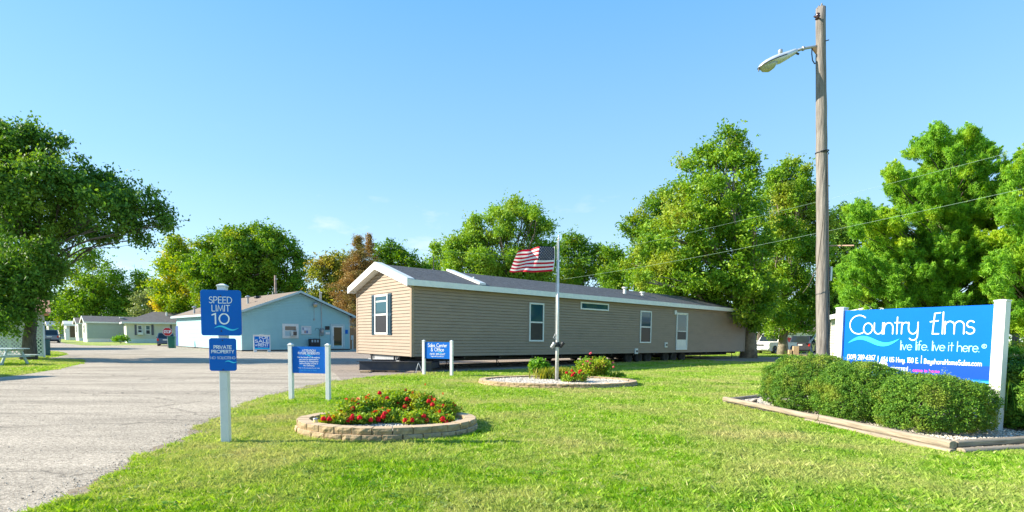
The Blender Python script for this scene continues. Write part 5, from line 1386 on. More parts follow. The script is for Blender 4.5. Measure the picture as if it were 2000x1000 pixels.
# ------------------------------------------------------------ signs on white posts
def rounded(x0, x1, z0, z1, r, n=6):
    pts = []
    for cx, cz, a in ((x1-r, z1-r, 0), (x0+r, z1-r, 90), (x0+r, z0+r, 180), (x1-r, z0+r, 270)):
        for i in range(n+1):
            t = R(a+90*i/n); pts.append((cx+r*math.cos(t), cz+r*math.sin(t)))
    return pts
def plate(x0, x1, z0, z1, r, y, th):
    return MB().prism([(p[0], y, p[1]) for p in rounded(x0, x1, z0, z1, r)], (0, th, 0))
def post(parent, x, y, w, h, cap=.03):
    MB().box(x-w/2, x+w/2, y-w/2, y+w/2, -.05, h).build('post', M['white'], parent, bevel=.004)
    c = w/2+.008
    mb = MB(); mb.box(x-c, x+c, y-c, y+c, h, h+.018)
    mb.add([(x-c, y-c, h+.018), (x+c, y-c, h+.018), (x+c, y+c, h+.018), (x-c, y+c, h+.018), (x-c*.35, y-c*.35, h+.018+cap), (x+c*.35, y-c*.35, h+.018+cap), (x+c*.35, y+c*.35, h+.018+cap), (x-c*.35, y+c*.35, h+.018+cap)],
           [(0, 1, 5, 4), (1, 2, 6, 5), (2, 3, 7, 6), (3, 0, 4, 7), (4, 5, 6, 7)])
    mb.build('post_cap', M['white'], parent, bevel=.003)
def box_px(px0, py0, px1, py1, o, a):
    uu = Vector((math.cos(a), math.sin(a), 0)); s0 = ON(px0, py1, o, uu); s1 = ON(px1, py0, o, uu)
    return s0[0], s1[0], s0[1], s1[1]

# speed limit / private property
o = G(442, 866); a = R(9)
s = thing('sign_post', 'white post with a SPEED LIMIT 10 panel above a smaller PRIVATE PROPERTY panel', 'sign', o, a)
post(s, 0, 0, .096, 1.99, .02)
cx = .0
p1 = plate(cx-.235, cx+.235, 1.378, 1.945, .032, -.070, .02).build('speed_limit_panel', M['sign_blue'], s, bevel=.002)
y = -.0715
mb = MB(); text(mb, 'SPEED', cx, 1.783, .076, w=.115, y=y, fit=.262); text(mb, 'LIMIT', cx, 1.682, .074, w=.115, y=y, fit=.205); text(mb, '10', cx-.005, 1.525, .125, w=.135, y=y, fit=.195, track=.22); mb.build('lettering', M['letter'], p1)
mb = MB(); wave(mb, cx-.085, cx+.205, 1.468, 1.476, .024, y); mb.build('wave', M['cyan'], p1)
mb = MB()
for z in (1.435, 1.875): mb.tube([(cx+.0, -.068, z), (cx, -.075, z)], .009, 8)
mb.build('bolt', M['black'], p1)
p2 = plate(cx-.15, cx+.165, .935, 1.345, .03, -.070, .02).build('private_property_panel', M['sign_blue'], s, bevel=.002)
cx2 = cx+.01
mb = MB(); text(mb, 'PRIVATE', cx2, 1.215, .038, w=.2, y=y, fit=.205); text(mb, 'PROPERTY', cx2, 1.16, .036, w=.2, y=y, fit=.26); text(mb, 'NO SOLICITING', cx2, 1.085, .030, w=.12, y=y, fit=.29); mb.build('lettering', M['letter'], p2)
mb = MB(); wave(mb, cx2+.02, cx2+.17, 1.045, 1.055, .016, y); mb.build('wave', M['cyan'], p2)
mb = MB()
for z in (.95, 1.32): mb.tube([(cx2, -.068, z), (cx2, -.075, z)], .008, 8)
mb.build('bolt', M['black'], p2)

# attention future residents
o = G(569.5, 781); o2 = G(641.5, 783); uu = (o2-o); w_ = uu.length; a = math.atan2(uu.y, uu.x)
s = thing('notice_sign', 'small blue ATTENTION FUTURE RESIDENTS board between two white posts', 'sign', o, a)
post(s, 0, 0, .085, 1.17); post(s, w_, 0, .085, 1.17)
b = MB().box(.043, w_-.043, -.015, .015, .58, 1.145).build('board', M['sign_blue'], s)
cx = w_/2; y = -.0175
mb = MB()
text(mb, 'ATTENTION', cx, 1.04, .042, w=.15, y=y, fit=.30); text(mb, 'FUTURE RESIDENTS', cx, .985, .042, w=.15, y=y, fit=.48)
for i, (t_, f_) in enumerate((('For the benefit of all residents,', .50), ('you must be approved for', .43), ('residency by management', .43), ('before buying a home in', .41), ('this community.', .25))):
    text(mb, t_, cx, .905-.043*i, .028, w=.15, y=y, fit=f_)
text(mb, 'Please visit the community office for details', cx, .685, .017, w=.13, y=y, fit=.48)
mb.build('lettering', M['letter'], b)
mb = MB(); text(mb, 'live life. live it here.', cx, .63, .034, w=.12, y=y, fit=.37); mb.build('slogan', M['skyblue'], b)
mb = MB(); wave(mb, cx-.08, cx+.09, .958, .958, .014, y); mb.build('wave', M['cyan'], b)

# sales center & office
o = G(828, 733); o2 = G(882, 735); o2 = o+(o2-o)*1.0; uu = (o2-o); w_ = uu.length; a = math.atan2(uu.y, uu.x)
s = thing('office_sign', 'small blue Sales Center & Office board on two white posts before the tan home', 'sign', o, a)
post(s, 0, 0, .095, 1.2); post(s, w_, 0, .095, 1.2)
b = MB().box(.048, w_-.048, -.015, .015, .60, 1.18).build('board', M['sign_blue'], s)
cx = w_/2; y = -.018
mb = MB()
text(mb, 'Sales Center', cx, 1.01, .118, w=.12, y=y, fit=.73); text(mb, '& Office', cx, .86, .12, w=.12, y=y, fit=.50)
text(mb, '(309) 289-6367', cx, .73, .06, w=.14, y=y, fit=.58); text(mb, 'BayshoreHomeSales.com', cx, .665, .035, w=.14, y=y, fit=.5)
mb.build('lettering', M['letter'], b)
mb = MB(); wave(mb, cx, cx+.2, .82, .82, .02, y); mb.build('wave', M['cyan'], b)

# the large sign
o = Vector((6.36, 10.30, 0)); o2 = Vector((7.365, 8.03, 0)); uu = (o2-o); w_ = uu.length; a = math.atan2(uu.y, uu.x)
s = thing('entrance_sign', 'large azure Country Elms sign between two thick white posts behind the hedge', 'sign', o, a)
post(s, 0, 0, .145, 1.99, .012); post(s, w_, 0, .145, 1.99, .012)
x0, x1 = .073, w_-.073
b = MB().box(x0, x1, -.03, .03, .74, 1.945).build('board', M['sign_azure'], s)
U3 = Vector((uu.x, uu.y, 0)).normalized()
def sp(px, py):
    q = ON(px, py, o+Vector((math.sin(a), -math.cos(a), 0))*.034, U3); return q
mb = MB(); mb.box(x0+.001, x1-.001, -.033, -.0305, .80, 1.005); bnd = mb.build('lower_band', M['sign_band'], b)
MB().box(x0+.001, x1-.001, -.033, -.0305, .74, .775).build('lower_stripe', M['skyblue'], b)
y = -.034
def along(px): return sp(px, 660)[0]
mb = MB()
xa, xb = along(1659), along(1792)
xe, xf = along(1818), along(1903)
cap = .345
zb_ = (sp(1672, 652)[1]+sp(1880, 652)[1])/2
text(mb, 'C', xa, zb_, cap, w=.054, y=y, align='l', fit=None, xs=.98)
text(mb, 'ountry', (along(1686)+xb)/2, zb_, cap*.98, w=.054, y=y, fit=(xb-along(1686)), track=.09)
text(mb, 'lms', (along(1840)+xf)/2, zb_, cap*1.0, w=.054, y=y, fit=(xf-along(1840)), track=.09)
ex = xe+.02
ew_ = along(1834)-ex
ribbon(mb, [(ex+ew_, zb_+cap*1.0), (ex+.02, zb_+cap*.97), (ex, zb_+.0), (ex+ew_*.9, zb_)], cap*.054, y)
ribbon(mb, [(ex-.04, zb_+cap*.58), (ex+ew_*.75, zb_+cap*.62)], cap*.054, y)
zt2 = 1.085
def z_at(px, py): return sp(px, py)[1]
xs_ = [along(p) for p in (1657, 1711, 1723, 1796, 1808, 1920)]
text(mb, '(309) 289-6367', (xs_[0]+xs_[1])/2, z_at(1685, 702), .082, w=.125, y=y, fit=xs_[1]-xs_[0])
text(mb, '654 US Hwy. 150 E.', (xs_[2]+xs_[3])/2, z_at(1758, 707.5), .082, w=.125, y=y, fit=xs_[3]-xs_[2])
text(mb, 'BayshoreHomeSales.com', (xs_[4]+xs_[5])/2, z_at(1864, 712.5), .078, w=.125, y=y, fit=xs_[5]-xs_[4])
for p_ in (1717, 1802): 
    xx = along(p_); zz = z_at(p_, 704); ribbon(mb, [(xx, zz-.05), (xx, zz+.08)], .009, y)
mb.build('lettering', M['letter'], b)
mb = MB()
xs_ = [along(p) for p in (1760, 1782, 1790, 1814, 1822, 1847, 1854, 1864, 1871, 1914)]
zz = [z_at(1771, 683.5), z_at(1802, 684), z_at(1834, 685), z_at(1859, 685.5), z_at(1892, 687)]
for i, t_ in enumerate(('live', 'life.', 'live', 'it', 'here.')):
    text(mb, t_, (xs_[2*i]+xs_[2*i+1])/2, zz[i], .155, w=.068, y=y, fit=xs_[2*i+1]-xs_[2*i], track=.1)
xx = along(1923.5); ribbon(mb, [(xx+.03*math.cos(t), zz[4]+.09+.03*math.sin(t)) for t in np.linspace(0, 2*PI, 16)], .008, y); text(mb, 'R', xx, zz[4]+.072, .035, w=.14, y=y)
mb.build('slogan', M['aqua'], b)
mb = MB(); wave(mb, along(1657), along(1757), z_at(1657, 674)+.04, z_at(1757, 664)+.02, .085, y); mb.build('wave', M['cyan'], b)
mb = MB(); xx = along(1727)
mb.add([(xx+.085*math.cos(t), y, .93+.085*math.sin(t)) for t in np.linspace(0, 2*PI, 24, endpoint=False)], [list(range(24))])
text(mb, 'PROPERTIES', along(1754), .865, .05, w=.14, y=y, fit=.36); ribbon(mb, [(along(1776), .86), (along(1776), .94)], .007, y)
mb.build('logo', M['letter'], b)
mb = MB(); text(mb, 'come in home', along(1812), .862, .05, w=.17, y=y, fit=.40)
mb.build('pink_wording', M['pink'], b)

# ------------------------------------------------------------ block-walled oval beds
def block_ring(name, label, c, a_, b_, courses, bl, bh, depth, seed):
    r = random.Random(seed)
    t = thing(name, label, 'flower bed edging', c)
    per = PI*(3*(a_+b_)-math.sqrt((3*a_+b_)*(a_+3*b_)))
    for k in range(courses):
        n = int(per/bl); mb = MB(); inset = .02*k
        ph = .5*k/n*2*PI
        top = (k == courses-1)
        z0 = k*bh; z1 = z0+bh-.004
        for i in range(n):
            t0 = 2*PI*i/n+ph; t1 = 2*PI*(i+1)/n+ph; g = (.004+.004*r.random())/a_
            A0, B0 = a_-inset-r.uniform(0, .02), b_-inset-r.uniform(0, .02); A1, B1 = A0-depth, B0-depth
            q = []
            dz = r.uniform(-.004, .004)
            m = 5
            for zz in (z0, (z0*.45+z1*.55), z1+dz):
                for (aa, bb_, rr) in ((A0, B0, 1), (A1, B1, 0)):
                    for j in range(m):
                        tt = t0+g+(t1-t0-2*g)*j/(m-1)
                        bul = (.013 if zz not in (z0, z1+dz) else 0)*rr*math.sin(PI*j/(m-1))+rr*r.uniform(-.008, .008)
                        q.append(((aa+bul)*math.cos(tt), (bb_+bul)*math.sin(tt), zz))
            fs = []
            def idx(l, s_, j): return l*2*m+s_*m+j
            for l in (0, 1):
                for j in range(m-1):
                    fs.append((idx(l, 0, j), idx(l, 0, j+1), idx(l+1, 0, j+1), idx(l+1, 0, j)))
                    fs.append((idx(l, 1, j+1), idx(l, 1, j), idx(l+1, 1, j), idx(l+1, 1, j+1)))
                fs.append((idx(l, 1, 0), idx(l, 0, 0), idx(l+1, 0, 0), idx(l+1, 1, 0)))
                fs.append((idx(l, 0, m-1), idx(l, 1, m-1), idx(l+1, 1, m-1), idx(l+1, 0, m-1)))
            mats_ = [0]*len(fs)
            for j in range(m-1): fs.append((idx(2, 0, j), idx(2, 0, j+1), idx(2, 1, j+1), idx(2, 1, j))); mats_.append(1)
            o_ = len(mb.v); mb.v += [Vector(p) for p in q]; mb.f += [[e+o_ for e in f] for f in fs]; mb.m += mats_
        mb.build('cap_course' if top else 'lower_course', [M['block'], M['block_top']], t, bevel=.005, seg=2)
    return t
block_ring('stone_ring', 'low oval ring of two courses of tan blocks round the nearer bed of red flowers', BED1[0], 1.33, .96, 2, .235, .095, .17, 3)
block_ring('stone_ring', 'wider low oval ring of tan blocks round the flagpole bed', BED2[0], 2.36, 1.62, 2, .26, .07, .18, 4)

# ------------------------------------------------------------ bushes
M['rose_leaf'] = leaf_mat('rose_leaves', [(0.05, 0.16, 0.015), (0.20, 0.36, 0.03), (0.58, 0.60, 0.05)], nscale=3.0, patch=(0.50, 0.46, 0.05), plo=.52, phi=.68)
M['fresh_leaf'] = leaf_mat('fresh_green_leaves', [(0.06, 0.20, 0.015), (0.13, 0.33, 0.02), (0.28, 0.45, 0.05)], nscale=2.0)
M['lily_leaf'] = leaf_mat('yellow_green_blades', [(0.10, 0.19, 0.02), (0.28, 0.33, 0.04), (0.50, 0.42, 0.05)], nscale=2.0, patch=(0.30, 0.18, 0.05))
M['yew'] = leaf_mat('yew_sprigs', [(0.03, 0.10, 0.012), (0.09, 0.22, 0.02), (0.25, 0.40, 0.035)], nscale=2.2, patch=(0.27, 0.33, 0.04), plo=.5, phi=.66, trans=.22)
M['petal_red'] = leaf_mat('red_petals', [(0.45, 0.006, 0.012), (0.70, 0.012, 0.02), (0.78, 0.04, 0.04)], nscale=2, trans=.25)
M['petal_orange'] = leaf_mat('orange_buds', [(0.65, 0.10, 0.02), (0.75, 0.16, 0.04), (0.7, 0.22, 0.08)], nscale=2, trans=.25)
M['petal_pink'] = leaf_mat('pink_petals', [(0.75, 0.05, 0.11), (0.85, 0.16, 0.2), (0.85, 0.3, 0.3)], nscale=2, trans=.25)
M['stem'] = mat('green_stem', (.10, .14, .04), (.14, .10, .05), 6)
def bush(name, label, cat, loc, rx, ry, h, lm, leaf, n, seed, group=None, flowers=(), fmat=None, fsize=.035, aspect=.6, up=.6, stems=9, z0=0.0, buds=0, bmat=None, lumps=7):
    r = random.Random(seed); rg = np.random.default_rng(seed)
    t = thing(name, label, cat, loc, group=group)
    mb = MB()
    tips = []
    for i in range(stems):
        a = 2*PI*i/stems+r.uniform(-.3, .3); d = r.uniform(.3, .85)
        e = Vector((rx*d*math.cos(a), ry*d*math.sin(a), h*r.uniform(.6, .95)*(1-.3*d)))
        mb.tube([(0.02*math.cos(a), .02*math.sin(a), -.03), e*.5+Vector((0, 0, h*.08)), e], [.008, .006, .003], n=5); tips.append(e)
    mb.build('stems', M['stem'], t)
    cs = []; rs = []
    for e in tips: cs.append(e); rs.append(.30*min(rx, ry, h)*1.2)
    for i in range(lumps*3):
        a = r.uniform(0, 6.28); d = r.random()**.5; zz = h*(.25+.65*r.random())*(1-.45*d*d)
        cs.append(Vector((rx*.85*d*math.cos(a), ry*.85*d*math.sin(a), zz))); rs.append(.28*min(rx, ry, h)*1.2)
    V, tn = leaves(np.array([tuple(c) for c in cs]), np.array(rs), max(4, int(n/len(cs))), leaf, seed+1, up, 0, aspect, .62)
    k = V[:, :, 2].min(axis=1) > .0; V = V[k]; tn = tn[k]
    fastmesh('foliage', V, 4, lm, t, tint=tn)
    for (fx, fy, fz) in flowers:
        petals = []; o_ = np.array([fx, fy, fz])
        for ring, (el, m) in enumerate(((1.35, 3), (.85, 6), (.35, 8), (-.15, 8))):
            for j in range(m):
                a = 2*PI*j/m+ring*.5; c = np.array([math.cos(a)*math.cos(el), math.sin(a)*math.cos(el), math.sin(el)])
                sd_ = np.array([-math.sin(a), math.cos(a), 0]); up_ = np.cross(c, sd_); p = o_+c*fsize*.50*rg.uniform(.85, 1.1); w = fsize*.27
                petals.append([p-sd_*w-c*.004, p-up_*w, p+sd_*w-c*.004, p+up_*w*1.1+c*fsize*.12])
        fastmesh('flower', np.array(petals), 4, fmat, t, tint=rg.random(len(petals)))
    for i in range(buds):
        bp = []; c = np.array(cs[r.randrange(len(cs))])+rg.normal(size=3)*np.array([rx, ry, h])*.16; c[2] = abs(c[2])+h*.1
        for q in range(5):
            d = rg.normal(size=3)*.014; e = rg.normal(size=3)*.014
            bp.append([c-d, c-e, c+d, c+e])
        fastmesh('bud', np.array(bp), 4, bmat, t, tint=rg.random(5))
    return t
RB = 'red flowered bushes in the near oval bed'
fr = random.Random(12)
spec1 = [(650, 826, .20, .20, .20, 'low dark rose bush with one red bloom at the left end of the near bed', 1), (684, 812, .28, .20, .34, 'rose bush with orange buds, second from the left in the near bed', 2),
         (722, 806, .30, .22, .42, 'rose bush left of the middle of the near bed, taller than its left neighbour', 3), (770, 801, .34, .24, .50, 'tallest yellow-tipped rose bush in the middle of the near bed', 4),
         (748, 822, .24, .16, .24, 'low rose bush at the front of the near bed under the tallest one', 4), (815, 804, .28, .22, .42, 'rose bush right of the tallest one in the near bed', 5), (856, 808, .26, .20, .37, 'rounded rose bush at the right end of the near bed', 3),
         (805, 824, .22, .15, .20, 'small rose bush at the front right of the near bed', 3), (700, 826, .20, .14, .18, 'small rose bush at the front left of the near bed', 3), (856, 824, .20, .13, .17, 'lowest dark green bush at the front right corner of the near bed', 1)]
for i, (px, py, rx, ry, h, lab, nf) in enumerate(spec1):
    g = G(px+6, py+(9 if py < 815 else 4), .10); h *= .86; ry *= 1.15
    fl = []
    for k in range(nf+2):
        a = fr.uniform(PI+.1, 2*PI-.1); d = fr.uniform(.35, .95)
        fl.append((rx*d*math.cos(a), ry*d*math.sin(a)-.06, h*fr.uniform(.35, .98)*(1-.2*d*d)))
    bush('rose_bush', lab, 'rose bush', g, rx, ry, h, M['rose_leaf'], .042, int(8500*(rx*ry*h)/(.3*.22*.4))+1000, 100+i, RB, fl, M['petal_red'], .066, buds=int(34*h/.4), bmat=M['petal_orange'])
g = G(1052, 730, .07); bush('leafy_plant', 'upright bright green leafy plant left of the flagpole', 'plant', g, .40, .30, .58, M['fresh_leaf'], .085, 2600, 121, stems=12, up=.3)
g = G(1122, 747, .07); fl = [(fr.uniform(-.32, .32), fr.uniform(-.25, .0), fr.uniform(.12, .36)) for k in range(13)]
bush('rose_bush', 'low bush crowded with deep red flowers at the front of the flagpole bed', 'rose bush', g, .36, .26, .34, M['rose_leaf'], .055, 2600, 122, None, fl, M['petal_red'], .075)
g = G(1162, 737, .07); fl = [(fr.uniform(-.6, .6), fr.uniform(-.4, .1), fr.uniform(.22, .62)) for k in range(16)]+[(-.15, -.05, .80), (-.19, -.1, .78)]
bush('rose_bush', 'taller loose bush with pink flowers at the right of the flagpole', 'rose bush', g, .62, .42, .68, M['rose_leaf'], .07, 5200, 123, None, fl, M['petal_pink'], .065, stems=14)
g = G(1205, 737, .07); bush('low_plant', 'low thin dull-leaved plant at the right end of the flagpole bed', 'plant', g, .35, .18, .16, M['rose_leaf'], .06, 500, 124)
# day lilies round the pole foot: arching blades
def blades(name, label, loc, n, h, spread, seed, lm, cat='plant', wid=.014):
    rg = np.random.default_rng(seed); t = thing(name, label, cat, loc); V = []; tn = []
    for i in range(n):
        a = rg.uniform(0, 2*PI); b0 = np.array([rg.normal()*spread*.4, rg.normal()*spread*.25, 0]); H_ = h*rg.uniform(.6, 1.1); L = spread*rg.uniform(.1, .55)
        sd_ = np.array([-math.sin(a), math.cos(a), 0])*wid; d = np.array([math.cos(a), math.sin(a), 0])
        P = [b0+d*L*k*k+np.array([0, 0, H_*(k-.25*k*k*k)]) for k in (0, .4, .75, 1.0)]
        tv = rg.random()
        for j, w0, w1 in ((0, 1, .9), (1, .9, .6), (2, .6, .1)):
            V.append([P[j]-sd_*w0, P[j]+sd_*w0, P[j+1]+sd_*w1, P[j+1]-sd_*w1]); tn.append(tv)
    fastmesh('foliage', np.array(V), 4, lm, t, tint=np.array(tn)); return t
blades('day_lily', 'yellowing clump of narrow-leaved lilies at the foot of the flagpole, left part', G(1074, 741, .07), 320, .50, .5, 131, M['lily_leaf'])
blades('day_lily', 'browner clump of narrow-leaved lilies at the foot of the flagpole, right part', G(1100, 740, .07), 280, .48, .5, 132, M['lily_leaf'])

# solar jar light in the near bed
g = G(616.5, 832, .13)
t = thing('garden_light', 'small yellow jar light with a grey cap at the left end of the near bed', 'garden light', g)
MB().lathe([(.028, 0), (.033, .01), (.033, .085), (.028, .09)], 16).build('jar', mat('yellow_jar', (.75, .60, .22), (.7, .56, .2), rough=.25), t, smooth=True)
MB().lathe([(.031, .091), (.033, .094), (.033, .108), (.02, .112)], 16).build('cap', M['galv'], t, smooth=True)

# ------------------------------------------------------------ clipped yews and timber edging
def mound(label, c, rx, ry, h, seed, n=1.0, power=2.8, lm='yew', leaf=.027, group='clipped yew mounds in front of the large sign'):
    rg = np.random.default_rng(seed)
    t = thing('yew_bush', label, 'hedge bush', c, group=group)
    N = int(5200*n*(rx*ry+rx*h+ry*h)/1.3)
    d = rg.normal(size=(N, 3)); d /= np.linalg.norm(d, axis=1)[:, None]
    k = (np.abs(d)**power).sum(1)**(-1/power)
    ax = np.array([rx, ry, h*.56])
    lum = 1+.06*np.sin(d[:, 0]*7+seed)*np.cos(d[:, 1]*6)+.05*np.sin(d[:, 2]*9+d[:, 0]*8+seed)+.035*np.sin(d[:, 0]*19+seed)*np.sin(d[:, 2]*17+d[:, 1]*13)+.03*rg.normal(size=N)
    f = np.where(rg.random(N) < .25, rg.uniform(.6, .95, N), 1.0)
    p = d*(k*lum*f)[:, None]*ax; p[:, 2] += h*.50
    keep = p[:, 2] > .05; p = p[keep]
    V, tn = leaves(p, np.full(len(p), .032), 15, leaf, seed+1, .5, 0, .42, .62, core=np.array([0, 0, h*.35]))
    # soft new shoots sticking out of the clipped top
    m = int(260*n); idx = rg.integers(0, len(p), m); q = p[idx]; q = q[q[:, 2] > h*.72]
    sh = np.concatenate([q+np.array([0, 0, .02*j])+rg.normal(size=q.shape)*.006 for j in range(1, 5)])
    V2, t2 = leaves(sh, np.full(len(sh), .014), 4, leaf, seed+5, .2, 0, .4, .6)
    V = np.concatenate([V, V2]); tn = np.concatenate([tn, np.clip(t2+.25, 0, 1)])
    ok = V[:, :, 2].min(axis=1) > .01
    fastmesh('foliage', V[ok], 4, M[lm], t, tint=tn[ok])
    r = random.Random(seed); mb = MB()
    for i in range(22):
        a = r.uniform(0, 6.28); e = Vector((rx*.8*math.cos(a), ry*.8*math.sin(a), h*r.uniform(.35, .85)))
        mb.tube([(r.uniform(-.1, .1), r.uniform(-.1, .1), -.02), e*.5, e], [.018, .012, .005], n=5)
    mb.build('branches', M['bark'], t)
    return t
mound('yew mound at the left end of the hedge, behind the others', Vector((5.74, 10.15, .03)), .76, .66, .96, 61)
mound('middle yew mound in front of the lettering of the large sign', Vector((5.94, 8.98, .03)), .66, .58, .895, 62)
mound('nearest yew mound, beside the right post of the large sign', Vector((6.34, 7.98, .03)), .70, .56, .77, 63)
c_ = PD(2045, 800, 8.1); mound('loose long-shooted shrub past the right post of the large sign', Vector((c_.x, 8.2, .03)), .62, .7, 1.02, 64, group=None, leaf=.05)
blades('grass_tuft', 'grassy shoots sticking out of the shrub past the right post', Vector((c_.x-.25, 8.05, .35)), 260, .65, .7, 133, M['yew'], wid=.008)
def timber(label, a_, b_, z0, r_=.055, seed=0, half=True):
    d = (b_-a_); L = d.length; t = thing('landscape_timber', label, 'landscape timber', (a_.x, a_.y, z0), math.atan2(d.y, d.x), group='timber edging of the hedge bed')
    rd_ = random.Random(seed); mb = MB(); n = 14; k = 12
    vs = []
    for i in range(n+1):
        x = L*i/n
        for j in range(k):
            an = 2*PI*j/k; yy = math.cos(an)*r_*1.12; zz = math.sin(an)*r_*.88
            yy = max(-r_*.95, min(r_*.95, yy*1.15)); jt = rd_.uniform(-.0025, .0025)
            vs.append((x, yy+jt, zz+r_*.88+jt))
    fs = [(i*k+j, i*k+(j+1) % k, (i+1)*k+(j+1) % k, (i+1)*k+j) for i in range(n) for j in range(k)]+[list(range(k))[::-1], [n*k+j for j in range(k)]]
    mb.add(vs, fs); mb.build('timber', M['wood_weather'], t, bevel=.004, seg=1)
    return t
Tm = T1.lerp(T2, .56)
timber('long upper timber of the left half of the edging', T1, Tm-Vector((.01, -.01, 0)), .055, seed=1)
timber('upper timber from the middle joint to the near corner', Tm, T2, .055, .06, seed=2)
timber('lower timber half sunk in the grass under the near corner', T1.lerp(T2, .5)+Vector((-.06, -.05, 0)), T2+Vector((-.04, -.05, 0)), -.03, .055, seed=3)
timber('upper timber running right from the near corner', T2+Vector((.06, .06, 0)), T3+Vector((0, .05, 0)), .06, seed=4)
timber('lower timber running right from the near corner', T2+Vector((.05, -.05, 0)), T3+Vector((.1, -.06, 0)), -.025, .06, seed=5)
timber('short dark timber running back from the left tip', T1+Vector((.02, .05, 0)), T4, .02, .05, seed=6)
# broken shard of landscape timber in the gravel
g = G(1477, 786, .05)
t = thing('wood_shard', 'dark wedge of broken wood on the gravel near the left tip of the edging', 'wood scrap', g, R(15))
MB().prism([(-.13, 0, 0), (.02, 0, .0), (.03, 0, .075), (-.02, 0, .05)], (0, .05, 0)).build('shard', M['bark'], t, bevel=.004)
# ------------------------------------------------------------ flagpole and flag
FB = Vector((PD(1087.5, 740, 15.8).x, 15.8, 0.07))
ztop = PD(1087, 466, 15.8).z
t = thing('flagpole', 'white metal flagpole rising from the oval bed in front of the tan home', 'flagpole', FB)
H = ztop-.07
MB().tube([(0, 0, -.1), (0, 0, .9), (0, 0, 1.9), (-.005, 0, H-.02)], [.052, .050, .043, .026], 14).build('pole', M['alu'], t, smooth=True)
MB().lathe([(.03, H-.02), (.035, H), (.012, H+.02), (.012, H+.06), (.02, H+.08), (.004, H+.11)], 12).build('finial', M['alu'], t, smooth=True)
MB().tube([(-.05, -.02, H-.05), (-.07, -.02, H*.5), (-.06, -.02, 1.25)], .005, 5).build('halyard', M['white'], t)
zc = PD(1087, 671, 15.8).z-.07
mb = MB(); mb.tube([(0, 0, zc-.10), (0, 0, zc+.04)], .066, 12); mb.build('light_collar', M['black'], t)
mb = MB(); mb.tube([(-.02, -.03, 1.24), (-.12, -.03, 1.30), (-.06, -.03, 1.42)], .012, 6); mb.build('cleat', M['galv'], t)
for s_ in (-1, 1):
    L_ = MB(); Mx = Matrix.Translation((s_*.13, -.02, zc-.06+(.0 if s_ < 0 else .02))) @ Matrix.Rotation(R(s_*35 if s_ > 0 else 35), 4, 'Y')
    L_.lathe([(.03, -.09), (.05, -.07), (.055, .05), (.07, .09), (.06, .095)], 12, M=Mx)
    q = L_.build('spotlight', M['galv'] if s_ < 0 else M['black'], t, smooth=True)
    MB().tube([(0, -.01, zc-.02), (s_*.12, -.02, zc-.04)], .012, 6).build('bracket', M['black'], q)
# flag: stripes and canton in the cloth's own mesh, blowing to the left and sagging
P_ = {k: PD(px, py, 15.75) for k, (px, py) in dict(tl=(1011, 493), tr=(1082, 481.5), bl=(995, 530), br=(1079, 529.5)).items()}
def Sf(uv, v):
    """u 0 at the hoist, 1 at the fly; v 0 at the bottom, 1 at the top"""
    a_ = P_['br'].lerp(P_['tr'], v); b_ = P_['bl'].lerp(P_['tl'], v)
    p = a_.lerp(b_, uv)
    p = p+Vector((0, 0, 1))*(.10*math.sin(PI*uv)*(v-.35)*1.0)
    fold = .085*math.sin(uv*9.0+v*2.2)*(.25+uv)+.05*math.sin(uv*17-v*3)*uv
    p = p+Vector((0, 1, 0))*fold+Vector((0, 0, 1))*(.018*math.sin(uv*11+v*4))*uv
    p.x -= .03*math.sin(v*PI)*(1-uv)*-1
    return p
mb = MB(); NU, NV = 40, 26
vs = [Sf(i/NU, j/NV) for j in range(NV+1) for i in range(NU+1)]
fs = []; ms = []
for j in range(NV):
    for i in range(NU):
        fs.append((j*(NU+1)+i, j*(NU+1)+i+1, (j+1)*(NU+1)+i+1, (j+1)*(NU+1)+i))
        st = j//2; red = (st % 2 == 0)
        ms.append(2 if (i < NU*.4 and st >= 6) else (0 if red else 1))
mb.v = vs; mb.f = [list(f) for f in fs]; mb.m = ms
M['f_red'] = leaf_mat('flag_red', [(.52, .003, .016), (.52, .003, .016), (.52, .003, .016)], trans=.15)
M['f_white'] = leaf_mat('flag_white', [(.78, .74, .75), (.78, .74, .75), (.78, .74, .75)], trans=.2)
M['f_navy'] = leaf_mat('flag_navy', [(.006, .010, .05), (.006, .01, .05), (.006, .01, .05)], trans=.15)
# stars
for side in (-.006, .006):
    for row in range(9):
        nst = 6 if row % 2 == 0 else 5
        for k in range(nst):
            uu_ = .4*((k*2+1+(row % 2))/12); vv = 12/26+(14/26)*((row+.8)/9.6)
            pts = []
            for q in range(10):
                rr_ = (.026 if q % 2 == 0 else .0115); an = PI/2+PI*q/5
                p = Sf(uu_+rr_*.62*math.cos(an), vv+rr_*math.sin(an)*1.1); pts.append(p+Vector((0, side, 0)))
            c0 = Sf(uu_, vv)+Vector((0, side, 0)); o_ = len(mb.v)
            mb.v += [c0]+pts
            for q in range(10): mb.f.append([o_, o_+1+q, o_+1+(q+1) % 10]); mb.m.append(1)
mb.tube([Sf(0, v/8)+Vector((.012, 0, 0)) for v in range(9)], .012, 6, mi=1)
fo = Vector((P_['tr'].x, 15.75, 0)); 
for i_, v_ in enumerate(mb.v): mb.v[i_] = v_-Vector((P_['br'].x, 15.75, P_['br'].z))
fl_ = mb.build('national_flag', [M['f_red'], M['f_white'], M['f_navy']], smooth=True); fl_.location = (P_['br'].x, 15.75, P_['br'].z)
tag(fl_, 'red and white striped flag with white stars on navy, blowing left from the flagpole', 'flag')

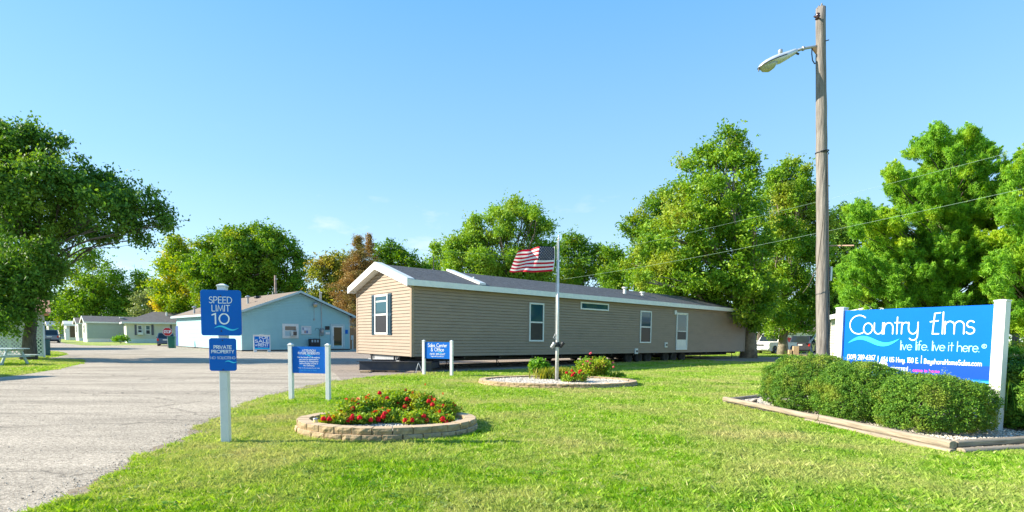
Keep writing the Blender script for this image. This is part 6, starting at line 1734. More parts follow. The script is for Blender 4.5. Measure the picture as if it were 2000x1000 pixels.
# ------------------------------------------------------------ wooden street-light pole
DP = 11.6
pb = PD(1609.5, 780, DP); ptop = PD(1602.5, 16, DP)
t = thing('street_light', 'tall weathered wooden pole with a cobra-head lamp on a short arm', 'street light', (pb.x, DP, 0))
H = ptop.z; lx = ptop.x-pb.x
mb = MB(); pts = []; rad = []; rr_ = random.Random(8)
for i in range(26):
    k = i/25; pts.append((lx*k+rr_.uniform(-.006, .006), rr_.uniform(-.006, .006), -.1+(H+.1)*k)); rad.append(.142-.05*k+rr_.uniform(-.003, .003))
mb.tube(pts, rad, 22); po_ = mb.build('pole', M['pole_wood'], t, smooth=True)
def pp(px, py, dy=0.0):
    q = PD(px, py, DP+dy); return Vector((q.x-pb.x, dy, q.z))
# splintered top
mb = MB()
for k in range(7):
    an = 2*PI*k/7; mb.prism([(lx+.06*math.cos(an)-.03, .06*math.sin(an)-.02, H-.03), (lx+.06*math.cos(an)+.03, .06*math.sin(an)-.02, H-.03), (lx+.06*math.cos(an)+.01, .06*math.sin(an), H+.02+.03*(k % 3))], (0, .035, 0))
mb.build('splintered_top', M['pole_wood'], t)
ins = MB(); p0 = pp(1596, 35, -.1); ins.lathe([(.02, -.06), (.05, -.05), (.03, -.02), (.055, 0), (.03, .03), (.045, .05), (.02, .07)], 12, M=Matrix.Translation(p0+Vector((-.02, -.05, 0))))
ins.tube([p0+Vector((-.09, -.05, 0)), p0+Vector((.12, .05, 0))], .018, 6); ins.build('insulator', mat('brown_porcelain', (.05, .02, .018), rough=.2), t, smooth=True)
br = MB(); q0 = pp(1597, 88); q1 = pp(1590, 93); q2 = pp(1596, 112)
br.prism([q0+Vector((.03, -.02, .03)), q1+Vector((-.06, -.02, 0)), q2+Vector((.03, -.02, 0))], (0, .04, 0)); br.build('arm_bracket', mat('orange_brown_bracket', (.55, .30, .13), (.42, .22, .1), 6), t, bevel=.004)
arm = MB(); arm.tube([pp(1597, 91), pp(1585, 92), pp(1568, 95), pp(1553, 100)], .028, 10); arm.tube([pp(1570, 94.5), pp(1567, 95.2)], .045, 10); arm.build('arm', M['galv'], t, smooth=True)
cb_ = MB(); cb_.tube([pp(1586, 91), pp(1585.5, 105), pp(1587, 118), pp(1591, 124.5), pp(1596, 121)], .012, 6); cb_.build('cable_loop', M['black'], t, smooth=True)
# lamp head lofted from cross-sections
def loft(secs, mi=0, n=16, cap=True):
    mb = MB(); vs = []
    for (c, ww, hu, hd, axis) in secs:
        for k in range(n):
            an = 2*PI*k/n; s_, c_ = math.sin(an), math.cos(an)
            vs.append(Vector(c)+Vector((0, 1, 0))*ww*c_+axis*(hu*s_ if s_ > 0 else hd*s_))
    fs = [(i*n+k, i*n+(k+1) % n, (i+1)*n+(k+1) % n, (i+1)*n+k) for i in range(len(secs)-1) for k in range(n)]
    if cap: fs += [list(range(n))[::-1], [(len(secs)-1)*n+k for k in range(n)]]
    mb.add(vs, fs, mi); return mb
A_ = pp(1556, 100); B_ = pp(1481, 133); ax_ = (B_-A_).normalized(); upv = Vector((-ax_.z, 0, ax_.x)); upv = upv if upv.z > 0 else -upv
Ld = (B_-A_).length
def at_(k): return A_.lerp(B_, k)
hd = loft([(at_(0.0), .05, .05, .03, upv), (at_(.03), .065, .06, .045, upv), (at_(.25), .085, .075, .075, upv), (at_(.45), .12, .095, .095, upv), (at_(.6), .145, .10, .07, upv), (at_(.8), .15, .085, .035, upv), (at_(.93), .115, .055, .02, upv), (at_(1.0), .03, .012, .008, upv)], n=20).build('lamp_head', mat('lamp_housing_grey', (.62, .64, .66), (.52, .55, .58), 5, rough=.35, metal=.3), t, smooth=True)
mb = loft([(at_(.55)-upv*.045, .09, .0, .03, upv), (at_(.66)-upv*.03, .125, .0, .11, upv), (at_(.78)-upv*.02, .13, .0, .14, upv), (at_(.9)-upv*.01, .10, .0, .11, upv), (at_(.97), .04, .0, .03, upv)], n=20)
mb.build('lens', mat('cloudy_lens', (.45, .46, .30), (.30, .32, .24), 9, rough=.15, spec=.8), hd, smooth=True)
mb = MB(); e_ = [at_(k)+Vector((0, -w*1.02, 0)) for k, w in ((.3, .09), (.45, .12), (.6, .145), (.8, .15), (.93, .115), (1.0, .03))]; e2 = [Vector((p.x, -p.y, p.z)) for p in e_[::-1]]
mb.tube(e_+e2, .010, 6); mb.build('gasket', M['black'], hd)
mb = MB(); cc = at_(.38)+upv*.10; mb.lathe([(.045, -.03), (.045, .06), (.03, .075)], 12, M=Matrix.Translation(cc)); mb.build('photocell', M['galv'], hd, smooth=True)
mb = MB(); mb.tube([at_(.985), at_(.985)+Vector((0, 0, -.07))], .014, 6); mb.tube([at_(.02)+Vector((.0, -.03, -.05)), at_(.02)+Vector((.05, -.03, -.07))], .02, 8); mb.build('latch', M['black'], hd)
# rod, tag, strap, ground wire
mb = MB(); mb.tube([pp(1618, 480), pp(1668, 479.5, -.3)], .014, 8); mb.build('rod', mat('rusty_rod', (.55, .36, .25), (.4, .25, .17), 6), t)
mb = MB(); q = pp(1617.5, 535, -.02); mb.cbox((q.x+.03, q.y-.02, q.z), (.035, .10, .30)); mb.build('tag', M['white_trim'], t)
def ringz(px, py, tilt=0.0, rr=.125):
    q = pp(px, py); return [Vector((q.x+rr*math.cos(a_), rr*math.sin(a_), q.z+tilt*math.cos(a_))) for a_ in np.linspace(0, 2*PI, 20)]
mb = MB(); mb.tube(ringz(1605.5, 297, .02), .012, 6); mb.tube(ringz(1605.5, 300, -.015), .008, 6); mb.build('strap', M['black'], t)
mb = MB(); mb.tube([pp(1616.5, 300, -.12), pp(1618, 420, -.12), pp(1618.5, 560, -.12), pp(1619.5, 700, -.13)], .009, 6); mb.build('ground_wire', M['black'], t)
mb = MB(); mb.tube([pp(1609, 420, -.17), pp(1597, 520, -.20), pp(1590, 535, -.25), pp(1578, 560, -.1), pp(1568, 572, .2)], .008, 5); mb.build('dead_vine', M['bark'], t)
mb = MB(); mb.tube([pp(1612, 80, -.11), pp(1619, 78, -.11)], .01, 6); mb.build('spike', M['black'], t)
# overhead wires
M['wire'] = mat('weathered_wire', (.26, .40, .30), (.22, .34, .26), 3, rough=.5)
def wire(label, a_, b_, sag, r_=.011):
    pts = [a_.lerp(b_, i/24)-Vector((0, 0, sag*4*(i/24)*(1-i/24))) for i in range(25)]
    mb = MB(); mb.tube(pts, r_, 5); o_ = mb.build('overhead_wire', M['wire'], smooth=True); tag(o_, label, 'wire', group='overhead wires crossing behind the wooden pole')
wire('upper overhead wire crossing in front of the pine top', PD(2250, 225, 14), PD(1240, 478, 34), .12, .004)
wire('lower overhead wire crossing the middle of the pine', PD(2250, 312, 14), PD(1100, 545, 36), .25, .0045)
wire('faint wire running left behind the flag', PD(1160, 505, 50), PD(720, 480, 50), .15, .006)
# ------------------------------------------------------------ vehicles
M['car_glass'] = glass_mat('car_glass', (.02, .028, .03), .05)
M['lamp_red'] = mat('red_tail_lamp', (.55, .02, .015), (.5, .02, .015), rough=.2)
M['lamp_clear'] = mat('clear_headlamp', (.75, .78, .80), (.5, .52, .55), rough=.1, metal=.4)
M['plate_w'] = mat('number_plate', (.65, .65, .62), rough=.5)
def paint(name, c): return mat(name, c, tuple(x*.93 for x in c), 1.5, rough=.28, spec=.6, coat=.6)
def vehicle(name, label, cat, loc, rz, L, W, H, body, kind='suv', group=None):
    """local x: length, nose at +x, y across, z up; origin under the middle"""
    t = thing(name, label, cat, loc, rz, group=group)
    hw = W/2; wr = .36 if kind != 'hatch' else .31; gc = .24 if kind == 'pickup' else .19
    belt = H*.56
    fx, rx_ = L*.30, -L*.31
    def arch(cx):
        return [(cx+(wr+.07)*math.cos(a_), max(gc, wr+(wr+.07)*math.sin(a_))) for a_ in np.linspace(PI*.98, PI*.02, 9)]
    low = [(-L/2+.05, gc+.12)]+[(rx_-wr-.09, gc)]+arch(rx_)+[(rx_+wr+.09, gc), (fx-wr-.09, gc)]+arch(fx)+[(fx+wr+.09, gc), (L/2-.05, gc+.10)]
    if kind == 'pickup':
        top = [(L/2, gc+.3), (L/2-.02, belt-.12), (L/2-.12, belt-.02), (L*.19, belt+.05), (-L*.15, belt+.04), (-L/2+.02, belt+.02), (-L/2, gc+.3)]
        cab = [(L*.20, belt+.04), (L*.105, H-.03), (L*.05, H), (-L*.12, H-.01), (-L*.16, belt+.03)]
    elif kind == 'hatch':
        top = [(L/2, gc+.25), (L/2-.05, belt-.22), (L/2-.25, belt-.08), (L*.24, belt+.02), (-L*.38, belt+.06), (-L/2+.02, belt-.02), (-L/2, gc+.25)]
        cab = [(L*.26, belt), (L*.06, H-.04), (-L*.08, H), (-L*.32, H-.08), (-L*.46, belt)]
    else:
        top = [(L/2, gc+.25), (L/2-.03, belt-.18), (L/2-.18, belt-.04), (L*.22, belt+.03), (-L*.3, belt+.04), (-L/2+.03, belt+.02), (-L/2, gc+.25)]
        cab = [(L*.24, belt+.02), (L*.11, H-.04), (L*.02, H), (-L*.38, H-.02), (-L*.475, belt+.03)]
    out = low+top
    # lower body: three skins, the middle at full width
    mb = MB(); n = len(out); prof = [(-hw+.06, .985), (-hw, 1.0), (hw, 1.0), (hw-.06, .985)]
    cz = belt*.6
    for yy, k in prof:
        for (x, z) in out: mb.v.append(Vector((x*k, yy, z)))
    for i in range(3):
        for j in range(n): mb.f.append([i*n+j, i*n+(j+1) % n, (i+1)*n+(j+1) % n, (i+1)*n+j]); mb.m.append(0)
    mb.f.append(list(range(n))[::-1]); mb.m.append(0); mb.f.append([3*n+j for j in range(n)]); mb.m.append(0)
    bo = mb.build('body', body, t, bevel=.02)
    # cabin with tumblehome
    mb = MB(); m = len(cab); tin = [0]*m
    inset = lambda z: .03+(z-belt)/(H-belt)*.13
    for s_ in (-1, 1):
        for (x, z) in cab: mb.v.append(Vector((x, s_*(hw-inset(z)), z)))
    for j in range(m-1): mb.f.append([j, j+1, m+j+1, m+j]); mb.m.append(0)
    mb.f.append(list(range(m))[::-1]); mb.m.append(0); mb.f.append([m+j for j in range(m)]); mb.m.append(0)
    ca = mb.build('cabin', body, t, bevel=.02)
    def quadpane(nm, P4): 
        mb = MB(); c = sum((Vector(p) for p in P4), Vector())/4; nrm = (Vector(P4[1])-Vector(P4[0])).cross(Vector(P4[3])-Vector(P4[0])).normalized()
        if nrm.dot(c-Vector((0, 0, H*.6))) < 0: nrm = -nrm
        mb.prism([c+(Vector(p)-c)*.90+nrm*.004 for p in P4], nrm*.008); return mb.build(nm, M['car_glass'], ca)
    f = lambda x, z, s_: (x, s_*(hw-inset(z)), z)
    quadpane('windscreen', [f(*cab[0], -1), f(*cab[0], 1), f(*cab[1], 1), f(*cab[1], -1)])
    quadpane('rear_window', [f(*cab[-1], -1), f(*cab[-1], 1), f(*cab[-2], 1), f(*cab[-2], -1)])
    x0, x1 = cab[-1][0], cab[0][0]
    zt_ = H-.10
    div = [(.0, .34), (.36, .66), (.68, 1.0)] if kind == 'suv' else [(.0, .47), (.5, 1.0)]
    def xr(k, top_):   # along the glass line
        a_ = cab[-1][0]+.12 if not top_ else cab[-2][0]+.08; b_ = cab[0][0]-.16 if not top_ else cab[1][0]-.05
        return a_+(b_-a_)*k
    for s_ in (-1, 1):
        for (k0, k1) in div:
            P4 = [f(xr(k0, 0), belt+.08, s_), f(xr(k1, 0), belt+.08, s_), f(xr(k1, 1), zt_, s_), f(xr(k0, 1), zt_, s_)]
            mb = MB(); nrm = Vector((0, s_, .15)).normalized(); mb.prism([Vector(p)+nrm*.004 for p in P4], nrm*.008); mb.build('side_window', M['car_glass'], ca)
        mb = MB(); mb.box(cab[0][0]-.1, cab[0][0]+.05, min(s_*(hw-.03), s_*(hw+.17)), max(s_*(hw-.03), s_*(hw+.17)), belt+.02, belt+.17); mb.build('wing_mirror', body, t, bevel=.03)
        mb = MB(); mb.box(L/2-.10, L/2+.012, min(s_*(hw-.42), s_*(hw-.03)), max(s_*(hw-.42), s_*(hw-.03)), belt-.30, belt-.12); mb.build('headlight', M['lamp_clear'], t, bevel=.03)
        mb = MB(); mb.box(-L/2-.012, -L/2+.08, min(s_*(hw-.20), s_*(hw-.02)), max(s_*(hw-.20), s_*(hw-.02)), belt-.28, belt+.0); mb.build('tail_light', M['lamp_red'], t, bevel=.02)
    mb = MB(); mb.box(L/2-.06, L/2+.015, -hw+.45, hw-.45, belt-.34, belt-.12); g_ = mb.build('grille', M['chrome'] if kind == 'pickup' else M['black'], t, bevel=.02)
    mb = MB(); mb.box(L/2+.016, L/2+.02, -hw+.52, hw-.52, belt-.31, belt-.15); mb.build('grille_mesh', M['black'], g_)
    mb = MB(); mb.box(L/2-.08, L/2+.09, -hw+.03, hw-.03, gc+.10, gc+.30); mb.build('front_bumper', M['chrome'] if kind == 'pickup' else body, t, bevel=.04)
    mb = MB(); mb.box(-L/2-.09, -L/2+.06, -hw+.03, hw-.03, gc+.08, gc+.27); mb.build('rear_bumper', M['black'] if kind == 'suv' else body, t, bevel=.04)
    mb = MB(); mb.box(-L/2-.015, -L/2-.005, -.26, .26, belt-.22, belt-.08); mb.build('number_plate', M['plate_w'], t)
    mb = MB(); mb.box(L/2+.095, L/2+.105, -.24, .24, gc+.14, gc+.26); mb.build('number_plate', M['plate_w'], t)
    for x in (fx, rx_):
        for s_ in (-1, 1): 
            Mx = Matrix.Translation((x, s_*(hw-.13), wr)) @ Matrix.Rotation(-s_*PI/2, 4, 'X')
            mb = MB(); mb.lathe([(wr*.6, -.10), (wr*.92, -.11), (wr, -.07), (wr, .07), (wr*.92, .11), (wr*.6, .10)], 20); w_ = mb.build('wheel', M['rubber'], t, smooth=True, M=Mx)
            mb = MB(); mb.lathe([(.03, -.02), (wr*.2, .10), (wr*.55, .08), (wr*.62, .115), (wr*.64, -.02)], 16); mb.build('rim', M['chrome'], w_, smooth=True, M=Mx)
    return t
def face(px, D, away=False): pass
g = G(99, 669.5); g = PD(99, 665, 72)
vehicle('parked_suv', 'dark blue and silver SUV parked at the far left, seen from behind', 'suv', (g.x, 72, 0), R(128), 4.7, 1.95, 1.75, paint('slate_blue_paint', (.10, .17, .22)), 'suv')
g = PD(325, 665, 60)
vehicle('parked_car', 'small dark blue hatchback parked behind the stop sign', 'car', (g.x, 60, 0), R(121), 3.9, 1.65, 1.5, paint('navy_paint', (.03, .07, .12)), 'hatch')
g = PD(1511, 665, 50)
vehicle('parked_pickup', 'white pickup truck facing the camera beneath the sycamores', 'pickup truck', (g.x, 50, 0), R(-143), 5.4, 2.0, 1.88, paint('white_paint', (.70, .71, .70)), 'pickup')
g = PD(1581, 665, 53)
vehicle('parked_suv', 'dark SUV with red tail lights parked beyond the timber rail', 'suv', (g.x, 54, 0), R(52), 4.6, 1.9, 1.72, paint('charcoal_paint', (.05, .05, .055)), 'suv')
g = PD(1556, 665, 60)
t = thing('cargo_trailer', 'low dark red trailer parked between the pickup and the dark SUV', 'trailer', (g.x, 61, 0), R(-30))
mb = MB(); mb.box(-1.7, 1.7, -.9, .9, .5, .58); mb.box(-1.7, 1.7, -.9, -.86, .58, 1.55); mb.box(-1.7, 1.7, .86, .9, .58, 1.55); mb.box(-1.7, -1.66, -.86, .86, .58, 1.55); mb.box(1.66, 1.7, -.86, .86, .58, 1.55)
for k in range(5): mb.box(-1.7+k*.83, -1.64+k*.83, -.94, -.901, .5, 1.6)
mb.build('box', paint('dark_red_paint', (.14, .02, .022)), t)
for y in (-1.0, 1.0): MB().lathe([(.2, -.09), (.31, -.09), (.33, 0), (.31, .09), (.2, .09)], 16).build('wheel', M['rubber'], t, smooth=True, M=Matrix.Translation((0, y, .33)) @ Matrix.Rotation(PI/2, 4, 'X'))
MB().tube([(1.7, 0, .5), (2.9, 0, .48)], .05, 6).build('drawbar', M['black'], t)
t = thing('white_boom', 'slanting white beam rising beside the dark SUV', 'beam', PD(1583, 672, 50).xy.to_3d(), 0)
MB().tube([(0, 0, 0), (.02, 0, 1.2)], .05, 8).build('stand', M['galv'], t); 
MB().tube([(-.15, 0, 1.0), (.6, 0, 1.9)], .09, 8).build('beam', M['white'], t)

# ------------------------------------------------------------ timber rail at the drive end
g0 = G(1553, 706); t = thing('timber_barrier', 'low barrier of new timber posts and sloping boards behind the hedge', 'barrier', (g0.x, g0.y, 0), R(-8))
MB().box(-.16, .16, -.1, .1, 0, .95).build('post', M['wood_raw'], t, bevel=.01)
MB().box(-.42, -.24, -.1, .1, 0, .72).build('post', M['wood_raw'], t, bevel=.01)
mb = MB(); mb.prism([(.17, -.05, .45), (2.6, -.05, .18), (2.6, -.05, .0), (.17, -.05, .12)], (0, .1, 0)); mb.build('sloping_board', M['wood_raw'], t)
MB().box(.3, 2.8, .15, 1.2, .30, .38).build('deck_board', M['wood_weather'], t)
for x in (.5, 1.5, 2.5): MB().box(x, x+.1, .2, .3, 0, .30).build('leg', M['wood_raw'], t)

# ------------------------------------------------------------ cream shed behind the large sign
S0 = PD(1619, 712, 27.5); S0 = Vector((S0.x, 27.5, 0))
t = thing('shed_building', 'cream sided gabled building showing between the wooden pole and the large sign', 'building', S0, R(-38))
W_, Dp, zz, za = 3.4, 6, 2.47, 2.88
def sg(z):
    if z <= zz: return (0, W_)
    k = (z-zz)/(za-zz); return (k*W_/2, W_-k*W_/2)
mb = MB(); siding(mb, 0, W_, .55, za-.03, 0, top=sg, course=.13, lap=.014); mb.prism([(0.02, .03, .55), (W_-.02, .03, .55), (W_-.02, .03, zz), (W_/2, .03, za-.02), (.02, .03, zz)], (0, .1, 0)); mb.build('front_wall', M['cream'], t)
mb = MB(); siding(mb, 0, Dp, .55, zz, 0, course=.13, lap=.014); mb.box(.13, Dp, .03, .1, .55, zz); mb.build('side_wall', M['cream'], t, M=MLW)
MB().box(.02, W_-.02, .02, Dp, 0, .548).build('skirting', M['white_trim'], t)
MB().box(W_-.1, W_, .13, Dp, .55, zz).build('back_wall', M['cream'], t)
s3 = (za-zz)/(W_/2)
mb = MB()
for s_ in (0, 1):
    f = (lambda x: x) if s_ == 0 else (lambda x: W_-x)
    mb.add([(f(x), y, zz+.1+s3*x+zo) for y in (-.25, Dp+.25) for x in (-.25, W_/2) for zo in (-.06, .06)], [(0, 1, 3, 2), (4, 6, 7, 5), (0, 4, 5, 1), (2, 3, 7, 6), (1, 5, 7, 3), (0, 2, 6, 4)])
mb.build('roof', M['galv'], t)
mb = MB()
for s_ in (0, 1):
    f = (lambda x: x) if s_ == 0 else (lambda x: W_-x)
    mb.add([(f(x), y, zz+.1+s3*x+zo) for y in (-.29, -.252) for x in (-.27, W_/2) for zo in (-.16, .07)], [(0, 1, 3, 2), (4, 6, 7, 5), (0, 4, 5, 1), (2, 3, 7, 6), (1, 5, 7, 3), (0, 2, 6, 4)])
mb.build('fascia', M['white_trim'], t)
MB().cbox((.42, -.09, .85), (.30, .14, .42)).build('meter_box', M['galv'], t, bevel=.02)
MB().box(.25, .7, -.3, -.02, .42, .5).build('ledge', M['white_trim'], t)

# ------------------------------------------------------------ picnic spot at the left
LF = G(84, 697); LFx = PD(84, 690, 29.2)
t = thing('lattice_screen', 'pale criss-cross lattice screen behind the trunk of the large dark tree', 'lattice', (LFx.x, 29.2, 0), R(4))
mb = MB(); Lw, Lh, z0 = 3.6, 1.85, .12; stp = .21
def clipd(x0, sgn):
    """diagonal slat from the bottom at x0, clipped to the panel"""
    pts = []
    z = 0.0; k0 = 0; k1 = Lh
    if sgn > 0: xa, xb = x0, x0+Lh
    else: xa, xb = x0, x0-Lh
    ta, tb = 0.0, 1.0
    dx = xb-xa
    for lim, s_ in ((-Lw, 1), (0, -1)):
        f0 = s_*(xa-lim); f1 = s_*(xb-lim)
        if f0 < 0 and f1 < 0: return None
        if f0 < 0: ta = max(ta, f0/(f0-f1))
        if f1 < 0: tb = min(tb, f0/(f0-f1))
    if tb <= ta: return None
    return (xa+dx*ta, Lh*ta), (xa+dx*tb, Lh*tb)
for lay, sgn in ((0, 1), (1, -1)):
    x = -Lw-Lh
    while x < Lh:
        c = clipd(x, sgn)
        if c:
            (xa, za_), (xb, zb_) = c; d = Vector((xb-xa, 0, zb_-za_)).normalized(); nn = Vector((-d.z, 0, d.x))*.026
            y_ = -.006-lay*.012
            a0, b0 = Vector((xa, y_, za_+z0)), Vector((xb, y_, zb_+z0))
            mb.prism([a0-nn, b0-nn, b0+nn, a0+nn], (0, .010, 0))
        x += stp
mb.build('lattice_panel', M['lattice'], t)
mb = MB(); mb.frame(-Lw-.06, .04, z0-.05, z0+Lh+.04, .055, .006, .05); mb.build('frame', M['lattice'], t)
for x in (-Lw, -Lw/2, -.02): MB().box(x-.045, x+.045, .051, .14, 0, z0+Lh+.05).build('post', M['lattice'], t)
gb = PD(85.5, 690, 31.5); t = thing('wheelie_bin', 'dark teal bin just past the right edge of the lattice', 'bin', (gb.x-.12, 31.5, 0), R(5))
mb = MB(); mb.prism([(-.26, -.28, 0), (.26, -.28, 0), (.31, -.33, .98), (-.31, -.33, .98)], (0, .6, 0)); mb.build('body', mat('teal_plastic', (.015, .10, .11), (.012, .085, .095)), t, bevel=.02); MB().box(-.33, .33, -.36, .34, .985, 1.04).build('lid', M['black'], t, bevel=.02)
pt = PD(20, 716, 22.2)
t = thing('picnic_table', 'pale weathered picnic table with benches under the large dark tree', 'picnic table', (pt.x-.72, 22.4, 0), R(-4))
Mp = mat('pale_blue_grey_boards', (.50, .60, .58), (.36, .44, .43), 5, rough=.7, stretch=(.6, 6, 6))
for k in range(5): pass
mb = MB(); [mb.box(-1.1, 1.1, -.38+k*.155, -.24+k*.155, .68, .72) for k in range(5)]; mb.build('table_top', Mp, t, bevel=.005)
for s_ in (-1, 1): 
    mb = MB(); mb.box(-1.15, 1.15, min(s_*.62, s_*.88), max(s_*.62, s_*.88), .40, .44); mb.build('bench', Mp, t, bevel=.005)
for x in (-.75, .75):
    mb = MB(); mb.prism([(x, -.62, 0), (x, -.52, 0), (x, -.22, .68), (x, -.32, .68)], (.05, 0, 0)); mb.prism([(x, .62, 0), (x, .52, 0), (x, .22, .68), (x, .32, .68)], (.05, 0, 0)); mb.box(x+.051, x+.09, -.85, .85, .34, .40); mb.box(x+.051, x+.09, -.36, .36, .61, .68)
    mb.build('leg', Mp, t)
# house beyond the lattice
HBX = PD(90, 690, 44); t = thing('neighbour_house', 'low house with a warm brown gable roof glimpsed behind the lattice', 'house', (HBX.x, 44, 0), R(42))
mb = MB(); siding(mb, -12, 0, .3, 3.0, 0, course=.2, lap=.02); mb.box(-12, 0, .03, 7, .3, 3.0); mb.build('wall', M['tan_far'], t)
mb = MB(); mb.prism([(-12.4, -.5, 2.95), (.4, -.5, 2.95), (.4, 3.5, 4.4), (-12.4, 3.5, 4.4)], (0, .05, .12)); mb.prism([(-12.4, 7.5, 2.95), (.4, 7.5, 2.95), (.4, 3.55, 4.4), (-12.4, 3.55, 4.4)], (0, .05, .12)); mb.build('roof', mat('warm_brown_roof', (.50, .26, .15), (.42, .21, .12), 5, rough=.9), t)
MB().box(-11.98, -.02, .03, 6.9, 0, .298).build('foundation', M['galv'], t)
window(t, I4, -7.5, -6.2, 1.2, 2.4, y=-.02, fr=.08)
window(t, I4, -3.2, -2.0, 1.2, 2.4, y=-.02, fr=.08)
# out-of-picture buildings at the left whose shadows fall across the drive
t = thing('garage', 'small gabled garage standing just left of the picture', 'garage', (-18.8, 15.1, 0), R(0))
mb = MB(); mb.prism([(-5, -1.5, 0), (0, -1.5, 0), (0, -1.5, 2.3), (-2.5, -1.5, 3.3), (-5, -1.5, 2.3)], (0, 3.2, 0)); mb.build('wall', M['cream'], t)

# ------------------------------------------------------------ stop sign, bin
g = PD(330.5, 680, 51.5)
t = thing('stop_sign', 'red octagonal STOP sign on a short post beside the aqua building', 'stop sign', (g.x, 51.3, 0), R(22))
zc = PD(330.5, 648, 51.3).z; rr_ = .43
mb = MB(); oc = [(rr_*math.cos(PI/8+k*PI/4), rr_*math.sin(PI/8+k*PI/4)) for k in range(8)]
mb.prism([(x, -.01, zc+z) for x, z in oc], (0, .012, 0)); pl_ = mb.build('panel', M['white'], t)
MB().prism([(x*.93, -.014, zc+z*.93) for x, z in oc], (0, .003, 0)).build('red_face', M['stop_red'], pl_)
mb = MB(); text(mb, 'STOP', 0, zc-.12, .24, w=.20, y=-.016, fit=.58); mb.build('lettering', M['letter'], pl_)
MB().tube([(0, .03, 0), (0, .03, zc+.35)], .03, 8).build('post', M['galv'], t)
g = PD(337.5, 680, 50.5)
t = thing('wheelie_bin', 'bright green bin between the stop sign and the royal blue side door', 'bin', (g.x-.05, 50.5, 0), R(20))
mb = MB(); mb.prism([(-.24, -.28, 0), (.24, -.28, 0), (.30, -.33, 1.05), (-.30, -.33, 1.05)], (0, .6, 0)); mb.build('body', M['bin_green'], t, bevel=.02); MB().box(-.32, .32, -.36, .34, 1.055, 1.12).build('lid', M['bin_green'], t, bevel=.02)

# ------------------------------------------------------------ pale mobile homes at the far left
GH = R(45)
def gable_home(label, corner, L, W, h, rise, wall_m, roof_m, skirt=.55, rot=GH, group='pale mobile homes at the far left', end_windows=True, vents=2):
    t = thing('mobile_home', label, 'mobile home', corner, rot, group=group)
    a_ = h+rise
    def gg(z):
        if z <= h: return (-W, 0)
        k = (z-h)/rise; return (-W+k*W/2, -k*W/2)
    mb = MB(); siding(mb, 0, L, skirt, h, 0, course=.2, lap=.02); mb.box(0, L, .03, W, skirt, h); mb.build('long_wall', wall_m, t)
    mb = MB(); siding(mb, -W, 0, skirt, a_-.03, -.02, course=.2, lap=.02, top=gg); mb.prism([(-W, .008, skirt), (0, .008, skirt), (0, .008, h), (-W/2, .008, a_-.02), (-W, .008, h)], (0, .015, 0)); mb.build('end_wall', M['cream'], t, M=ME)
    MB().box(.03, L-.03, .03, W-.03, 0, skirt-.004).build('skirting', M['white_trim'], t)
    sl_ = rise/(W/2); mb = MB()
    for s_ in (0, 1):
        f = (lambda y: y) if s_ == 0 else (lambda y: W-y)
        mb.add([(x, f(y), h+.1+sl_*y+zo) for x in (-.3, L+.3) for y in (-.25, W/2) for zo in (-.03, .06)], [(0, 1, 3, 2), (4, 6, 7, 5), (0, 4, 5, 1), (2, 3, 7, 6), (1, 5, 7, 3), (0, 2, 6, 4)])
    mb.build('roof', roof_m, t)
    mb = MB(); mb.box(-.31, L+.3, -.29, -.255, h-.11, h+.10)
    for s_ in (0, 1):
        f = (lambda y: y) if s_ == 0 else (lambda y: W-y)
        mb.add([(x, f(y), h+.1+sl_*y+zo) for x in (-.35, -.305) for y in (-.29, W/2) for zo in (-.18, .07)], [(0, 1, 3, 2), (4, 6, 7, 5), (0, 4, 5, 1), (2, 3, 7, 6), (1, 5, 7, 3), (0, 2, 6, 4)])
    mb.build('fascia', M['white_trim'], t)
    mb = MB(); mb.box(-.04, .10, -.05, -.024, skirt, h-.1); mb.build('corner_board', M['white_trim'], t)
    if end_windows: window(t, ME, -W*.62, -W*.38, skirt+.8, h-.35, y=-.045, fr=.09, out=.06)
    for k in range(vents):
        x = L*.25+k*L*.18; mb = MB(); mb.cbox((x, W*.35, h+.1+sl_*W*.35+.12), (.5, .35, .16)); mb.build('roof_vent', M['white'], t, bevel=.03)
    return t
c = PD(170, 665, 79); gable_home('sage green mobile home with a grey roof, right of the smaller pale ones', (c.x, 79, 0), 18, 4.3, 2.95, .85, M['sage'], M['shingle_dark'])
c = PD(154, 665, 92); gable_home('beige mobile home half hidden by the sage green one', (c.x, 92, 0), 14, 4.2, 2.95, .9, M['tan_far'], M['shingle_brown'])
c = PD(124, 665, 100); t = gable_home('white-roofed pale home with a brown boarded porch', (c.x-1.0, 102, 0), 9, 4.2, 2.8, .7, M['cream'], M['white_trim'], vents=0)
c = PD(127, 665, 97); MB()
pr_ = thing('porch', 'brown boarded porch in front of the white-roofed pale home', 'porch', (c.x, 98, 0), R(5), group=None)
mb = MB(); [mb.box(.15+k*.2, .33+k*.2, -.04, 0, .5, 2.6) for k in range(9)]; mb.build('boards', M['brown_wood'], pr_); MB().box(-.6, .05, -.06, 0, 0, 2.1).build('door', M['white'], pr_); MB().box(.1, 2.1, -.03, .05, 0, .48).build('skirting', M['cream'], pr_); MB().box(-.7, 2.3, -.3, .9, 2.62, 3.0).build('roof', M['white_trim'], pr_)
c = PD(96, 665, 112); gable_home('farthest mobile home with a pale grey roof above the parked SUV', (c.x, 112, 0), 16, 4.5, 2.8, .8, M['sage'], M['galv'])
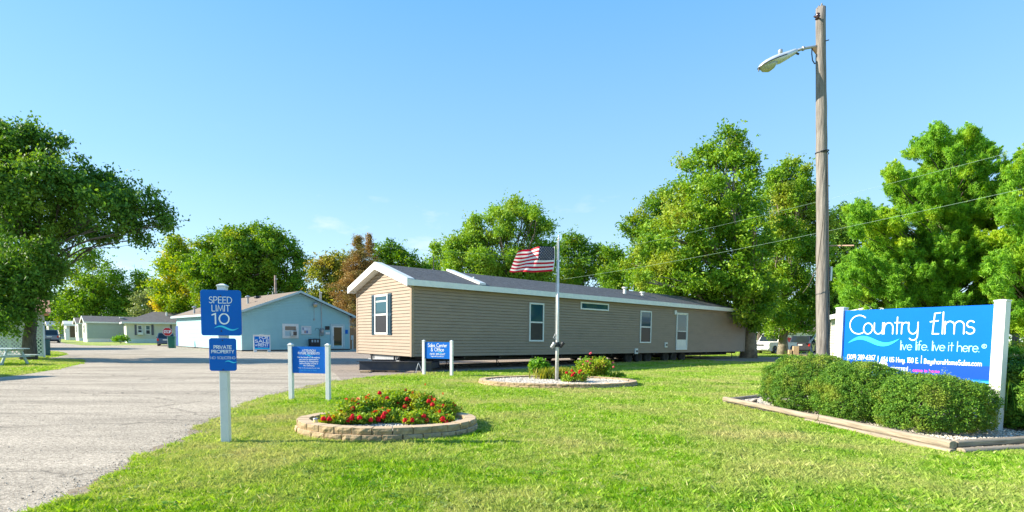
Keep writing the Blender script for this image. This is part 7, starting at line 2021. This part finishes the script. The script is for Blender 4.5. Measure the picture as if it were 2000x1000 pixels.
# hip-roofed cream house
c = PD(247.5, 665, 74); t = thing('hip_roof_house', 'cream house with a dark hip roof and grey shutters left of the aqua building', 'house', (c.x, 74, 0), R(38))
L_, W_, h_ = 13, 8.0, 2.85
mb = MB(); siding(mb, 0, L_, .6, h_, 0, course=.22, lap=.02); mb.box(0, L_, .03, W_, .6, h_); mb.build('wall', M['cream'], t)
mb = MB(); mb.box(.02, L_-.02, .0, W_-.02, 0, .597)
for k in range(30): mb.box(.1+k*.12, .16+k*.12, -.02, -.002, .05, .55)
mb.build('skirting', M['lattice'], t)
e = .5; rz0, rz1 = h_+.08, h_+1.75
mb = MB(); B4 = [(-e, -e, rz0), (L_+e, -e, rz0), (L_+e, W_+e, rz0), (-e, W_+e, rz0)]; R2 = [(W_/2-.6, W_/2, rz1), (L_-W_/2+.6, W_/2, rz1)]
mb.add(B4+R2, [(0, 1, 5, 4), (1, 2, 5), (2, 3, 4, 5), (3, 0, 4), (0, 3, 2, 1)]); mb.build('roof', M['shingle_dark'], t)
mb = MB(); mb.box(-e-.02, L_+e+.02, -e-.03, -e-.002, rz0-.2, rz0+.03); mb.box(-e-.03, -e-.002, -e, W_+e, rz0-.2, rz0+.03); mb.box(-e, L_+e, -e, .0, rz0-.19, rz0-.16); mb.build('fascia', M['white_trim'], t)
HHo = Vector((c.x, 74, 0)); hu = Vector((math.cos(R(38)), math.sin(R(38)), 0))
for xa, xb in ((268, 278.5), (283.5, 294.5)):
    a = ON(xa, 635, HHo, hu); b_ = ON(xb, 653.5, HHo, hu); window(t, I4, a[0], b_[0], b_[1], a[1], y=-.022, fr=.10, out=.06)
for xa, xb in ((262.5, 267), (295.5, 300.5), (332, 336)):
    a = ON(xa, 634, HHo, hu); b_ = ON(xb, 654.5, HHo, hu); MB().box(a[0], b_[0], -.07, -.022, b_[1], a[1]).build('shutter', mat('grey_shutter', (.10, .10, .14)), t)
a = ON(269, 649, HHo, hu); b_ = ON(279, 654, HHo, hu); MB().box(a[0], b_[0], -.5, -.09, b_[1], a[1]).build('air_conditioner', M['white'], t, bevel=.02)
MB().tube([(5.0, 2.5, rz1-.7), (5.0, 2.5, rz1-.1)], .12, 8).build('roof_pipe', M['white_trim'], t)
g = PD(241, 670, 72); bush('round_shrub', 'pale green shrub at the left corner of the hip-roofed house', 'shrub', (g.x, 71.5, 0), 1.0, .8, 1.25, M['fresh_leaf'], .20, 900, 151)
# low white building past the pickup
c = PD(1545, 665, 95); t = thing('far_house', 'low pale house with a rose-grey roof glimpsed beyond the parked vehicles', 'house', (c.x, 95, 0), R(-10))
mb = MB(); mb.box(-3, 9, 0, 6, .0, 2.8); mb.build('wall', M['cream'], t); mb = MB(); mb.prism([(-3.4, -.4, 2.75), (9.4, -.4, 2.75), (9.4, 3, 4.3), (-3.4, 3, 4.3)], (0, .05, .1)); mb.prism([(-3.4, 6.4, 2.75), (9.4, 6.4, 2.75), (9.4, 3.06, 4.3), (-3.4, 3.06, 4.3)], (0, .05, .1)); mb.build('roof', mat('rose_grey_roof', (.35, .24, .22), (.28, .2, .18)), t)
# green understorey behind the pines and the drive
for i, (px, D_, rx, h_, lab) in enumerate(((1990, 46, 2.2, 1.5, 'low green shrub beyond the path at the right edge'), (1965, 44, 1.4, .9, 'yellow-green ground-hugging shrub beside the path at the right edge'))):
    g = PD(px, 690, D_); bush('shrub', lab, 'shrub', (g.x, D_, 0), rx, 1.2, h_, M['fresh_leaf'] if i else M['leaf_mid'], .13, 2600, 160+i, stems=12)
